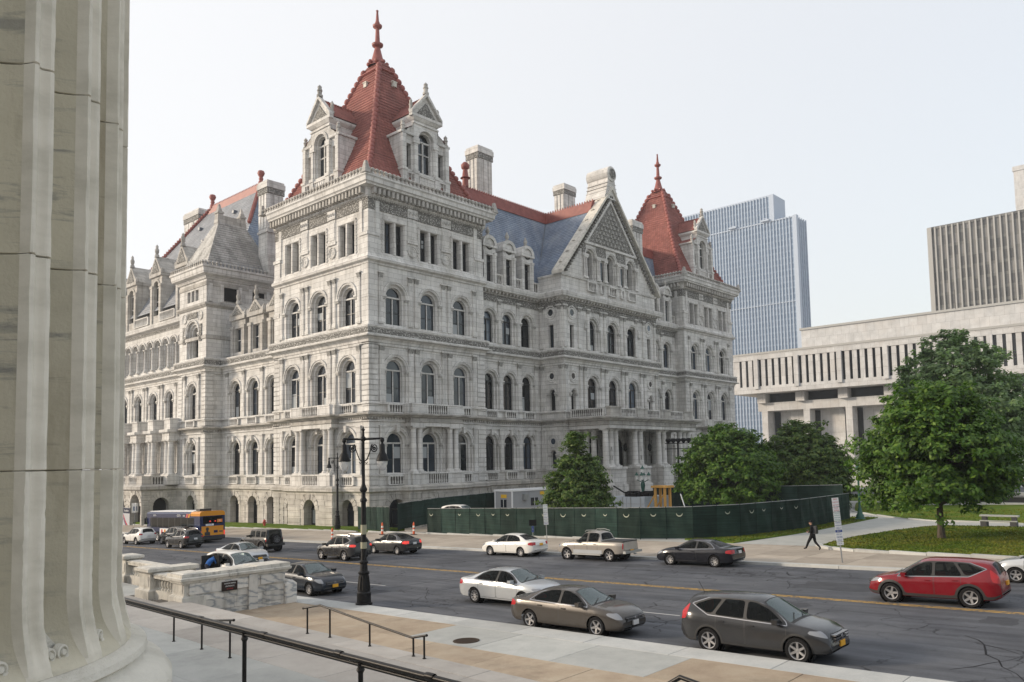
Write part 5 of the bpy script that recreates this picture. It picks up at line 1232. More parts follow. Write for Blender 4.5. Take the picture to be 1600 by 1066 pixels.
b = MB(); b.box(6.5, 55, -60, 96, 15.1, 17.55); part('ribbon_window', b, M['slit_glass'], lo)
for y in (95.5, 84.6, 73.3, 62, 51, 40, 29, 18, 7): b = MB(); b.box(3.5, 7, y-1.2, y+1.2, 15.0, 17.55); part('bracket', b, PM, lo)
b = MB(); b.box(9, 55, -60, 94.5, -10, 12.8); part('lower_wall', b, PM, lo)
b = MB()
for y0, y1 in ((92.4, 94.1), (84.2, 85.8), (81.3, 82.8), (73.1, 74.8), (70.2, 71.8), (62.2, 63.6), (59.5, 61), (51.4, 52.9), (48.6, 50.2), (40.6, 42), (38, 39.5)):
    w1 = MB(); w1.box(8.7, 9.0, y0, y1, -8, 12.5); part('slit_window', w1, M['slit_glass'], lo)
for y in (95.3, 83.5, 72.4, 61.6, 50.7, 39.8): b = MB(); b.box(5.0, 9, y-.85, y+.85, -10, 12.8); part('column', b, PM, lo)
b = MB(); b.box(-6, 9, -60, 100, -10.5, -5.6); part('plinth_wall', b, M['pale_granite'], lo)
mast = MB(); mast.tube([(19.6, 49.6, 37), (19.6, 49.6, 42)], .05, 5); part('mast', mast, M['black_iron'], lo)
# flag hanging out by the office building
fp = thing('flag', 'small violet and blue flag hanging between the palace and the marble office building', 'flag', (150, 77.5, -8))
b = MB(); b.tube([(0, 0, 0), (0, 0, 16.4)], .06, 6); part('flagpole', b, M['tower_rib'], fp)
b = MB(); n = 8
for i in range(n):
    for j in range(4):
        P = lambda a, c: (.25*sin(a*.9+c*.6), .1+a*.34-.05*c, 16.2-c*.5-a*.36+.1*sin(a))
        b.quad(P(i, j), P(i+1, j), P(i+1, j+1), P(i, j+1), 0 if i < 3 else 1 if i < 6 else 2)
link('cloth', b.mesh('cloth', [mat('flag_pink', (.45, .12, .32), .8), mat('flag_violet', (.16, .08, .42), .8), mat('flag_blue', (.04, .10, .55), .8)]), fp)

# ================================================================ construction fence
M['screen'] = mat('green_screen_cloth', (.012, .040, .032), .75); nt = NT(M['screen']); p = nt.pos()
c = nt.ramp(nt.noise(nt.scale(p, (1, 1, .5)), .8, 5), [(.3, (.010, .022, .018)), (.7, (.018, .036, .030))])
wv = wallvec(nt); st = nt.ramp(nt.noise(nt.scale(p, (.3, .3, 9)), 1.2, 4), [(.35, .75), (.65, 1.25)])
c = nt.mix(1, c, nt.ramp(nt.n('ObjectInfo').outputs['Random'], [(0, .75), (1, 1.45)]), 'MULTIPLY'); nt.col(nt.mix(1, c, st, 'MULTIPLY')); nt.bump(nt.noise(nt.scale(p, (.7, .7, .35)), 1.6, 4), .8, .12)
M['screen_light'] = mat('screen_vent_flap', (.36, .38, .31), .8)
M['galv'] = mat('galvanised_steel', (.36, .37, .37), .45, .6)
M['timber'] = mat('raw_timber', (.50, .27, .075), .75); nt = NT(M['timber']); nt.col(nt.mix(nt.noise(nt.scale(nt.pos(), (3, 3, .4)), 3, 4), (.36, .19, .05), (.58, .34, .11)))
def fence(name, label, pts, h, n, z_of, vents=True, gate=False):
    root = thing(name, label, 'fence', (pts[0][0], pts[0][1], z_of(*pts[0])), 0, 'construction fences round the site')
    o = Vector((pts[0][0], pts[0][1], z_of(*pts[0])))
    tot = [math.hypot(b_[0]-a[0], b_[1]-a[1]) for a, b_ in zip(pts, pts[1:])]
    for (a, b_), L in zip(zip(pts, pts[1:]), tot):
        k = max(1, round(n*L/sum(tot)))
        for i in range(k):
            p0 = Vector((a[0]+(b_[0]-a[0])*i/k, a[1]+(b_[1]-a[1])*i/k, 0)); p1 = Vector((a[0]+(b_[0]-a[0])*(i+1)/k, a[1]+(b_[1]-a[1])*(i+1)/k, 0))
            z0, z1 = z_of(p0.x, p0.y), z_of(p1.x, p1.y); d = (p1-p0).normalized(); nr = Vector((d.y, -d.x, 0)); m = MB(); nx, nz = 10, 6; ph = random.uniform(0, 6)
            for q in range(nx+1):
                for r_ in range(nz+1):
                    t = q/nx; s_ = r_/nz; pos = p0.lerp(p1, t); edge = sin(pi*t)
                    off = edge*.10*sin(ph+t*5+s_*4)+.02*random.uniform(-1, 1)
                    zz = z0+(z1-z0)*t+.04+(h-.04)*s_-(.05*edge*abs(sin(ph+7*t)) if r_ == nz else 0)
                    m.v.append(tuple(pos+nr*off+Vector((0, 0, zz))-o))
            for q in range(nx):
                for r_ in range(nz): m.f.append((q*(nz+1)+r_, (q+1)*(nz+1)+r_, (q+1)*(nz+1)+r_+1, q*(nz+1)+r_+1)); m.m.append(0)
            pan = link('screen_panel', m.mesh('screen_panel', M['screen'], 60), root)
            if vents and random.random() < .8:
                m = MB(); t = random.uniform(.35, .65); c = p0.lerp(p1, t)+Vector((0, 0, z0+(z1-z0)*t+h*.80))-o; R = random.uniform(.16, .28); side = -nr if (nr.x > 0 or (abs(nr.x) < .3 and nr.y > 0)) else nr
                for q in range(9):
                    a0, a1 = pi+pi*q/9, pi+pi*(q+1)/9; th = .03+.05*sin(pi*(q+.5)/9)
                    def pt(a, rr): return tuple(c+d*(rr*cos(a))+Vector((0, 0, rr*sin(a)))+side*.14)
                    m.quad(pt(a0, R), pt(a1, R), pt(a1, R-th), pt(a0, R-th))
                link('vent_flap', m.mesh('vent_flap', M['screen_light']), pan)
            m = MB(); q = p0-o; m.tube([q+Vector((0, 0, z0-.1)), q+Vector((0, 0, z0+h+.05))], .035, 6); link('post', m.mesh('post', M['screen']), root)
        m = MB(); m.tube([Vector((a[0], a[1], z_of(*a)+h))-o, Vector((b_[0], b_[1], z_of(*b_)+h))-o], .025, 5); link('top_rail', m.mesh('top_rail', M['galv']), root)
    return root
zf = lambda x, y: ROAD(y)+.16
fence('screen_fence', 'long green screened site fence running along the far pavement and round behind the path', [(50.7, 57.2), (51.0, 46), (51.3, 33.6), (52.6, 29.8), (55.6, 27.5), (63.2, 26.0), (75.2, 26.3)], 2.38, 26, zf)
fence('screen_fence', 'short green screened fence standing at the corner of the palace beside the open gate', [(52.4, 70.4), (51.7, 64.2)], 2.5, 5, zf, False)
fence('screen_fence', 'set back green screened fence between the open gate and the site trailer', [(52.5, 63.8), (60.5, 66.6), (73.0, 66.0)], 2.75, 8, lambda x, y: ROAD(y)+.2+(x-52)*.03, False)
fence('screen_fence', 'green screened fence behind the tree and timber frame in front of the porch steps', [(92, 58), (84, 42), (84, 30)], 2.9, 12, lambda x, y: ROAD(y)+.2, False)
# site trailer
tr = thing('site_trailer', 'pale grey site trailer with a white roof and small windows behind the fence', 'trailer', (68, 61.95, -7.4))
M['trailer'] = mat('trailer_cladding', (.30, .31, .325), .6); M['white_trim'] = mat('white_trim', (.72, .73, .74), .5)
nt = NT(M['trailer']); nt.bump(nt.math('FRACT', nt.math('MULTIPLY', nt.n('SeparateXYZ', {0: nt.pos()}).outputs[0], 4.)), .4, .02)
b = MB(); b.box(0, 12, 0, 2.7, .6, 3.95); part('body', b, M['trailer'], tr)
b = MB(); b.box(-.12, 12.1, -.12, 2.82, 3.95, 4.15); part('roof', b, M['white_trim'], tr)
b = MB()
for x, y in ((0, 0), (0, 2.7), (12, 0)): b.box(x-.07, x+.07, y-.07, y+.07, .6, 3.95)
part('corner_trim', b, M['white_trim'], tr, kind='stuff')
for args in ((-.04, 0, .9, 1.8, 2.1, 3.0),): b = MB(); b.box(*args); part('window', b, M['glass'], tr)
b = MB(); b.box(-.05, .0, 1.32, 1.38, 2.1, 3.0); part('window_bar', b, M['white_trim'], tr)
for x in (3.3,): b = MB(); b.box(x, x+1.3, -.04, 0, 2.2, 3.1); wq = part('window', b, M['glass'], tr); b = MB(); b.box(x+.62, x+.68, -.06, -.02, 2.2, 3.1); part('window_bar', b, M['white_trim'], wq)
b = MB(); b.box(1.8, 2.6, -.35, 0, 2.9, 3.6); part('air_conditioner', b, M['galv'], tr)
M['sign_yellow'] = mat('yellow_sign', (.70, .42, .02), .6)
for a in ((-.05, 0, .85, 1.75, 3.2, 3.6), (5.0, 6.0, -.05, 0, 3.4, 3.8)): b = MB(); b.box(*a); part('sign', b, M['sign_yellow'], tr)
b = MB(); b.box(.5, 11.5, .2, 2.5, 0, .6); part('chassis', b, M['dark_void'], tr)
# storage container with clutter on top
ct = thing('storage_container', 'pale grey steel storage container with closed double doors beside the timber frame', 'container', (80, 51.6, -7.0), radians(0))
M['cont'] = mat('grey_container_paint', (.42, .46, .50), .5)
b = MB(); b.box(0, 5.5, 0, 5.1, .1, 2.55)
for k in range(16): b.box(.1+k*.33, .25+k*.33, 5.1, 5.14, .2, 2.45); b.box(-.04, 0, .1+k*.31, .24+k*.31, .2, 2.45) if False else None
part('body', b, M['cont'], ct)
for y in (0.06, 2.62):
    b = MB(); b.box(-.06, 0, y, y+2.42, .2, 2.45); dr = part('door', b, M['cont'], ct)
    for q in (.5, 1.9): b = MB(); b.box(-.12, -.06, y+q-.05, y+q+.05, .15, 2.5); part('lock_bar', b, M['galv'], dr)
    for z in (.9, 1.7): b = MB(); b.box(-.09, -.06, y+.05, y+2.37, z, z+.05); part('rib', b, M['galv'], dr)
cl = MB()
for k in range(16): x, y = random.uniform(.3, 3), random.uniform(.4, 3.5); cl.box(x-.3, x+.3, y-random.uniform(.2, .9), y+.3, 2.56, 2.6+random.uniform(.1, .6))
cl.tube([(.5, 3.2, 3.0), (.8, 5.0, 3.8)], .1, 5)
o = link('roof_clutter', cl.mesh('roof_clutter', M['black_iron']), None, T(80, 51.6, -7.0)); tag(o, 'heap of dark folded tarps and poles lying on top of the storage container', 'tarps')
# timber brace frame
tf_ = thing('timber_frame', 'yellow timber brace frame of posts and raking struts behind the fence', 'timber frame', (66, 40.3, -6.3))
for dx in (0, .9):
    for y in (0, 1.05): b = MB(); b.box(dx-.09, dx+.09, y-.11, y+.11, 0, 3.55); part('post', b, M['timber'], tf_)
b = MB(); b.box(-.25, 1.15, -.35, 1.4, 3.55, 3.75); part('cap_board', b, M['timber'], tf_)
for y, x in ((1.05, 0), (.3, .4)): b = MB(); b.tube([(x, y, 3.0), (x, y+1.9, .2)], .09, 4); part('strut', b, M['timber'], tf_)
b = MB(); b.tube([(0, -1.7, 3.0), (0, -2.6, .3)], .05, 4); o = link('leaning_board', b.mesh('leaning_board', M['white_trim']), None, T(66, 40.3, -6.3)); tag(o, 'thin white board leaning against the rear fence beside the timber frame', 'board')
o = MB(); o.box(-1.2, .3, .4, 2.4, 0, 1.35); lk = link('lumber_stack', o.mesh('lumber_stack', mat('pale_board', (.55, .50, .44), .8)), None, T(68, 41, -6.3)); tag(lk, 'pale stack of boards standing at the foot of the timber frame', 'boards')
b = MB(); b.tbox(0, 0, .55, .95, .8, .2, .75, .15); b.lathe([(.12, 0), (.14, .5), (.16, .55)], (-.5, 0, 0), n=8); b.lathe([(.12, 0), (.14, .5), (.16, .55)], (.5, 0, 0), n=8)

# ================================================================ street furniture
def street_lamp(loc, label, s=1.0):
    r = thing('street_lamp', label, 'street lamp', loc, radians(-48), 'black twin lantern street lamps')
    b = MB(); b.lathe([(.36, 0), (.36, .08), (.30, .1), (.30, .45), (.31, .5), (.26, .56), (.27, .62), (.22, .95), (.2, 1.25), (.24, 1.3), (.24, 1.36), (.17, 1.42), (.15, 1.7), (.19, 1.75), (.19, 1.8), (.13, 1.86), (.11, 2.2)], n=16)
    for k in range(12): a = 2*pi*k/12; b.tube([(.265*cos(a), .265*sin(a), .62), (.205*cos(a), .205*sin(a), 1.2)], .018, 4)
    part('pedestal', b, M['black_iron'], r, 40)
    b = MB(); b.lathe([(.11, 2.2), (.105, 4.3), (.15, 4.34), (.15, 4.42), (.095, 4.5), (.09, 4.72), (.15, 4.78), (.17, 4.86), (.1, 5.0), (.075, 5.1), (.06, 6.9), (.09, 6.93), (.12, 7.0), (.10, 7.08), (.06, 7.12), (.05, 7.35), (.09, 7.4), (.03, 7.48), (.02, 7.55), (0, 7.57)], n=12)
    part('post', b, M['black_iron'], r, 40)
    for sx in (-1, 1):
        b = MB(); b.tube([(0, 0, 6.98), (sx*.35, 0, 7.0), (sx*.82, 0, 7.02)], .045, 8)
        sp = [(sx*(.48+.16*(1-q/26)*cos(q*.52+2.2)), 0, 6.62+.2*(1-q/30)*sin(q*.52+2.2)) for q in range(22)]
        b.tube(sp, .026, 6); b.tube([(sx*.06, 0, 6.05), (sx*.16, 0, 6.12), (sx*.25, 0, 6.35), (sx*.32, 0, 6.55), sp[0]], .026, 6)
        b.lathe([(0, -.05), (.07, 0), (0, .05)], (sx*.47, 0, 6.63), n=8)
        b.tube([(sx*.06, 0, 6.0), (sx*.14, 0, 5.95), (sx*.18, 0, 6.02)], .02, 5)
        arm = part('scroll_arm', b, M['black_iron'], r, 40)
        b = MB(); b.lathe([(.05, 7.05), (.09, 7.0), (.09, 6.9), (.05, 6.85), (.05, 6.8), (.11, 6.75), (.12, 6.45), (.14, 6.4), (.2, 6.3), (.26, 6.12), (.27, 6.06), (.24, 6.04)], (sx*.82, 0, 0), n=14); part('lamp_hood', b, M['black_iron'], r, 50)
        b = MB(); b.lathe([(.225, 6.05), (.22, 5.92), (.16, 5.74), (.06, 5.64), (0, 5.63)], (sx*.82, 0, 0), n=14); part('globe', b, M['globe'], r, 60)
    return r
M['globe'] = mat('clear_globe', (.80, .81, .82), .12, 0, Transmission_Weight=.55, IOR=1.25)
near = street_lamp((20.75, 27.5, ROAD(27.5)+.14), 'large black twin lantern street lamp standing on the near kerb')
b = MB(); b.box(-.17, .17, -.17, .17, 2.5, 3.35)
M['tape'] = mat('tape_band', (.30, .29, .2), .6)
b = MB(); b.lathe([(.135, 2.35), (.135, 2.62)], n=10); b.lathe([(.13, 2.95), (.13, 3.35)], n=10); part('tape_band', b, M['tape'], near)
far = street_lamp((51.9, 73.5, ROAD(73.5)+.16), 'smaller black twin lantern street lamp near the palace corner, left of the near one')
far.scale = (1.13, 1.13, 1.13)
# green park lamp
pl_ = thing('park_lamp', 'green iron park lamp with a single glass lantern at the end of the fence', 'park lamp', (74.6, 25.2, ROAD(25.2)+.15))
b = MB(); b.lathe([(.48, 0), (.48, .1), (.36, .16), (.34, .42), (.24, .55), (.18, .9), (.12, 1.1), (.1, 1.2), (.085, 3.6), (.12, 3.66), (.08, 3.75), (.13, 3.95), (.2, 4.0)], n=12); part('post', b, M['green_iron'], pl_, 40)
b = MB(); b.lathe([(.17, 4.0), (.24, 4.6)], n=8); part('lantern', b, M['white_lens'], pl_)
b = MB(); b.lathe([(.3, 4.58), (.27, 4.66), (.14, 4.85), (.06, 4.95), (.07, 5.02), (0, 5.1)], n=8); part('lantern_roof', b, M['green_iron'], pl_)
b = MB()
for k in range(4): a = pi/4+k*pi/2; b.tube([(.17*cos(a), .17*sin(a), 4.0), (.25*cos(a), .25*sin(a), 4.6)], .018, 4)
part('lantern_bars', b, M['green_iron'], pl_, kind='stuff')
# cluster lantern by the porch, floodlight mast
pc = thing('cluster_lamp', 'green iron lamp with a cluster of small lanterns in front of the porch', 'park lamp', (84, 54.4, -7.2))
b = MB(); b.lathe([(.2, 0), (.2, 3.4), (.28, 3.9), (.26, 4.2), (.1, 4.6)], n=8); part('post', b, M['green_iron'], pc)
for k in range(5):
    a = 2*pi*k/5; c = (0, 0, 5.5) if k == 4 else (.75*cos(2*pi*k/4+.4), .75*sin(2*pi*k/4+.4), 4.7)
    b = MB(); b.lathe([(.14, 0), (.2, .55)], c, n=6); part('lantern', b, M['white_lens'], pc); b = MB(); b.lathe([(.3, .52), (.1, .8), (0, 1.0)], c, n=6); b.tube([(0, 0, 4.3), c], .05, 5); part('lantern_roof', b, M['green_iron'], pc)
fl = thing('floodlight_mast', 'dark mast carrying a row of floodlights between the porch and the leafy tree', 'floodlight mast', (96, 56.3, -7.2))
b = MB(); b.tube([(0, 0, 0), (0, 0, 9.6)], .13, 8); part('mast', b, M['black_iron'], fl)
b = MB(); b.box(-.06, .06, -2.0, 2.0, 8.55, 8.65); b.box(-.3, .3, -1.9, 1.9, 9.3, 9.4); part('crossbar', b, M['black_iron'], fl)
for y in (-1.7, -.9, -.1, .7, 1.5): b = MB(); b.lathe([(.1, 0), (.36, .25), (.4, .45), (.3, .62), (0, .65)], (0, y, 9.4), n=8); part('floodlight', b, M['black_iron'], fl)
# parking signs
M['sign_white'] = mat('sign_white', (.66, .67, .67), .5); M['sign_green'] = mat('sign_green_print', (.06, .25, .16), .6); M['sign_blue'] = mat('sign_blue_print', (.03, .06, .22), .6); M['sign_red'] = mat('sign_red_print', (.45, .04, .04), .6)
def sign_post(name, label, loc, rz, top, plates, tilt=0.0):
    r = thing(name, label, 'road sign', loc, rz); r.rotation_euler = (0, tilt, rz)
    b = MB(); b.box(-.03, .03, -.02, .02, 0, top-.02); part('post', b, M['galv'], r)
    z = top
    for h, w_, lines, mk, bgm in plates:
        b = MB(); b.box(-w_/2, w_/2, -.035, -.021, z-h, z); pt = part('plate', b, bgm, r)
        n = len(lines)
        for i, s_ in enumerate(lines):
            if not s_: continue
            me = text_mesh(s_, min(h/n*.78, w_/(len(s_)*.62+.3)), mk, .002); link('lettering', me, pt, T(0, -.0375, z-h*(i+.5)/n) @ UPR)
        z -= h+.025
    return r
SWt, SR, SGn, SB = M['sign_white'], M['sign_red'], M['sign_green'], M['sign_blue']
sign_post('parking_sign', 'tall stack of white parking signs on a leaning post beside the walking person', (42.3, 15.3, ROAD(15.3)+.15), radians(-52), 3.38,
          [(.46, .34, ['NO', 'PARKING', 'ANYTIME'], SR, SWt), (.24, .34, ['TOW', 'ZONE'], SR, SWt), (.46, .34, ['2 HOUR', 'PARKING', '8AM-6PM', 'MON-FRI'], SGn, SWt), (.42, .34, ['PERMIT', 'PARKING', 'ONLY'], SB, SWt), (.12, .34, ['PAY'], SWt, SB), (.46, .34, ['PAY AT', 'METER', 'P 8-5'], SB, SWt), (.16, .34, ['<->'], SB, SWt)], radians(-4))
sign_post('parking_sign', 'stack of small white parking signs on a post behind the white saloon', (48.0, 40.1, ROAD(40.1)+.15), radians(-42), 2.85,
          [(.62, .36, ['2 HOUR', 'PARKING', '8AM-6PM'], SGn, SWt), (.5, .36, ['PERMIT', 'ONLY'], SB, SWt), (.2, .36, ['<->'], SGn, SWt), (.2, .36, ['BUS'], SB, SWt)], radians(-2))
bx = sign_post('hazard_post', 'short dark post with a blue marker standing behind the white saloon', (49.2, 42.6, ROAD(42.6)+.15), radians(-42), 1.55, [(.5, .62, [''], SWt, M['black_iron']), (.5, .2, ['i'], SWt, SB)])
# traffic posts
M['orange_plastic'] = mat('orange_plastic', (.62, .10, .025), .55); M['reflector'] = mat('white_reflector', (.72, .70, .66), .4)
def channel_post(loc, label):
    r = thing('traffic_post', label, 'traffic post', loc, 0, 'orange and white traffic posts on the far pavement')
    b = MB(); b.tbox(0, 0, 0, .06, .26, .26, .2, .2); part('foot', b, M['black_iron'], r)
    b = MB(); b.lathe([(.11, .06), (.085, 1.05), (.06, 1.1), (.03, 1.18), (0, 1.2)], n=10); part('tube', b, M['orange_plastic'], r)
    for z in (.35, .68): b = MB(); b.lathe([(.107, z), (.1, z+.17)], n=10); part('stripe', b, M['reflector'], r)
channel_post((41.6, 59.7, ROAD(59.7)+.15), 'orange traffic post standing at the kerb behind the dark grey crossover')
channel_post((48.4, 61.2, ROAD(61.2)+.15), 'orange traffic post in front of the short corner fence')
channel_post((49.4, 57.7, ROAD(57.7)+.15), 'orange traffic post beside the end of the long screened fence')
# bench (two slabs on blocks) under the tree
be = thing('stone_bench', 'grey stone table bench standing on the path beyond the trunk of the maple', 'bench', (68.2, 13.0, ROAD(13)+.14), radians(92))
M['bench_stone'] = mat('bench_stone', (.34, .35, .34), .8); M['bench_dark'] = mat('bench_dark', (.07, .07, .075), .7)
b = MB(); b.box(-1.25, 1.25, -.35, .35, .78, .88); part('top_slab', b, M['bench_stone'], be)
b = MB(); b.box(-1.2, 1.2, .42, .72, .44, .51); part('seat_slab', b, M['bench_stone'], be)
for x in (-.95, .95): b = MB(); b.box(x-.2, x+.2, -.3, .68, 0, .44); b.box(x-.16, x+.16, -.25, .25, .44, .78); part('leg', b, M['bench_dark'], be)
# dark fountain basin
fo = thing('fountain_basin', 'long low dark fountain basin with a pale rim beyond the second lawn', 'fountain', (100, 16, -5.6))
M['black_granite'] = mat('black_granite', (.02, .02, .022), .3)
b = MB(); b.box(0, 9, -14, 9.8, 0, .62); part('basin', b, M['black_granite'], fo)
b = MB(); b.box(-1.0, -.2, -14.5, 10.6, -.2, .22); part('rim', b, M['pale_granite'], fo); b = MB(); b.box(-.05, 9.2, -14.2, 10, .62, .78); part('coping', b, M['black_granite'], fo)
b = MB(); b.box(4, 4.5, -14, 9.8, .78, 1.15); part('back_ledge', b, M['pale_granite'], fo)
# second manhole on the far pavement and the hydrant with its beam
mh2 = mh.copy(); COL.objects.link(mh2); mh2.location = (43.9, 11.1, ROAD(11.1)+.152); mh2['label'] = 'round rusty iron manhole cover in the far pavement left of the red car'
hy = thing('hydrant', 'small red fire hydrant on the grass behind the black boxy off roader', 'hydrant', (52.5, 89.8, ROAD(89.8)+.2))
M['red_iron'] = mat('red_iron', (.38, .03, .025), .5)
b = MB(); b.lathe([(.2, 0), (.2, .08), (.14, .1), (.14, .65), (.19, .68), (.19, .74), (.12, .86), (0, .95)], n=10); part('barrel', b, M['red_iron'], hy)
for a in (0, pi): b = MB(); b.lathe([(.08, .1), (.08, .25), (0, .25)], (0, 0, .52), n=8, axis='x') if a == 0 else b.lathe([(.08, -.1), (.08, -.25), (0, -.25)], (0, 0, .52), n=8, axis='x'); part('outlet', b, M['red_iron'], hy)
# handrails in front of the camera
def rail(name, label, pts, posts, zfoot, r=.03, pr=.028, finial=False):
    o = Vector(pts[0]); root = thing(name, label, 'handrail', tuple(o), 0, 'dark metal handrails along the terrace steps')
    b = MB(); b.tube([Vector(p)-o for p in pts], r, 10); part('rail', b, M['bronze_rail'], root, 50)
    for x, y, z in posts:
        b = MB(); zf_ = zfoot-o.z; b.lathe([(pr, zf_), (pr, z-o.z-r*4), (pr*1.7, z-o.z-r*3), (pr*1.2, z-o.z-r*2.2), (pr*1.2, z-o.z-r*.5)] if finial else [(pr*1.8, zf_), (pr*1.8, zf_+.02), (pr, zf_+.03), (pr, z-o.z)], (x-o.x, y-o.y, 0), n=10); part('post', b, M['bronze_rail'], root, 50)
    for p in (pts[0], pts[-1]): b = MB(); b.lathe([(0, -r*1.3), (r*1.1, -r*.8), (r*1.35, 0), (r*1.1, r*.8), (0, r*1.3)], Vector(p)-o, n=8); part('end_cap', b, M['bronze_rail'], root, 50)
    return root
mr = rail('handrail', 'thick dark handrail crossing the foreground from the column to the bottom edge', [(8.0, 21.0, -3.16), (8.0, 7.2, -3.18)], [(8.0, y, -3.18) for y in (14.4, 10.7, 8.2)], -5.3, .052, .042, True)
b = MB(); b.tube([(0, 0, -.085), (0, -13.8, -.105)], .03, 8); part('lower_pipe', b, M['bronze_rail'], mr, 50)
for y in (-4.8, -7.3, -9.7, -12.0): b = MB(); b.lathe([(.058, -.09), (.062, -.05), (.062, .05), (.058, .09)], (0, y, -.005), n=10, axis='y'); part('sleeve', b, M['bronze_rail'], mr, 50)
rail('handrail', 'short dark handrail with three posts behind the thick foreground rail, near the marble wall', [(11.1, 28.5, -4.38), (11.2, 24.6, -4.42), (11.25, 22.3, -4.45), (11.2, 20.75, -4.24)], [(11.15, 24.3, -4.42), (11.2, 22.6, -4.44), (11.2, 20.95, -4.26)], -5.3, .032, .028)
rail('handrail', 'bent dark handrail with five posts at the terrace edge below the street lamp', [(14.3, 22.1, -4.52), (14.42, 21.35, -4.36), (14.5, 19.1, -4.62), (14.5, 17.05, -4.8), (14.5, 16.45, -4.66)], [(14.35, 21.95, -4.5), (14.47, 20.9, -4.42), (14.5, 18.95, -4.64), (14.5, 17.0, -4.8), (14.5, 16.55, -4.68)], -5.3, .032, .028)
rail('handrail', 'end of a dark handrail poking up at the bottom edge of the picture', [(10.0, 6.5, -3.45), (10.05, 5.98, -3.1), (10.0, 5.6, -3.14), (9.9, 4.6, -3.5)], [(9.95, 5.3, -3.25)], -5.3, .036, .03)

# ================================================================ marble balustrade wall
mw = thing('marble_wall', 'weathered veined marble pedestal wall with a dark plaque, ending by the kerb', 'wall', (14.8, 31.0, -5.3))
def blockwall(root, x0, x1, y0, y1, z0, rows, lens, axis, mt, jit=.008):
    z = z0
    for i, h in enumerate(rows):
        L = (x1-x0) if axis == 'x' else (y1-y0); q = 0; k = 0
        while q < L-.02:
            l = min(lens[(i*3+k) % len(lens)], L-q); k += 1
            if L-q-l < .25: l = L-q
            b = MB(); e = .006; j = random.uniform(-jit, jit)
            if axis == 'x': b.box(x0+q+e, x0+q+l-e, y0+j, y1, z+e, z+h-e)
            else: b.box(x0+j, x1, y0+q+e, y0+q+l-e, z+e, z+h-e)
            link('marble_block', b.mesh('marble_block', mt), root); q += l
        z += h
blockwall(mw, .05, 4.3, 0, .9, -1.4, (.45, .45, .45, .3), (.95, .6, 1.3, .8, .5), 'x', M['marble'])
blockwall(mw, .0, 4.3, -.06, .96, .25, (.46,), (1.5, 1.3, 1.5), 'x', M['marble'])
b = MB(); b.box(.03, 4.25, .05, .85, -1.6, .72); part('wall_core', b, M['joint'], mw)
b = MB(); b.sweep([(-.25, .95), (-.25, -.05), (4.35, -.05), (4.35, .95)], [(0, .68), (.05, .7), (.08, .78), (.16, .82), (.18, .92), (.1, .95)], closed=True); part('cap_moulding', b, M['coping'], mw)
b = MB(); b.box(-.3, 1.2, -.1, 1.0, .94, 1.06); part('coping_slab', b, M['coping'], mw); b = MB(); b.box(1.21, 2.9, -.12, 1.0, .945, 1.07); part('coping_slab', b, M['coping'], mw); b = MB(); b.box(2.91, 4.5, -.14, 1.02, .94, 1.09); part('coping_slab', b, M['coping'], mw)
b = MB(); b.box(2.55, 2.95, -.14, .2, -1.5, .78); b.box(3.1, 4.2, -.12, -.07, .3, .66); part('pilaster', b, M['marble'], mw)
b = MB(); b.box(4.28, 4.85, -.12, 1.0, -1.8, .15); b.tbox(4.57, .44, .15, .3, .28, .56, .1, .5); part('end_pier', b, M['marble'], mw)
pq = MB(); pq.box(1.35, 2.02, -.13, -.07, .22, .60); plq = part('plaque', pq, mat('bronze_plaque', (.035, .025, .022), .4, .6), mw)
for i, s_ in enumerate(('HANDICAPPED', 'ENTRANCE', 'AT REAR')): link('lettering', text_mesh(s_, .075, M['sign_red'] if i == 2 else M['white_print'], .002), plq, T(1.685, -.134, .52-i*.11) @ UPR)
def pedestal(root, cx, cy, w_, d_, z0, h):
    b = MB(); b.box(cx-w_/2-.12, cx+w_/2+.12, cy-d_/2-.12, cy+d_/2+.12, z0-.6, z0+.14); b.tbox(cx, cy, z0+.14, z0+.22, w_/2+.12, d_/2+.12, w_/2, d_/2); b.box(cx-w_/2, cx+w_/2, cy-d_/2, cy+d_/2, z0+.22, z0+h-.16)
    b.box(cx-w_/2+.1, cx+w_/2-.1, cy-d_/2-.02, cy+d_/2+.02, z0+.32, z0+h-.28); b.box(cx-w_/2-.02, cx+w_/2+.02, cy-d_/2+.1, cy+d_/2-.1, z0+.32, z0+h-.28)
    p_ = part('pedestal', b, M['coping'], root)
    b = MB(); b.tbox(cx, cy, z0+h-.16, z0+h-.06, w_/2+.02, d_/2+.02, w_/2+.14, d_/2+.14); b.box(cx-w_/2-.16, cx+w_/2+.16, cy-d_/2-.16, cy+d_/2+.16, z0+h-.06, z0+h+.06); b.tbox(cx, cy, z0+h+.06, z0+h+.1, w_/2+.1, d_/2+.1, w_/2, d_/2); part('cap', b, M['coping'], p_)
def parapet(root, x, y0, y1, z0, h, n, wd=.42):
    b = MB(); b.box(x-wd/2, x+wd/2, y0, y1, z0-.6, z0+.18); part('plinth', b, M['coping'], root); b = MB(); b.box(x-wd/2-.06, x+wd/2+.06, y0, y1, z0+h-.2, z0+h); b.box(x-wd/2-.1, x+wd/2+.1, y0, y1, z0+h-.07, z0+h-.02); part('coping', b, M['coping'], root)
    bb = MB(); bb.lathe([(.09, .18), (.09, .24), (.05, .27), (.10, .42), (.085, .52), (.04, .68), (.06, .74), (.08, h-.2)], n=10); me = bb.mesh('baluster', M['coping'], 50)
    for i in range(n): link('baluster', me, root, T(x, y0+(y1-y0)*(i+.5)/n, z0))
ba = thing('balustrade', 'pale stone balustrade with two pedestals running back from the marble wall', 'balustrade', (14.8, 31.0, -5.3))
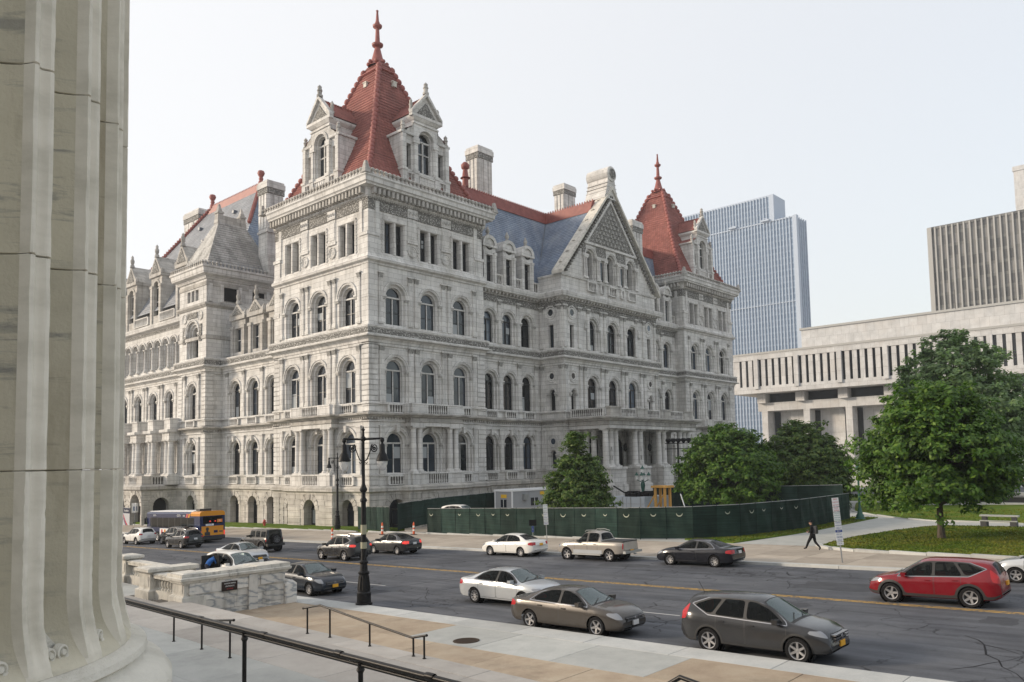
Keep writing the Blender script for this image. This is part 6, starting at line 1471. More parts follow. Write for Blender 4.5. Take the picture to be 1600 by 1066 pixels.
pedestal(ba, .2, .55, .75, 1.0, 0, 1.0); pedestal(ba, .15, 3.6, .75, 1.1, 0, 1.0); parapet(ba, .15, 1.1, 3.0, 0, .88, 7)
b = MB(); b.box(.55, 2.0, 3.2, 4.1, .86, 1.03); part('coping', b, M['coping'], ba)
b = MB(); b.box(.55, 1.9, 3.3, 4.0, -.6, .86); part('plinth', b, M['coping'], ba)
bb2 = thing('balustrade', 'further pale stone balustrade beside the column edge, behind the first pedestals', 'balustrade', (16.6, 36.0, -5.45))
pedestal(bb2, .1, 5.5, .7, .9, 0, 1.05); parapet(bb2, .1, -.9, 5.0, 0, .9, 20); pedestal(bb2, .1, 12.6, .7, .9, 0, 1.05); parapet(bb2, .1, 6.0, 12.1, 0, .9, 20)

# ================================================================ great fluted column at the left
M['col'] = mat('column_marble', (.36, .345, .30), .75); nt = NT(M['col']); p = nt.pos()
oi = nt.n('ObjectInfo').outputs['Random']
pv_ = nt.n('VectorMath', {0: p, 1: nt.n('CombineXYZ', {0: nt.math('MULTIPLY', oi, 9.), 1: nt.math('MULTIPLY', oi, 5.), 2: 0.}).outputs[0]}, operation='ADD').outputs[0]
c = nt.ramp(nt.noise(pv_, 1.1, 6), [(.3, (.46, .425, .335)), (.5, (.575, .535, .425)), (.75, (.65, .60, .485))])
v_ = nt.ramp(nt.n('TexNoise', {'Vector': nt.scale(pv_, (1.6, 1.6, 13)), 'Scale': 1.0, 'Detail': 6, 'Roughness': .7, 'Distortion': .4}).outputs['Fac'], [(.53, 0.), (.63, 1.)])
gt_ = nt.ramp(nt.noise(pv_, .9, 3), [(.42, 0.), (.58, 1.)])
c = nt.mix(nt.math('MULTIPLY', nt.math('MULTIPLY', v_, gt_), .62), c, (.15, .16, .175))
c = nt.mix(nt.math('MULTIPLY', nt.ramp(nt.noise(nt.scale(p, (3, 3, .6)), 1.5, 6), [(.54, 0.), (.7, 1.)]), .45), c, (.20, .15, .09))
c = nt.mix(1, c, nt.ramp(oi, [(0, .92), (1, 1.06)]), 'MULTIPLY')
nt.col(c); nt.bump(nt.math('ADD', nt.noise(p, 60, 4), nt.math('MULTIPLY', nt.noise(p, 9, 4), 2.)), .35, .008)
M['col_base'] = mat('column_base_marble', (.50, .48, .42), .8); nt = NT(M['col_base']); p = nt.pos()
c = nt.ramp(nt.noise(p, 2.2, 7), [(.3, (.50, .48, .42)), (.55, (.66, .635, .565)), (.8, (.75, .72, .645))]); nt.col(c); nt.bump(nt.math('ADD', nt.noise(p, 30, 5), nt.math('MULTIPLY', nt.noise(p, 6, 4), 2.5)), .6, .02)
M['col_ridge'] = mat('column_ridge_marble', (.6, .58, .52), .75); nt = NT(M['col_ridge']); p = nt.pos()
nt.col(nt.ramp(nt.noise(nt.scale(p, (2, 2, 5)), 1.5, 6), [(.3, (.54, .51, .43)), (.55, (.70, .66, .57)), (.8, (.78, .74, .65))])); nt.bump(nt.noise(p, 40, 4), .25, .006)
cc = None
cc = thing('fluted_column', 'giant weathered fluted marble column at the left edge of the picture', 'column', (.4914, 3.9697, 0))
A0 = radians(-34.72)+radians(7.5)*.0
FL, RC = 24, 1.0
def flute_r(th, z):
    # broad flutes between double-ridged fillets
    f = ((th-A0)/(2*pi/FL)+.5) % 1.0-.5; a = abs(f)*2
    if a < .13: return RC-.022+.012*(a/.13)**2
    if a < .17: return RC-.010+.010*(a-.13)/.04
    if a < .33: return RC-.003*abs((a-.25)/.08)**2
    if a < .37: return RC-.003-.045*(a-.33)/.04
    t = (a-.37)/.63; return RC-.048-.085*(1-(1-t)**2.4)
def shaft_r(th, z):
    taper = 1-.004*max(0, z); fl = max(0, min(1, (z+.695)/.10)); ex = .06*(1-max(0, min(1, (z+.70)/.26)))**2.2
    r = flute_r(th, z)
    return (RC-.02+(r-RC+.02)*sqrt(fl) if fl < 1 else r)*taper+ex
joints = [-.715, .0, .76, 1.45, 2.16, 2.9, 3.6, 4.6]
def chip(th, zz, k): return .0
for di, (z0, z1) in enumerate(zip(joints, joints[1:])):
    m = MB(); nth = FL*40; nz = 10 if di else 34; zsl = []
    for q in range(nz+1):
        zsl.append(z0+.004+(z1-z0-.008)*q/nz)
    zsl = [z0+.001]+zsl+[z1-.001]
    for qi, z in enumerate(zsl):
        edge = .012 if qi in (0, len(zsl)-1) else 0
        for i in range(nth):
            th = 2*pi*i/nth; r = shaft_r(th, z)-edge
            f = abs(((th-A0)/(2*pi/FL)+.5) % 1.0-.5)*2
            if .15 < f < .35: r -= max(0, random.gauss(0, .0022))
            m.v.append((r*cos(th), r*sin(th), z))
    for q in range(len(zsl)-1):
        for i in range(nth): i2 = (i+1) % nth; m.f.append((q*nth+i, q*nth+i2, (q+1)*nth+i2, (q+1)*nth+i)); m.m.append(1 if abs(((2*pi*(i+.5)/nth-A0)/(2*pi/FL)+.5) % 1.0-.5)*2 < .36 else 0)
    link('drum', m.mesh('drum', [M['col'], M['col_ridge']], 28), cc)
b = MB(); b.lathe([(.84, -.7), (.84, 4.6)], n=48); link('column_core', b.mesh('column_core', M['joint'], 40), cc)
b = MB(); b.lathe([(.9, -.715), (1.04, -.712), (1.10, -.73), (1.105, -.755), (1.085, -.77), (1.10, -.79), (1.17, -.82), (1.205, -.87), (1.205, -.93), (1.17, -.98), (1.14, -1.0), (1.15, -1.03), (1.24, -1.06), (1.29, -1.12), (1.29, -1.2), (1.24, -1.28), (1.25, -1.42)], n=96); part('base', b, M['col_base'], cc, 40)
# scrolled leaves at the foot of each flute
for k in range(-1, 6):
    th = A0-(k+.5)*2*pi/FL
    for sg in (-1, 1):
        b = MB(); b.lathe([(0, .030), (.010, .030), (.013, .018), (.016, .018), (.020, .026), (.027, .024), (.030, .0)], (.955, sg*.031, -.655), n=14, axis='x')
        b.tube([(.97, sg*.058, -.67), (.985, sg*.035, -.69), (1.0, sg*.004, -.70)], [.012, .012, .008], 6)
        sc = part('scroll', b, M['col_base'], cc, 50); sc.matrix_local = RZ(th)
    b = MB(); pts = [(-.062, -.665), (-.068, -.60), (-.055, -.545), (-.034, -.535), (-.012, -.57), (.03, -.615), (.058, -.64), (.06, -.665)]
    b.add([(.905, y, z) for y, z in pts]+[(.945-(z+.665)*.12, y*.93, z-.004) for y, z in pts], [tuple(range(8, 16))]+[(i, (i+1) % 8, 8+(i+1) % 8, 8+i) for i in range(8)])
    lf = part('carved_leaf', b, M['col_base'], cc, 30); lf.matrix_local = RZ(th)
po = thing('reflection_wall', 'unseen pale stone wall added behind the viewpoint to darken car reflections', 'wall', (-5.5, 0, -1.4))  # unseen wall added so the car sides mirror something darker than sky
b = MB(); b.box(-.8, 0, -60, 90, -6, 5.0)
part('wall', b, M['granite'], po)
for k in range(12): b = MB(); b.box(0, .06, -55+k*12, -50+k*12, -.0, 5.2); part('doorway', b, M['glass'], po)  # dark openings belonging to the added wall
# ================================================================ vehicles
def paint(name, col, metal=.35, rough=.22):
    metal *= .5; m = mat(name, col, rough, metal); b = m.node_tree.nodes['Principled BSDF']; b.inputs['Coat Weight'].default_value = .45; b.inputs['Coat Roughness'].default_value = .06
    nt = NT(m); nt.col(nt.mix(nt.ramp(nt.noise(nt.pos(), 3.5, 5), [(.4, 0.), (.75, .07)]), col, (.16, .155, .15))); b.inputs['Specular IOR Level'].default_value = .3; return m
M['car_glass'] = mat('tinted_car_glass', (.006, .0075, .008), .05, 0, IOR=1.4, Specular_IOR_Level=.3)
M['windscreen'] = mat('sky_toned_windscreen', (.085, .13, .135), .05, 0, IOR=2.0)  # pale cyan base stands in for sky mirrored in the windscreen
def see_through(m, fac, tint):
    nt = NT(m); tr_ = nt.n('BsdfTransparent', {'Color': (*tint, 1)}); ms = nt.n('MixShader', {0: fac, 1: nt.b.outputs[0], 2: tr_.outputs[0]})
    nt.t.links.new(ms.outputs[0], nt.t.nodes['Material Output'].inputs['Surface'])
see_through(M['car_glass'], .5, (.40, .43, .43)); see_through(M['windscreen'], .35, (.75, .85, .85))
M['bus_glass'] = mat('dark_bus_glass', (.004, .005, .006), .05, 0, Specular_IOR_Level=.25)
M['seat'] = mat('car_seat', (.05, .048, .045), .9); M['lining'] = mat('car_lining', (.10, .10, .10), .9)
M['tyre'] = mat('tyre_rubber', (.014, .014, .015), .8)
M['alloy'] = mat('alloy_wheel', (.30, .30, .31), .4, .6); M['dark_alloy'] = mat('dark_alloy', (.14, .14, .15), .35, .7)
M['clad'] = mat('black_plastic', (.018, .018, .019), .6)
M['chrome'] = mat('chrome', (.33, .33, .345), .25, 1.0)
M['head'] = mat('headlamp', (.27, .28, .30), .15, .3); M['tail'] = mat('tail_lamp', (.36, .012, .015), .15)
M['tail_on'] = mat('lit_tail_lamp', (.6, .02, .02), .2, 0, Emission_Color=(1, .08, .05, 1), Emission_Strength=.35)
M['amber'] = mat('amber_lamp', (.7, .2, .02), .3)
M['plate_w'] = mat('white_plate', (.62, .62, .62), .5); M['plate_y'] = mat('gold_plate', (.72, .36, .015), .5)
def interp(P, x):
    if x <= P[0][0]: return P[0][1]
    for (a, p), (b, q) in zip(P, P[1:]):
        if x <= b: return p+(q-p)*(x-a)/(b-a)
    return P[-1][1]
def smooth_interp(P, x):
    if x <= P[0][0]: return P[0][1]
    if x >= P[-1][0]: return P[-1][1]
    for i in range(len(P)-1):
        if x <= P[i+1][0]:
            x0, y0 = P[i]; x1, y1 = P[i+1]; h = x1-x0; t = (x-x0)/h
            def sl(k):
                if k == 0: return (P[1][1]-P[0][1])/(P[1][0]-P[0][0])
                if k == len(P)-1: return (P[-1][1]-P[-2][1])/(P[-1][0]-P[-2][0])
                a = (P[k][1]-P[k-1][1])/(P[k][0]-P[k-1][0]); b = (P[k+1][1]-P[k][1])/(P[k+1][0]-P[k][0])
                return 0 if a*b <= 0 else 2*a*b/(a+b)
            m0, m1 = sl(i)*h, sl(i+1)*h
            return y0*(2*t**3-3*t*t+1)+m0*(t**3-2*t*t+t)+y1*(-2*t**3+3*t*t)+m1*(t**3-t*t)
def polyfield(poly):
    # signed distance-like field of a convex polygon (negative inside)
    n = len(poly); A = sum(poly[i][0]*poly[(i+1) % n][1]-poly[(i+1) % n][0]*poly[i][1] for i in range(n))
    P = poly if A > 0 else poly[::-1]; E = []
    for i in range(n):
        (x0, z0), (x1, z1) = P[i], P[(i+1) % n]; l = math.hypot(x1-x0, z1-z0); E.append((x0, z0, (z1-z0)/l, -(x1-x0)/l))
    return lambda x, z: max((x-a)*c+(z-b)*d for a, b, c, d in E)
class Shell:
    def __init__(s): s.v = []; s.f = []          # f = (indices, region)
    def split(s, fn, sel):
        """cut the faces picked by sel along fn = 0; returns the faces inside as a new list"""
        val = {}; inn = []; out = []; cutc = {}
        def F(i):
            if i not in val: val[i] = fn(*s.v[i])
            return val[i]
        def cut(i, j):
            k = (i, j) if i < j else (j, i)
            if k not in cutc:
                a, b = F(i), F(j); t = a/(a-b); p, q = s.v[i], s.v[j]; s.v.append(tuple(p[n]+(q[n]-p[n])*t for n in range(3))); cutc[k] = len(s.v)-1; val[cutc[k]] = 0.0
            return cutc[k]
        for idx, reg in s.f:
            if not sel(reg): out.append((idx, reg)); continue
            sg = [F(i) < 0 for i in idx]
            if all(sg): inn.append((idx, reg)); continue
            if not any(sg): out.append((idx, reg)); continue
            A, B = [], []
            n = len(idx)
            for k in range(n):
                i, j = idx[k], idx[(k+1) % n]
                (A if sg[k] else B).append(i)
                if sg[k] != sg[(k+1) % n]: c = cut(i, j); A.append(c); B.append(c)
            if len(A) > 2: inn.append((tuple(A), reg))
            if len(B) > 2: out.append((tuple(B), reg))
        s.f = out; return inn
    def to_mb(s, faces, mirror=True, off=0.0):
        mb = MB(); mp = {}
        def g(i, my):
            k = (i, my)
            if k not in mp: x, y, z = s.v[i]; mp[k] = len(mb.v); mb.v.append((x, -y if my else y, z))
            return mp[k]
        for idx, reg in faces:
            mb.f.append(tuple(g(i, False) for i in idx)); mb.m.append(0)
        if mirror is not None:
            for idx, reg in faces: mb.f.append(tuple(g(i, True) for i in reversed(idx))); mb.m.append(0)
        return mb
    def side(s, faces, my):
        mb = MB(); mp = {}
        for idx, reg in faces:
            q = []
            for i in (reversed(idx) if my else idx):
                if i not in mp: x, y, z = s.v[i]; mp[i] = len(mb.v); mb.v.append((x, -y if my else y, z))
                q.append(mp[i])
            mb.f.append(tuple(q)); mb.m.append(0)
        return mb
def wheel_meshes(r, wd, style, spokes):
    def ty():
        b = MB(); b.lathe([(r*.66, -wd/2+.02), (r*.9, -wd/2), (r*.97, -wd/2+.02), (r, -wd/2+.05), (r, wd/2-.05), (r*.97, wd/2-.02), (r*.9, wd/2), (r*.66, wd/2-.02)], n=28, axis='y'); return b
    def ri():
        b = MB(); b.lathe([(r*.68, wd/2-.015), (r*.66, wd/2-.005), (r*.60, wd/2-.02), (r*.57, wd/2-.09)], n=28, axis='y')
        b.lathe([(r*.14, wd/2-.05), (r*.13, wd/2-.03), (0, wd/2-.025)], n=12, axis='y')
        for k in range(spokes):
            a = 2*pi*k/spokes; ww = .30/spokes*5*r*.5; pts = []
            for (q, hw_, y) in ((r*.08, ww*.75, wd/2-.035), (r*.63, ww*.62, wd/2-.012)):
                for s_ in (-1, 1): pts.append((q*cos(a)-s_*hw_*sin(a), y, q*sin(a)+s_*hw_*cos(a)))
                for s_ in (-1, 1): pts.append((q*cos(a)-s_*hw_*1.2*sin(a), y-.05, q*sin(a)+s_*hw_*1.2*cos(a)))
            b.add(pts, [(0, 1, 5, 4), (0, 4, 6, 2), (1, 3, 7, 5), (2, 6, 7, 3)])
        return b
    def hub():
        b = MB(); b.lathe([(0, wd/2-.10), (r*.62, wd/2-.10)], n=20, axis='y'); return b
    k = (round(r, 3), style, spokes)
    return shared(('tyre',)+k, ty, 'tyre', M['tyre'], 40), shared(('rim',)+k, ri, 'rim', M[style], 40), shared(('disc',)+k, hub, 'brake_disc', M['clad'])
def car(S, name, label, paint_m, X, Y, head, group='cars on the street', plate_f='plate_y', plate_r='plate_y', cat='car', lit=False, roofrail=False, dz=None):
    L, W, H, wb, wr = S['L'], S['W'], S['H'], S['wb'], S['wr']; xf, xr_ = S['xf'], S['xf']-wb
    hl = L/2; NX = S.get('nx', 74); SHl = Shell(); st = []
    for i in range(NX+1):
        t = i/NX; x = hl*(-cos(pi*t)*.42+(2*t-1)*.58); st.append(x)
    gw = S['roofw']
    def halfw(x): 
        w_ = smooth_interp(S['w'], x) if 'w' in S else None
        if w_ is None:
            f = max(0, (x-(hl-.95))/.95); r_ = max(0, (-x-(hl-.7))/.7); w_ = W/2*(1-.20*f**2.6-.10*f*.5-.17*r_**2.6)
        return w_
    J0, J1, J2 = 10, 8, 9
    def section(x):
        w_ = halfw(x); zb = smooth_interp(S['bot'], x); zt = smooth_interp(S['top'], x); zs = min(smooth_interp(S['belt'], x), zt-.012)
        g_ = max(0, zt-zs); k = min(1, g_/.42); k = k*k*(3-2*k); wrf = (.925*(1-k)+gw/(W/2)*k)*w_ if k < 1 else gw*w_/(W/2)
        edge = min(S.get('edge', .075), g_*.5); zr = zt-edge
        P = [(0, zb+.03), (.78*w_, zb), (.93*w_, zb+.03)]
        for q in range(J0+1):
            s_ = q/J0; z = zb+.06+(zs-zb-.06)*s_
            y = w_*(.955+.045*sin(pi*min(1, .12+s_*.80))-.028*max(0, (s_-.72)/.28)**2+(.010 if .60 < s_ < .75 else 0))
            P.append((y, z))
        ys = P[-1][0]
        for q in range(1, J1+1):
            s_ = q/J1; P.append((ys+(wrf-ys)*(s_*.86+.14*s_*s_), zs+(zr-zs)*s_))
        for q in range(1, J2+1):
            u = q/J2; P.append((wrf*(1-u), zr+(zt-zr)*(1-(1-u)**2.6)))
        return P
    rows = [section(x) for x in st]; n = len(rows[0])
    bow = S.get('bow', .10)
    for x, P in zip(st, rows):
        for (y, z) in P:
            # ends are bowed in plan
            f = max(0, (abs(x)-(hl-.5))/.5); SHl.v.append((x-math.copysign(bow*f*(y/(W/2))**2*1.0, x), y, z))
    def reg(j): return 'under' if j < 3 else 'side' if j < 3+J0 else 'green' if j < 3+J0+J1 else 'top'
    for i in range(NX):
        for j in range(n-1): SHl.f.append(((i*n+j, (i+1)*n+j, (i+1)*n+j+1, i*n+j+1), reg(j)))
    # end caps as strips across to the centre line
    for i, flip in ((0, False), (NX, True)):
        prev = None
        for j in range(n):
            x, y, z = SHl.v[i*n+j]; col_ = [i*n+j]
            for q in range(1, 5): SHl.v.append((x+math.copysign(.0, x), y*(1-q/4), z)); col_.append(len(SHl.v)-1)
            if prev and 2 < j:
                for q in range(4):
                    f = (prev[q], prev[q+1], col_[q+1], col_[q]); SHl.f.append((f if flip else f[::-1], 'cap'))
            prev = col_
    root = thing(name, label, cat, (X, Y, 0), 0, group)
    slope_ = math.atan(-.027); zc = (ROAD(Y) if dz is None else dz)
    root.matrix_world = T(X, Y, zc) @ Matrix.Rotation(slope_, 4, 'X') @ RZ(pi/2 if head > 0 else -pi/2)
    Ra = wr*S.get('arch', 1.13)
    SIDE = lambda r: r == 'side'; SU = lambda r: r in ('side', 'under')
    for xw in (xf, xr_): SHl.split(lambda x, y, z: max(math.hypot(x-xw, z-wr)-Ra, W*.30-y), SU)
    add = lambda nm, mb, m, par=root, sm=40, **k: link(nm, mb.mesh(nm, m, sm), par, **k)
    # windows
    dl = [polyfield(p) for p in S['dlo']]; big = polyfield(S['dlobig']); GR = lambda r: r in ('green', 'side')
    glasses = []
    for pf in dl: glasses.append(SHl.split(lambda x, y, z: max(pf(x, z), .25*W-y), GR))
    trim = SHl.split(lambda x, y, z: max(big(x, z), .24*W-y), GR)
    TOP = lambda r: r in ('top', 'cap', 'green')
    def wfield(xa, xb, za, inset):
        lo_, hi_ = min(xa, xb), max(xa, xb)
        def f(x, y, z):
            w_ = halfw(x)*gw/(W/2)
            zt = smooth_interp(S['top'], x); zs = min(smooth_interp(S['belt'], x), zt-.012); fr = max(0, min(1, (zt-zs)/.42)); lim = (halfw(x)*.925*(1-fr)+w_*fr)-inset
            return max(lo_-x, x-hi_, y-lim, za-z)
        return f
    chr_ = SHl.split(lambda x, y, z: max(big(x, z)-S.get('trimw', .022), .24*W-y), GR) if S.get('trimc') else []
    ws = SHl.split(wfield(S['ws'][0], S['ws'][1], S['ws'][2], .07), TOP); wsb = SHl.split(wfield(S['ws'][0]-.03, S['ws'][1]+.09, S['ws'][2]-.05, .045), TOP)
    rg = SHl.split(wfield(S['rg'][0], S['rg'][1], S['rg'][2], S.get('rgin', .10)), lambda r: r in ('top', 'cap')) if S.get('rg') else []
    # cladding and lower sill
    clad = []
    if S.get('clad'):
        c_ = S['clad']
        clad = SHl.split(lambda x, y, z: min(z-(smooth_interp(S['bot'], x)+c_), min(math.hypot(x-xw, z-wr) for xw in (xf, xr_))-Ra-S.get('cladw', .06)), lambda r: r in ('side', 'cap'))
    # lights and grille
    SC_ = lambda r: r in ('side', 'cap', 'top', 'green')
    hlm = SHl.split(lambda x, y, z: max(polyfield(S['headl'])(x, z), S.get('heady', .34)*W-y), SC_)
    tlm = SHl.split(lambda x, y, z: max(polyfield(S['taill'])(x, z), S.get('taily', .26)*W-y), SC_)
    ga = S['grille']; grl = SHl.split(lambda x, y, z: max(hl-.30-x, y-ga[2], ga[0]-z, z-ga[1]), lambda r: r in ('cap', 'top', 'side', 'green'))
    la = S.get('intake', (.2, .34, .62)); ink = SHl.split(lambda x, y, z: max(hl-.35-x, y-la[2], la[0]-z, z-la[1]), lambda r: r in ('cap', 'side'))
    # doors with open shut-lines
    doors = []; seam = []
    for xa, xb in S['doors']:
        d_ = SHl.split(lambda x, y, z: max(xa+.012-x, x-xb+.012, smooth_interp(S['bot'], x)+.12-z), lambda r: r in ('side', 'green'))
        sm_ = SHl.split(lambda x, y, z: max(xa-x, x-xb, smooth_interp(S['bot'], x)+.105-z), lambda r: r == 'side'); doors.append(d_); seam += sm_
    for xq in S.get('seams', ()): seam += SHl.split(lambda x, y, z: abs(x-xq)-.006, lambda r: r in ('top', 'side'))
    body = add('body', SHl.to_mb(SHl.f), paint_m)
    for nm, fc, m in (('shut_line', seam, M['clad']), ('pillar_trim', trim, M['clad']), ('window_trim', chr_, M['chrome']), ('windscreen_seal', wsb, M['clad']), ('grille', grl, M['clad']), ('air_intake', ink, M['clad']), ('sill_cladding', clad, M['clad'])):
        if fc: add(nm, SHl.to_mb(fc), m, kind='stuff')
    if ws: add('windscreen', SHl.to_mb(ws), M['windscreen'])
    if rg: add('rear_window', SHl.to_mb(rg), M[S.get('rgm', 'car_glass')])
    for my in (False, True):
        for d_ in doors:
            if d_:
                db = add('door', SHl.side(d_, my), paint_m); xs_ = [SHl.v[i][0] for idx, _ in d_ for i in idx]; x0 = min(xs_); zs = smooth_interp(S['belt'], x0+.2)-.12; y = halfw(x0+.2)*.985
                hb = MB(); s_ = -1 if my else 1; hb.box(x0+.10, x0+.27, *sorted((s_*(y-.01), s_*(y+.03))), zs-.015, zs+.02); add('handle', hb, S.get('handle_m') or paint_m, db)
        for g_ in glasses:
            if g_: add('window', SHl.side(g_, my), M['car_glass'])
        if hlm: add('headlight', SHl.side(hlm, my), M['head'])
        if tlm: add('taillight', SHl.side(tlm, my), M['tail_on' if lit else 'tail'])
        s_ = -1 if my else 1; mx, mz = S['mirror']; b = MB(); y = halfw(mx)*.95
        b.tbox(mx, s_*(y+.11), mz-.06, mz+.08, .07, .10, .09, .11); b.box(mx-.03, mx+.05, *sorted((s_*(y-.06), s_*(y+.05))), mz-.06, mz); add('mirror', b, S.get('mirror_m') or paint_m, sm=60)
    # grille bars, plates, wipers, aerial
    b = MB(); n_ = S.get('bars', 2)
    for q in range(n_): z = ga[0]+(ga[1]-ga[0])*(q+.5)/n_; b.box(hl-.16, hl-.0+S.get('barx', .005), -ga[2]*.93, ga[2]*.93, z-.018, z+.018)
    b.lathe([(0, .012), (.06, .012), (.065, 0)], (hl+.006, 0, (ga[0]+ga[1])/2), n=10, axis='x'); add('grille_bars', b, M['chrome'])
    pz, rz_ = S.get('platez', (.42, .75)); b = MB(); b.box(hl-.03, hl+.02, -.15, .15, pz-.075, pz+.075); add('number_plate', b, M[plate_f], sm=None)
    rx = S.get('rpx', -hl-.012); b = MB(); b.box(rx-.012, rx+.04, -.15, .15, rz_-.075, rz_+.075); add('number_plate', b, M[plate_r], sm=None)
    b = MB(); x0, x1, z0 = S['ws'][0], S['ws'][1], S['ws'][2]
    for y0 in (-.55, .05): b.tube([(max(x0, x1)+.03, y0, smooth_interp(S['top'], max(x0, x1)+.03)+.012), (max(x0, x1)-.18, y0+.5, smooth_interp(S['top'], max(x0, x1)-.18)+.014)], .011, 4)
    add('wipers', b, M['clad'], kind='stuff')
    b = MB(); b.box(xr_-.4, xf+.4, -W*.36, W*.36, .24, .62); b.box(-hl+.5, hl-.5, -W*.30, W*.30, .24, .7); add('underbody', b, M['dark_void'], sm=None)
    sx0 = S['dlo'][0][1][0]-.55; hs = smooth_interp(S['belt'], 0)
    for px_ in (sx0, sx0-.85):
        for sy in (-.36, .36):
            b = MB(); b.tbox(px_, sy, .5, .68, .26, .25, .26, .25); b.add([(px_-.22+.05*k-.12*(z-.68), sy+w_*q, z) for z, w_ in ((.62, .25), (hs+.16, .22)) for k in (0, 2) for q in (-1, 1)], [(0, 1, 3, 2), (4, 6, 7, 5), (0, 4, 5, 1), (2, 3, 7, 6), (0, 2, 6, 4), (1, 5, 7, 3)]); st_ = add('seat', b, M['seat'], sm=None)
            b = MB(); b.tbox(px_-.26, sy, hs+.18, hs+.36, .05, .12, .04, .11); add('headrest', b, M['seat'], st_, sm=60)
    b = MB(); b.box(sx0+.75, S['ws'][1]-.12, -W*.40, W*.40, .55, S['ws'][2]-.06); add('dashboard', b, M['lining'], sm=None)
    for xw in (xf, xr_):
        for sy in (-1, 1):
            b = MB(); b.lathe([(Ra+.02, W/2-.30), (Ra+.02, W/2-.05)], (xw, 0, wr), n=20, axis='y', a0=-.25, a1=pi+.25); b.lathe([(0, W/2-.30), (Ra+.02, W/2-.30)], (xw, 0, wr), n=20, axis='y')
            if sy < 0: b.v = [(x, -y, z) for x, y, z in b.v]
            add('wheel_arch', b, M['dark_void'], sm=None)
            tm, rm_, hm = wheel_meshes(wr, S.get('tw', .215), S.get('rimstyle', 'alloy'), S.get('spokes', 5))
            wo_ = link('wheel', None, root, T(xw, sy*(W/2-.125), wr) @ (Matrix.Identity(4) if sy > 0 else RZ(pi)) @ Matrix.Rotation(random.uniform(0, 1.2), 4, 'Y'))
            for nm, me in (('tyre', tm), ('rim', rm_), ('brake_disc', hm)): link(nm, me, wo_)
    if roofrail:
        for sy in (-1, 1):
            b = MB(); x0, x1 = S['rail']; b.tube([(x0, sy*gw*.92, smooth_interp(S['top'], x0)-.02), (x0+.15, sy*gw*.92, smooth_interp(S['top'], x0+.15)+.04), (x1-.15, sy*gw*.92, smooth_interp(S['top'], x1-.15)+.04), (x1, sy*gw*.92, smooth_interp(S['top'], x1)-.02)], .022, 6); add('roof_rail', b, M['chrome' if roofrail == 'c' else 'clad'])
    return root, add
def sedan(L=4.87, W=1.79, H=1.45, wb=2.85, wr=.325, **kw):
    k = L/4.87; hh = H/1.45; X = lambda P: [(x*k, z*hh) for x, z in P]
    S = dict(L=L, W=W, H=H, wb=wb, wr=wr, xf=wb/2+.03, roofw=.56,
        top=X([(-2.435, .74), (-2.42, .86), (-2.37, .99), (-2.2, 1.045), (-1.78, 1.075), (-1.45, 1.21), (-1.0, 1.365), (-.5, 1.435), (-.05, 1.45), (.35, 1.42), (.7, 1.27), (1.18, 1.03), (1.35, .985), (1.8, .92), (2.15, .82), (2.34, .71), (2.41, .60), (2.435, .52)]),
        belt=X([(-2.435, .70), (-2.37, .93), (-2.1, .985), (-1.5, .985), (-.5, .945), (.6, .92), (1.2, .90), (1.7, .85), (2.1, .74), (2.35, .62), (2.435, .50)]),
        bot=X([(-2.435, .42), (-2.35, .30), (-2.0, .22), (0, .19), (2.0, .2), (2.3, .22), (2.435, .30)]),
        dlo=[X([(-.02, .975), (.98, .955), (.95, .99), (.50, 1.25), (.22, 1.35), (-.02, 1.36)]), X([(-.12, .98), (-.12, 1.365), (-.55, 1.345), (-.98, 1.23), (-1.22, 1.08), (-1.15, 1.005)])],
        dlobig=X([(-1.36, 1.01), (-.1, .955), (1.08, .935), (1.05, .985), (.52, 1.29), (.2, 1.385), (-.3, 1.395), (-.7, 1.345), (-1.05, 1.235)]),
        ws=(.44*k, 1.2*k, .98*hh), rg=(-1.72*k, -.92*k, 1.08*hh), headl=X([(1.84, .74), (2.2, .60), (2.5, .58), (2.5, .69), (2.2, .785), (1.9, .795)]), taill=X([(-2.5, .72), (-2.02, .78), (-2.02, .90), (-2.2, .955), (-2.5, .95)]),
        grille=(.50*hh, .66*hh, .52), intake=(.26, .40, .62), doors=[(-.06*k, 1.12*k), (-1.1*k, -.08*k)], mirror=(.86*k, .99*hh), bars=2, platez=(.45, .80), trimc=True)
    S.update(kw); return S
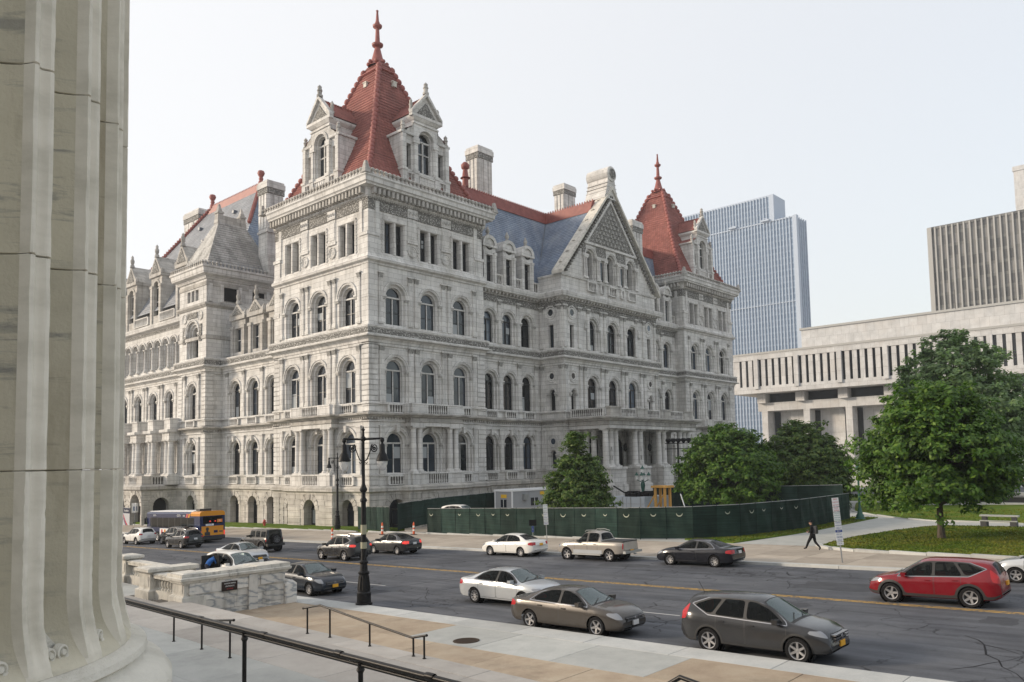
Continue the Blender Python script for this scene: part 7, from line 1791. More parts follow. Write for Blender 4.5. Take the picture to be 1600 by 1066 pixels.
def suv(L=4.53, W=1.82, H=1.65, wb=2.62, wr=.35, **kw):
    k = L/4.53; hh = H/1.65; X = lambda P: [(x*k, z*hh) for x, z in P]
    S = dict(L=L, W=W, H=H, wb=wb, wr=wr, xf=wb/2+.06, roofw=.60,
        top=X([(-2.265, .62), (-2.25, .95), (-2.2, 1.12), (-2.02, 1.46), (-1.9, 1.555), (-1.5, 1.615), (-.7, 1.65), (.0, 1.64), (.3, 1.59), (.65, 1.42), (1.15, 1.12), (1.32, 1.06), (1.7, .985), (2.0, .90), (2.16, .78), (2.24, .64), (2.265, .52)]),
        belt=X([(-2.265, .60), (-2.2, 1.06), (-1.9, 1.10), (-1.0, 1.06), (0, 1.01), (1.1, .97), (1.6, .92), (1.95, .82), (2.18, .68), (2.265, .5)]),
        bot=X([(-2.265, .48), (-2.18, .36), (-1.9, .27), (0, .24), (1.9, .25), (2.15, .28), (2.265, .36)]),
        dlo=[X([(-.06, 1.06), (.98, 1.02), (.95, 1.06), (.52, 1.36), (.2, 1.49), (-.06, 1.52)]), X([(-.15, 1.065), (-.15, 1.525), (-.75, 1.53), (-1.02, 1.13), (-.98, 1.095)]), X([(-1.12, 1.13), (-.86, 1.52), (-1.2, 1.50), (-1.62, 1.36), (-1.68, 1.30), (-1.3, 1.14)])],
        dlobig=X([(-1.25, 1.085), (-.1, 1.035), (1.10, .99), (1.06, 1.05), (.55, 1.41), (.15, 1.545), (-.6, 1.575), (-1.25, 1.535), (-1.78, 1.35)]),
        ws=(.40*k, 1.18*k, 1.06*hh), rg=(-2.16*k, -1.93*k, 1.14*hh), headl=X([(1.66, .82), (2.2, .70), (2.4, .70), (2.4, .80), (2.0, .885), (1.70, .895)]), taill=X([(-2.4, .84), (-1.98, .92), (-1.93, 1.06), (-1.86, 1.42), (-1.93, 1.50), (-2.4, 1.20)]), taily=.37,
        grille=(.58*hh, .80*hh, .50), intake=(.30, .48, .60), doors=[(-.10*k, 1.10*k), (-1.0*k, -.12*k)], mirror=(.86*k, 1.06*hh), bars=3, platez=(.52, .86), clad=.10, trimc=True, rail=(-1.5*k, .2*k), edge=.09)
    S.update(kw); return S
P_ = {k: paint('paint_'+k, c, m) for k, c, m in (('taupe', (.070, .062, .055), .5), ('silver', (.46, .48, .50), .55), ('charcoal', (.030, .031, .034), .4), ('slate', (.019, .025, .036), .4), ('white', (.70, .69, .66), .0), ('black', (.007, .0075, .008), .15), ('navy', (.007, .008, .013), .3), ('red', (.17, .004, .010), .2), ('bright_red', (.36, .012, .016), .1), ('beige', (.33, .305, .275), .45), ('dark_grey', (.030, .031, .034), .35), ('graphite', (.034, .034, .036), .4))}
PG = 'vehicles parked along the kerbs'; DG = 'vehicles driving on the street'
b_, add = car(sedan(spokes=5), 'parked_car', 'taupe brown saloon parked at the near kerb behind the dark grey crossover', P_['taupe'], 21.85, 17.0, -1, PG, 'plate_w', 'plate_w')
cv_, add = car(suv(spokes=6), 'parked_car', 'dark grey crossover with an aerial parked nearest at the kerb, bottom right', P_['charcoal'], 21.85, 10.25, -1, PG)
b = MB(); b.tube([(-1.75, 0, 1.56), (-1.95, 0, 1.9)], .008, 4); add('aerial', b, M['clad'])
car(sedan(L=4.86, W=1.85, H=1.46, wb=2.74, spokes=8), 'moving_car', 'silver saloon driving past the taupe saloon', P_['silver'], 24.9, 22.8, -1, DG)
car(sedan(L=4.64, W=1.78, H=1.46, wb=2.70, wr=.315, spokes=9, trimc=False), 'parked_car', 'dark blue grey compact saloon with a gold plate parked beyond the marble wall', P_['slate'], 22.4, 34.2, -1, PG)
car(sedan(L=4.82, W=1.83, H=1.47, wb=2.79, spokes=10), 'moving_car', 'pale silver saloon seen just above the white vehicle with the open door', P_['silver'], 28.3, 51.3, -1, DG)
car(suv(L=4.62, W=1.86, H=1.68, wb=2.70, wr=.36, spokes=5, rimstyle='alloy', taill=[(-2.5, .92), (-1.93, .96), (-1.93, 1.10), (-2.5, 1.12)], taily=.30), 'moving_car', 'dark grey crossover with silver roof rails passing behind the near street lamp', P_['graphite'], 33.2, 46.3, 1, DG, 'plate_y', 'plate_w', lit=True, roofrail='c')
car(sedan(L=4.63, W=1.76, H=1.50, wb=2.70, wr=.315, spokes=9), 'moving_car', 'dark grey saloon driving away just right of the near street lamp', P_['dark_grey'], 37.5, 46.0, 1, DG, 'plate_y', 'plate_w', lit=True)
car(sedan(L=4.86, W=1.83, H=1.47, wb=2.776, spokes=10, trimc=False), 'parked_car', 'white saloon parked at the far kerb behind the pickup', P_['white'], 39.85, 36.2, 1, PG)
cpe = sedan(L=4.85, W=1.85, H=1.43, wb=2.74, spokes=8)
cpe.update(dlo=[[(-.2, .97), (.94, .945), (.9, .98), (.45, 1.22), (.15, 1.32), (-.2, 1.33)], [(-.3, .975), (-.3, 1.325), (-.62, 1.30), (-1.02, 1.10), (-.95, 1.01)]], doors=[(-.28, 1.1)])
car(cpe, 'parked_car', 'black two door coupe parked at the far kerb in front of the pickup', P_['navy'], 39.85, 22.2, 1, PG, 'plate_y', 'plate_w')
car(suv(L=4.60, W=1.855, H=1.68, wb=2.66, wr=.365, spokes=5, rimstyle='alloy', clad=.16, cladw=.085), 'moving_car', 'dark red crossover driving left along the far side of the yellow line', P_['red'], 32.85, 8.4, 1, DG)
car(sedan(L=4.6, W=1.8, H=1.50, wb=2.7), 'parked_car', 'silver saloon cut off by the right edge, parked beyond the red crossover', P_['silver'], 40.0, 5.6, 1, PG)
car(suv(L=4.6, W=1.85, H=1.70, wb=2.66, spokes=5, rimstyle='alloy', clad=.15, taill=[(-2.5, .92), (-1.93, .96), (-1.93, 1.10), (-2.5, 1.12)], taily=.30), 'moving_car', 'black crossover driving away in front of the blue bus', P_['black'], 33.4, 71.0, 1, DG, 'plate_y', 'plate_w', roofrail='c')
car(suv(L=4.5, W=1.84, H=1.66, wb=2.79, spokes=5, clad=.15, taill=[(-2.5, .92), (-1.93, .96), (-1.93, 1.10), (-2.5, 1.12)], taily=.30), 'moving_car', 'white crossover at the far left beside the column edge', P_['white'], 33.8, 81.6, 1, DG, 'plate_y', 'plate_w', roofrail='b')
car(suv(L=4.6, W=1.8, H=1.72, wb=2.7), 'moving_car', 'dark crossover with only its roof showing between the black crossover and the bus', P_['black'], 35.3, 76.6, 1, DG)
car(suv(L=4.1, W=1.72, H=1.5, wb=2.5, wr=.31), 'parked_car', 'bright red small hatchback parked half hidden behind the bus', P_['bright_red'], 40.05, 80.2, 1, PG)
car(sedan(L=4.7, W=1.8), 'moving_car', 'black saloon far away on the cross street behind the maple', P_['black'], 150, 29.6, -1, 'cars on the far cross street', dz=ROAD(29)+.16)
car(suv(L=4.6, W=1.8), 'moving_car', 'black crossover far away on the cross street at the right edge', P_['black'], 150, 22.8, -1, 'cars on the far cross street', dz=ROAD(23)+.16)
car(sedan(L=4.7, W=1.8), 'moving_car', 'white saloon far away on the cross street left of the maple crown', P_['white'], 152, 44.3, -1, 'cars on the far cross street', dz=ROAD(44)+.16)
# minivan with its side door open, partly behind the marble wall
vs = suv(L=4.95, W=1.92, H=1.78, wb=2.95, wr=.34, trimc=False)
vr, add = car(vs, 'parked_van', 'white vehicle with an open side door parked behind the marble wall', P_['white'], 22.35, 41.2, -1, PG, cat='van')
b = MB(); b.box(-.95, .05, -1.0, -.93, .45, 1.62); add('door_opening', b, M['dark_void'], sm=None)
b = MB(); b.box(-1.05, -.95, -1.55, -.95, .45, 1.15); b.box(-1.04, -.96, -1.5, -.95, 1.15, 1.6); add('open_door', b, M['clad'], sm=None)
# pickup truck with a crew cab
pk_ = dict(L=5.22, W=1.82, H=1.78, wb=3.2, wr=.37, xf=1.66, roofw=.60, arch=1.16, edge=.09,
  top=[(-2.61, .70), (-2.60, 1.12), (-2.56, 1.16), (-.96, 1.17), (-.93, 1.20), (-.80, 1.58), (-.7, 1.70), (-.3, 1.78), (.2, 1.76), (.42, 1.70), (.62, 1.52), (.98, 1.22), (1.1, 1.17), (1.7, 1.12), (2.2, 1.04), (2.45, .92), (2.57, .72), (2.61, .58)],
  belt=[(-2.61, .68), (-2.57, 1.12), (-1.0, 1.13), (0, 1.11), (1.0, 1.09), (1.8, 1.04), (2.3, .92), (2.55, .68), (2.61, .56)],
  bot=[(-2.61, .55), (-2.5, .46), (-2.2, .42), (0, .36), (2.2, .38), (2.5, .42), (2.61, .48)],
  dlo=[[(.12, 1.15), (.88, 1.13), (.85, 1.17), (.52, 1.50), (.36, 1.62), (.12, 1.65)], [(.0, 1.155), (.0, 1.655), (-.62, 1.65), (-.70, 1.55), (-.70, 1.17)]],
  dlobig=[(-.76, 1.13), (.98, 1.11), (.93, 1.16), (.55, 1.54), (.36, 1.66), (.0, 1.69), (-.62, 1.685), (-.76, 1.55)],
  ws=(.44, 1.04, 1.16), rg=(-.93, -.74, 1.22), headl=[(2.18, .78), (2.7, .74), (2.7, .92), (2.3, .98), (2.2, .98)], taill=[(-2.7, .74), (-2.46, .74), (-2.46, 1.10), (-2.7, 1.10)], taily=.40,
  grille=(.70, .92, .5), intake=(.48, .6, .6), doors=[(.06, 1.04), (-.72, .04)], mirror=(.78, 1.18), bars=2, platez=(.55, .62), clad=.0, spokes=5, seams=(-.90,))
pr, add = car(pk_, 'parked_pickup', 'beige silver crew cab pickup parked between the white saloon and the coupe', P_['beige'], 39.85, 29.3, 1, PG, cat='pickup')
b = MB(); b.box(-2.50, -.98, -.78, .78, 1.15, 1.215); add('bed_cover', b, M['clad'], sm=None)
b = MB(); b.box(-2.74, -2.55, -.88, .88, .50, .64); b.box(-2.9, -2.74, -.05, .05, .42, .5); add('step_bumper', b, M['galv'], sm=None)
for sy in (-1, 1):
    b = MB(); b.box(-1.0, 1.15, *sorted((sy*.88, sy*1.02)), .36, .42); add('side_step', b, M['galv'], sm=None)
    b = MB(); b.box(-2.5, 2.4, *sorted((sy*.905, sy*.935)), .44, .74) if False else b.box(-1.04, 1.12, *sorted((sy*.86, sy*.914)), .44, .66); add('two_tone_panel', b, P_['silver'], sm=None)
    b = MB(); b.tube([(-.7, sy*.52, 1.74), (-.3, sy*.54, 1.83), (.3, sy*.54, 1.81), (.42, sy*.53, 1.73)], .022, 5); add('roof_rail', b, M['galv'])
# boxy off-roader with the spare wheel on its tail
jp = dict(L=4.22, W=1.72, H=1.84, wb=2.95, wr=.42, xf=1.52, roofw=.70, arch=1.14, edge=.05, bow=.02,
  w=[(-2.11, .76), (-1.9, .80), (1.0, .80), (2.0, .66), (2.11, .62)],
  top=[(-2.11, .85), (-2.10, 1.20), (-2.08, 1.76), (-2.0, 1.82), (-1, 1.84), (.2, 1.83), (.34, 1.80), (.62, 1.34), (.68, 1.26), (1.3, 1.22), (2.0, 1.16), (2.09, 1.08), (2.11, .7)],
  belt=[(-2.11, .84), (-2.08, 1.17), (0, 1.17), (.7, 1.16), (2.0, 1.08), (2.11, .68)],
  bot=[(-2.11, .6), (-1.9, .5), (0, .46), (1.9, .52), (2.11, .6)],
  dlo=[[(-.35, 1.22), (.48, 1.22), (.3, 1.68), (-.35, 1.70)], [(-.45, 1.22), (-.45, 1.70), (-1.12, 1.70), (-1.12, 1.22)], [(-1.24, 1.24), (-1.24, 1.68), (-1.95, 1.68), (-1.95, 1.24)]],
  dlobig=[(-2.0, 1.19), (.6, 1.19), (.38, 1.73), (-2.0, 1.74)], ws=(.36, .62, 1.3), rg=(-2.2, -2.06, 1.26), headl=[(1.98, .82), (2.2, .82), (2.2, 1.04), (1.98, 1.04)], heady=.22, taill=[(-2.2, .88), (-2.04, .88), (-2.04, 1.12), (-2.2, 1.12)], taily=.36,
  grille=(.72, 1.06, .40), intake=(.6, .66, .4), doors=[(-.40, .62), (-1.18, -.42)], mirror=(.5, 1.28), bars=1, platez=(.6, .72), clad=.06, cladw=.10, spokes=7, rimstyle='dark_alloy', tw=.26)
jr, add = car(jp, 'moving_car', 'black boxy off roader with a spare wheel on its tail', P_['black'], 34.2, 59.0, 1, DG, 'plate_y', 'plate_w', lit=True)
tm, rm_, hm = wheel_meshes(.40, .25, 'dark_alloy', 7); sw_ = link('spare_wheel', None, jr, T(-2.26, -.05, 1.06) @ RZ(pi/2)); link('tyre', tm, sw_); link('rim', rm_, sw_); link('brake_disc', hm, sw_)
b = MB(); b.box(-2.32, -2.08, -.78, .78, .52, .70); b.box(2.05, 2.3, -.7, .7, .55, .74); add('bumper', b, M['clad'], sm=None)
for xw in (1.52, -1.43):
    for sy in (-1, 1): b = MB(); b.lathe([(.50, .74), (.50, .93), (.44, .93)], (xw, 0, .44), n=16, axis='y', a0=.1, a1=pi-.1); b.v = [(x, sy*y, z) for x, y, z in b.v]; add('mudguard', b, M['clad'], sm=None)
# white site van behind the fence
wv_ = suv(L=5.6, W=2.0, H=2.45, wb=3.4, wr=.36, trimc=False)
car(wv_, 'parked_van', 'white van inside the site with its roof showing above the long fence', P_['white'], 57.5, 59.5, -1, 'site vehicles', cat='van', dz=ROAD(59.5)+.15)
# city bus
def bus():
    r = thing('city_bus', 'dark blue city bus with an orange rear and orange advert standing by the palace', 'bus', (37.5, 79.6, ROAD(79.6)))
    r.matrix_world = T(37.5, 79.6, ROAD(79.6)) @ Matrix.Rotation(math.atan(-.027), 4, 'X') @ RZ(pi/2)
    blue = paint('paint_bus_blue', (.004, .012, .062), .0); org = paint('paint_bus_orange', (.62, .25, .015), .0); wht = M['white_trim']
    L, W = 11.9, 2.55; hl = L/2
    add = lambda nm, mb, m, par=r, sm=None, **k: link(nm, mb.mesh(nm, m, sm), par, **k)
    def sect(x0, x1, z0, z1, inset=0.0):
        b = MB(); prof = [(-W/2+inset, z0), (W/2-inset, z0), (W/2-inset, z1-.22), (W/2-.10, z1-.06), (W/2-.3, z1), (-W/2+.3, z1), (-W/2+.10, z1-.06), (-W/2+inset, z1-.22)]
        n = len(prof); b.add([(x, y, z) for x in (x0, x1) for y, z in prof], [tuple(range(n))[::-1], tuple(range(n, 2*n))]+[(i, (i+1) % n, n+(i+1) % n, n+i) for i in range(n)]); return b
    add('body', sect(-hl+1.9, hl, .32, 3.06), blue); add('rear_body', sect(-hl, -hl+1.9, .32, 3.06), blue)
    b = sect(-hl-.015, -hl+1.92, 2.62, 3.075); b.v = [(x, y*1.006, z) for x, y, z in b.v]; add('roof_cowl', b, org)
    b = MB(); b.box(-hl+1.95, hl-.3, -.95, .95, 3.05, 3.1); b.box(-hl+1.95, hl-.1, -1.0, 1.0, 3.04, 3.075); add('roof_panel', b, wht)
    b = MB(); b.box(-hl+1.4, -hl+2.2, -.6, .6, 3.06, 3.28); add('roof_unit', b, M['clad'])
    for s_ in (-1, 1):
        b = MB(); b.box(-hl+1.2, hl-.9, *sorted((s_*(W/2-.02), s_*(W/2+.012))), 1.45, 2.45); wb_ = add('window_band', b, M['bus_glass'])
        for k in range(7): b = MB(); x = -hl+2.6+k*1.35; b.box(x-.03, x+.03, *sorted((s_*(W/2), s_*(W/2+.018))), 1.45, 2.45); add('pillar', b, M['clad'], wb_)
        for xw in (-hl+3.1, hl-2.6):
            b = MB(); b.lathe([(0, W/2-.01), (.56, W/2-.01)], (xw, 0, .48), n=20, axis='y', a0=0, a1=2*pi); b.v = [(x, s_*y*1.012, z) for x, y, z in b.v]; add('wheel_well', b, M['dark_void'])
            tm, rm_, hm = wheel_meshes(.49, .28, 'alloy', 8); wo_ = link('wheel', None, r, T(xw, s_*(W/2-.10), .49) @ (Matrix.Identity(4) if s_ > 0 else RZ(pi))); link('tyre', tm, wo_); link('rim', rm_, wo_); link('brake_disc', hm, wo_)
        b = MB(); b.tbox(hl+.15, s_*(W/2+.12), 1.75, 2.35, .08, .12, .08, .12); b.tube([(hl-.1, s_*(W/2-.1), 2.6), (hl+.15, s_*(W/2+.1), 2.3)], .03, 5); add('mirror', b, M['clad'])
    s_ = 1; y = W/2+.016
    ST = lambda x, z: T(x, y, z) @ Matrix(((-1,0,0,0),(0,0,1,0),(0,1,0,0),(0,0,0,1)))     # lettering on the left side
    link('lettering', text_mesh('CDTA', .30, M['white_print']), r, ST(-1.5, 2.66)); link('lettering', text_mesh('ride', .26, M['white_print']), r, ST(-2.6, 2.66)); link('lettering', text_mesh('CDTA', .24, M['white_print']), r, ST(4.0, 2.66))
    for x0, m in ((-3.35, M['sign_red']), (-3.8, org)): b = MB(); b.add([(x0, y, 2.48), (x0+.35, y, 2.48), (x0+.15, y, 2.84), (x0-.2, y, 2.84)], [(0, 1, 2, 3)]); add('slash', b, m)
    b = MB(); b.box(-.6, 2.8, y-.004, y+.004, .55, 1.35); ad = add('side_advert', b, M['sign_white'])
    for x, m in ((2.3, M['sign_red']), (1.6, org), (.6, blue), (-.1, M['sign_violet'])): b = MB(); b.tbox(x, y+.006, .6, 1.25, .28, .004, .16, .004); add('figure', b, m, ad)
    # rear: window panel, lamps, advert
    b = MB(); b.box(-hl-.03, -hl, -.95, .95, 1.85, 2.55); add('rear_window', b, M['car_glass'])
    b = MB(); b.box(-hl-.035, -hl-.0, -1.1, 1.12, .72, 1.62); ad = add('rear_advert', b, org)
    b = MB(); b.lathe([(0, 0), (.16, 0)], (-hl-.05, .55, 1.36), n=14, axis='x'); b.box(-hl-.052, -hl-.04, .28, .82, .74, 1.06); b.box(-hl-.051, -hl-.04, .45, .65, 1.0, 1.3); add('printed_head', b, M['clad'], ad)
    for y0, y1, z0, z1, m in ((-.1, -.5, .95, 1.2, blue), (-.65, -1.0, 1.0, 1.12, M['clad'])): b = MB(); b.box(-hl-.045, -hl-.03, *sorted((y0, y1)), z0, z1); add('printed_block', b, m, ad)
    for sy in (-1, 1):
        b = MB(); b.box(-hl-.04, -hl, *sorted((sy*1.13, sy*1.25)), .72, 1.15); add('taillight', b, M['tail_on'])
        b = MB(); b.box(-hl-.04, -hl, *sorted((sy*.2, sy*.32)), 2.02, 2.14); add('brake_light', b, M['tail_on'])
    b = MB(); b.box(-hl-.05, -hl, -.98, -.45, 1.95, 2.25); add('route_sign', b, M['amber']); b = MB(); b.box(-hl-.045, -hl, -.1, .7, 1.66, 1.84); nb = add('number_panel', b, M['white_print'])
    RT_ = Matrix(((0,0,-1,0),(-1,0,0,0),(0,1,0,0),(0,0,0,1)))
    link('lettering', text_mesh('CDTA', .17, M['sign_blue']), nb, T(-hl-.05, .3, 1.75) @ RT_); link('lettering', text_mesh('22', .22, M['white_print']), r, T(-hl-.056, -.71, 2.1) @ RT_)
    b = MB(); b.box(-hl-.14, -hl+.1, -1.22, 1.22, .35, .62); add('bumper', b, M['clad']); b = MB(); b.box(-hl+.3, hl-.3, -1.1, 1.1, .2, .5); add('underbody', b, M['dark_void'])
    b = MB(); b.box(hl-.02, hl+.02, -1.1, 1.1, 1.2, 2.5); add('windscreen', b, M['windscreen'])
M['sign_violet'] = mat('violet_print', (.20, .06, .35), .6)
bus()
# ================================================================ trees
def leaf_mat(name, c0, c1, c2):
    m = mat(name, c1, .6); nt = NT(m); g_ = nt.n('NewGeometry')
    c = nt.ramp(g_.outputs['Random Per Island'], [(.0, c0), (.5, c1), (1., c2)])
    c = nt.mix(1, c, nt.ramp(nt.noise(g_.outputs['Position'], .55, 3), [(.3, .7), (.7, 1.3)]), 'MULTIPLY'); nt.col(c)
    tr_ = nt.n('BsdfTranslucent', {'Color': nt.mix(1, c, (1.1, 1.35, .5), 'MULTIPLY')}); ms = nt.n('MixShader', {0: .36, 1: nt.b.outputs[0], 2: tr_.outputs[0]})
    nt.t.links.new(ms.outputs[0], nt.t.nodes['Material Output'].inputs['Surface']); return m
M['bark'] = mat('bark', (.075, .06, .048), .95); nt = NT(M['bark']); p = nt.pos()
nt.col(nt.ramp(nt.noise(nt.scale(p, (5, 5, 1)), 2.0, 5), [(.3, (.045, .036, .03)), (.7, (.12, .10, .08))])); nt.bump(nt.noise(nt.scale(p, (9, 9, 1.5)), 2., 4), .8, .05)
def tree(name, label, loc, trunk_h, r_tr, crown, nl, per, leaf, lm, seed, lean=(0, 0), multi=1, lobe=(1.0, 1.7), group='trees in the park'):
    """crown(t, a) gives radius at height fraction t; crown spans z0..z1 above the base"""
    rnd = random.Random(seed); root = thing(name, label, 'tree', loc, 0, group); z0, z1, rad = crown
    tips = []
    for i in range(nl):
        for _ in range(60):
            t = rnd.random(); a = rnd.uniform(0, 2*pi); R = rad(t)*rnd.uniform(.93, 1.06); q = sqrt(rnd.random())
            if rnd.random() < R/ max(rad(k/10) for k in range(11)): break
        q = .70+.24*q if rnd.random() < .8 else q*.62
        tips.append(Vector((R*q*cos(a)+lean[0]*t, R*q*sin(a)+lean[1]*t, z0+(z1-z0)*t)))
    tb = MB()
    if multi == 1:
        tb.tube([(0, 0, -.15), (.02, .01, trunk_h*.3), (.05, .02, trunk_h), (lean[0]*.3+.06, lean[1]*.3, z0+(z1-z0)*.5), (lean[0]*.7, lean[1]*.7, z0+(z1-z0)*.85)], [r_tr*1.35, r_tr, r_tr*.88, r_tr*.5, .03], 10)
        forks = [Vector((.05, .02, trunk_h)), Vector((lean[0]*.2+.05, lean[1]*.2, z0+(z1-z0)*.3)), Vector((lean[0]*.3, lean[1]*.3, z0+(z1-z0)*.5))]
    else:
        forks = []
        for k in range(multi):
            a = 2*pi*k/multi+.4; e = Vector((cos(a)*1.6, sin(a)*1.6, trunk_h+rnd.uniform(.4, 1.4))); tb.tube([(.12*cos(a), .12*sin(a), -.1), (.5*cos(a), .5*sin(a), trunk_h*.5), e, e*1.35+Vector((0, 0, 1.2))], [r_tr, r_tr*.85, r_tr*.6, .03], 7); forks.append(e)
    part('trunk', tb, M['bark'], root, 60)
    lb = MB()
    for tp in tips[:: 2]:
        f = min(forks, key=lambda v: (v-tp).length+(2 if v.z > tp.z else 0)); mid = f.lerp(tp, .5)+Vector((0, 0, .25)); lb.tube([f, mid, tp], [r_tr*.26, r_tr*.14, .012], 5, cap=False)
    part('limbs', lb, M['bark'], root, 60, kind='stuff')
    cv = MB(); C0 = Vector((lean[0]*.5, lean[1]*.5, (z0+z1)/2-.5))
    vs, fs = cv.v, cv.f
    for tp in tips:
        rl = rnd.uniform(*lobe); nrm0 = (tp-C0); nrm0.z *= .6; nrm0 = nrm0.normalized() if nrm0.length > .1 else Vector((0, 0, 1))
        sub = [tp+Vector((rnd.gauss(0, .45)*rl, rnd.gauss(0, .45)*rl, rnd.gauss(0, .28)*rl)) for _ in range(9)]
        for _ in range(per):
            c = rnd.choice(sub); d = Vector((rnd.gauss(0, 1), rnd.gauss(0, 1), rnd.gauss(0, 1))).normalized()
            p = c+Vector((d.x, d.y, d.z*.55))*rl*.46*rnd.uniform(.25, 1.0)
            nr = (d*.6+nrm0*.5+Vector((0, 0, .75))+Vector((rnd.gauss(0, .4), rnd.gauss(0, .4), rnd.gauss(0, .4)))).normalized()
            u = nr.orthogonal().normalized(); u = (Matrix.Rotation(rnd.uniform(0, 6.28), 3, nr) @ u); v = nr.cross(u); s_ = leaf*rnd.uniform(.65, 1.25); k = len(vs)
            vs += [tuple(p-u*s_), tuple(p+v*s_*.55-nr*s_*.18), tuple(p+u*s_*1.05-nr*s_*.25), tuple(p-v*s_*.55-nr*s_*.18)]
            fs.append((k, k+1, k+2, k+3))
    cv.m = [0]*len(fs)
    part('crown', cv, lm, root, None, kind='stuff')
    return root
LM1 = leaf_mat('maple_leaf', (.030, .080, .006), (.060, .135, .011), (.12, .20, .018))
LM2 = leaf_mat('linden_leaf', (.030, .072, .010), (.062, .120, .016), (.14, .19, .038))
LM3 = leaf_mat('haze_paled_ash_leaf', (.085, .150, .060), (.135, .215, .085), (.19, .27, .11))  # greens paled and greyed, distance haze put into the leaf colour
def prof(P): return lambda t: interp(P, t)
tree('maple_tree', 'round dark green maple standing on the near lawn on a bare straight trunk', (57.2, 14.25, ROAD(14)+.2), 2.1, .21, (2.45, 9.7, prof([(0, 3.4), (.12, 3.9), (.35, 4.15), (.6, 3.75), (.8, 2.8), (.93, 1.7), (1, .8)])), 210, 330, .16, LM1, 3, lean=(0, .2))
tree('linden_tree', 'dense cone shaped dark linden behind the fence in front of the palace', (62, 47.8, ROAD(48)+.2), .9, .15, (.7, 9.0, prof([(0, 2.9), (.12, 3.3), (.3, 3.0), (.5, 2.4), (.7, 1.55), (.88, .75), (1, .2)])), 150, 300, .15, LM2, 5, lobe=(.8, 1.3))
tree('maple_tree', 'wide spreading multi stemmed maple behind the fence beside the floodlight mast', (82, 41.9, ROAD(42)+.2), 1.4, .22, (1.4, 9.6, prof([(0, 4.2), (.2, 5.2), (.45, 5.1), (.7, 3.9), (.88, 2.3), (1, .7)])), 230, 270, .20, LM1, 8, multi=5)
tree('linden_tree', 'rounded yellowish green linden right of the spreading maple, above the fence', (92, 37.6, ROAD(38)+.2), 1.0, .2, (.9, 10.3, prof([(0, 4.8), (.15, 5.3), (.4, 5.3), (.62, 4.2), (.82, 2.7), (.95, 1.1), (1, .3)])), 200, 290, .20, LM2, 13, lobe=(1.0, 1.7))
tree('ash_tree', 'tall loose pale green tree rising behind the round maple at the right', (105, 23.8, ROAD(24)+.2), 5.0, .3, (4.5, 20.0, prof([(0, 4.5), (.2, 7.4), (.45, 7.6), (.7, 6.2), (.88, 3.6), (1, 1.0)])), 210, 260, .24, LM3, 21, lobe=(1.2, 1.9))
tree('linden_tree', 'dark linden standing left of the green park lamp, behind the yellowish one', (104, 40.6, ROAD(38)+.2), 1.4, .2, (1.4, 9.5, prof([(0, 2.6), (.2, 3.8), (.5, 3.6), (.8, 2.0), (1, .4)])), 80, 240, .2, LM2, 31, lobe=(1.0, 1.6))

# ================================================================ people
M['skin'] = mat('skin', (.33, .19, .13), .6); M['black_cloth'] = mat('black_cloth', (.014, .014, .016), .9); M['blue_cloth'] = mat('blue_cloth', (.03, .10, .30), .9); M['navy_trousers'] = mat('navy_trousers', (.025, .028, .045), .9); M['hair'] = mat('dark_hair', (.02, .014, .01), .7); M['shoe'] = mat('black_shoe', (.02, .02, .022), .6)
def person(label, loc, rz, J, E, head, top_m, leg_m, group='people'):
    me = bpy.data.meshes.new('sk'); names = list(J); me.from_pydata([J[k][0] for k in names], [], []); me = bpy.data.meshes.new('sk')
    me.from_pydata([J[k][0] for k in names], [(names.index(a), names.index(b)) for a, b in E], []); o = bpy.data.objects.new('sk', me); COL.objects.link(o)
    o.modifiers.new('skin', 'SKIN'); sb = o.modifiers.new('sub', 'SUBSURF'); sb.levels = 2; sb.render_levels = 2
    for i, k in enumerate(names):
        d = me.skin_vertices[0].data[i]; r = J[k][1]; d.radius = r if isinstance(r, tuple) else (r, r); d.use_root = (i == 0)
    dg = bpy.context.evaluated_depsgraph_get(); bm_ = bpy.data.meshes.new_from_object(o.evaluated_get(dg)); bpy.data.objects.remove(o)
    bm_.materials.clear()
    for m in (top_m, leg_m, M['skin'], M['shoe']): bm_.materials.append(m)
    hd = Vector(head); wr_ = [Vector(J[k][0]) for k in names if k.startswith('hand')]; pel = Vector(J['pelvis'][0]); ch = Vector(J['chest'][0]); ax = (ch-pel).normalized()
    for pl in bm_.polygons:
        c = pl.center; k = 0
        if (c-hd).length < .15 or any((c-w_).length < .075 for w_ in wr_): k = 2
        elif c.z < .10: k = 3
        elif (c-pel).dot(ax) < .02 and not any((c-Vector(J[q][0])).length < .16 for q in names if q.startswith(('elbow', 'hand'))): k = 1
        pl.material_index = k; pl.use_smooth = True
    r = thing('person', label, 'person', loc, rz, group); link('body', bm_, r)
    return r
J = {'pelvis': ((0, 0, .93), (.115, .135)), 'waist': ((.01, 0, 1.08), (.135, .16)), 'chest': ((.03, 0, 1.30), (.145, .19)), 'neck': ((.06, 0, 1.47), .055), 'head0': ((.085, 0, 1.57), (.085, .075)), 'head1': ((.09, 0, 1.67), (.095, .08)), 'head2': ((.085, 0, 1.74), (.06, .055)),
     'hip_l': ((.02, .10, .88), .115), 'knee_l': ((.24, .10, .50), .078), 'ankle_l': ((.40, .10, .12), .056), 'toe_l': ((.55, .11, .10), .034),
     'hip_r': ((-.02, -.10, .88), .115), 'knee_r': ((-.10, -.10, .49), .078), 'ankle_r': ((-.40, -.10, .16), .056), 'toe_r': ((-.30, -.11, .04), .034),
     'sh_l': ((.02, .20, 1.38), .06), 'elbow_l': ((-.02, .26, 1.12), .060), 'hand_l': ((.24, .16, 1.08), .033), 'sh_r': ((.02, -.20, 1.38), .06), 'elbow_r': ((-.04, -.26, 1.13), .060), 'hand_r': ((.22, -.13, 1.10), .033)}
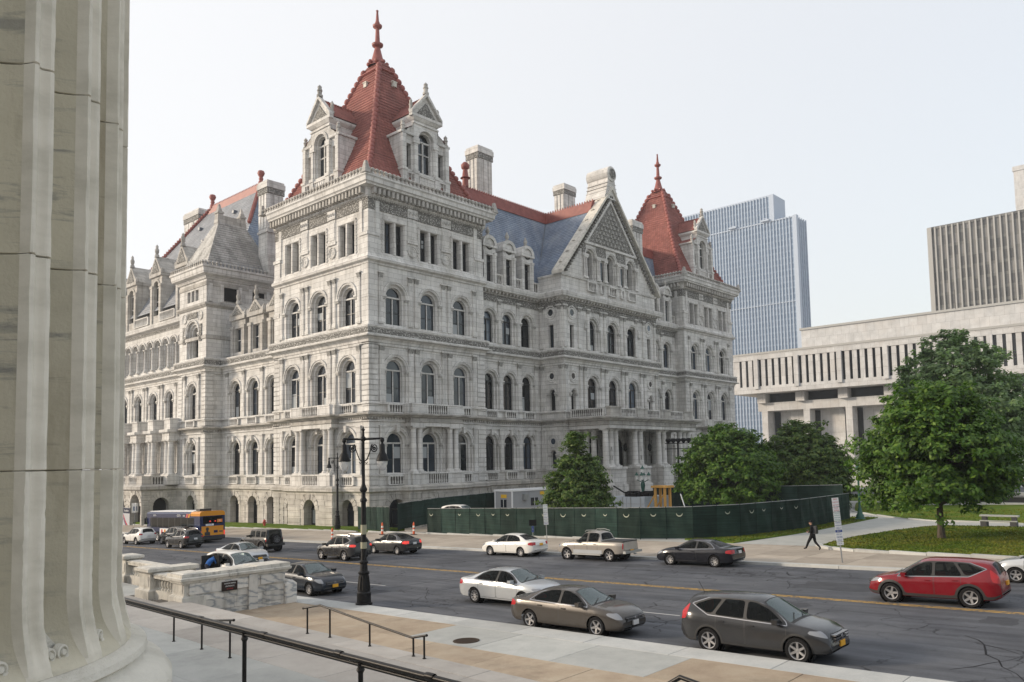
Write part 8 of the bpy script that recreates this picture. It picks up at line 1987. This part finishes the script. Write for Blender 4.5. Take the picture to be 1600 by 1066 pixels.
E_ = [('pelvis', 'waist'), ('waist', 'chest'), ('chest', 'neck'), ('neck', 'head0'), ('head0', 'head1'), ('head1', 'head2'), ('pelvis', 'hip_l'), ('hip_l', 'knee_l'), ('knee_l', 'ankle_l'), ('ankle_l', 'toe_l'), ('pelvis', 'hip_r'), ('hip_r', 'knee_r'), ('knee_r', 'ankle_r'), ('ankle_r', 'toe_r'), ('chest', 'sh_l'), ('sh_l', 'elbow_l'), ('elbow_l', 'hand_l'), ('chest', 'sh_r'), ('sh_r', 'elbow_r'), ('elbow_r', 'hand_r')]
def head_bits(r, H, cap=True):
    x, y, z = H
    b = MB(); b.lathe([(.099, -.02), (.103, .03), (.095, .07), (.06, .105), (0, .115)], (x-.01, y, z+.03), n=14)
    if cap: b.tbox(x+.125, y, z+.025, z+.04, .06, .07, .065, .075)
    link('cap' if cap else 'hair', b.mesh('cap' if cap else 'hair', M['black_cloth'] if cap else M['hair'], 60), r)
    b = MB(); b.tbox(x+.10, y, z-.055, z-.005, .022, .018, .008, .008); part('nose', b, M['skin'], r, 60)
    for s_ in (-1, 1):
        b = MB(); b.lathe([(0, -.012), (.028, -.008), (.03, .008), (0, .012)], (x-.01, y+s_*.085, z-.03), n=8, axis='y'); part('ear', b, M['skin'], r, 60)
        b = MB(); b.lathe([(0, -.011), (.011, 0), (0, .011)], (x+.088, y+s_*.033, z+.0), n=6); part('eye', b, M['hair'], r, 60)
    b = MB(); b.box(x+.085, x+.093, y-.025, y+.025, z-.083, z-.075); part('mouth', b, M['hair'], r)
def fingers(r, c, fwd, up_, s_):
    c, f, u = Vector(c), Vector(fwd).normalized(), Vector(up_).normalized(); sd_ = f.cross(u)
    for k in range(4):
        o = c+sd_*(.03-.02*k)*s_; l = (.055, .065, .06, .045)[k]; b = MB(); b.tube([o, o+f*.045, o+f*(.045+l*.6)+u*.02, o+f*(.035+l*.5)+u*.05], [.010, .010, .009, .007], 6); part('finger', b, M['skin'], r, 60)
    b = MB(); b.tube([c+sd_*.03*s_, c+sd_*.05*s_+f*.03+u*.02, c+sd_*.035*s_+f*.05+u*.045], [.012, .011, .008], 6); part('thumb', b, M['skin'], r, 60)
wk = person('person in black cap and clothes with a backpack walking left past the sign post', (47.72, 18.95, ROAD(18.95)+.15), pi/2, J, E_, (.09, 0, 1.66), M['black_cloth'], M['black_cloth'])
head_bits(wk, (.09, 0, 1.66)); fingers(wk, (.24, .16, 1.08), (1, -.3, .1), (0, 0, 1), 1); fingers(wk, (.22, -.13, 1.10), (1, .3, .1), (0, 0, 1), -1)
o = MB(); o.tbox(0, 0, .0, .46, .09, .15, .07, .12); o.tbox(-.07, 0, .05, .26, .05, .12, .04, .10); o.tube([(0, -.03, .46), (0, 0, .5), (0, .03, .46)], .012, 5)
bpk = thing('backpack', 'black backpack worn by the walking person', 'backpack', (47.72, 18.95-.19, ROAD(18.95)+.15+1.0), pi/2)
link('bag', o.mesh('bag', M['bag'] if 'bag' in M else M.setdefault('bag', mat('bag_nylon', (.02, .021, .026), .5)), 60), bpk)
for s_ in (-1, 1): b = MB(); b.tube([(.06, s_*.10, .42), (.17, s_*.12, .46), (.27, s_*.13, .38), (.29, s_*.13, .22), (.10, s_*.13, .02)], .018, 5); link('strap', b.mesh('strap', M['bag'], 60), bpk)
ph = MB(); ph.box(-.01, .01, -.04, .04, 0, .15); pho = link('phone', ph.mesh('phone', M['shoe']), None, T(47.72, 18.95+.30, ROAD(18.95)+.15+1.09)); tag(pho, 'dark phone held in front of the walking person', 'phone')
J2_ = dict(J); J2_.update({'waist': ((.06, 0, 1.04), (.12, .15)), 'chest': ((.26, 0, 1.22), (.13, .18)), 'neck': ((.40, 0, 1.32), .055), 'head0': ((.47, 0, 1.36), (.085, .08)), 'head1': ((.55, 0, 1.38), (.095, .085)), 'head2': ((.62, 0, 1.38), (.06, .055)),
     'hip_l': ((0, .10, .88), .1), 'knee_l': ((.10, .11, .50), .065), 'ankle_l': ((-.02, .11, .11), .045), 'toe_l': ((.13, .12, .04), .036), 'hip_r': ((0, -.10, .88), .1), 'knee_r': ((.02, -.11, .48), .065), 'ankle_r': ((-.10, -.11, .11), .045), 'toe_r': ((.05, -.12, .04), .036),
     'sh_l': ((.30, .20, 1.24), .065), 'elbow_l': ((.42, .24, 1.00), .05), 'hand_l': ((.64, .18, 1.0), .036), 'sh_r': ((.30, -.20, 1.24), .065), 'elbow_r': ((.40, -.26, 1.0), .05), 'hand_r': ((.62, -.20, 1.02), .036)})
ln = person('person in a blue shirt leaning in through the open door of the white vehicle', (20.95, 41.75, ROAD(41.75)+.15), radians(8), J2_, E_, (.55, 0, 1.38), M['blue_cloth'], M['navy_trousers'])
head_bits(ln, (.53, 0, 1.40), False); fingers(ln, (.64, .18, 1.0), (1, 0, 0), (0, 0, -1), 1); fingers(ln, (.62, -.20, 1.02), (1, 0, 0), (0, 0, -1), -1)
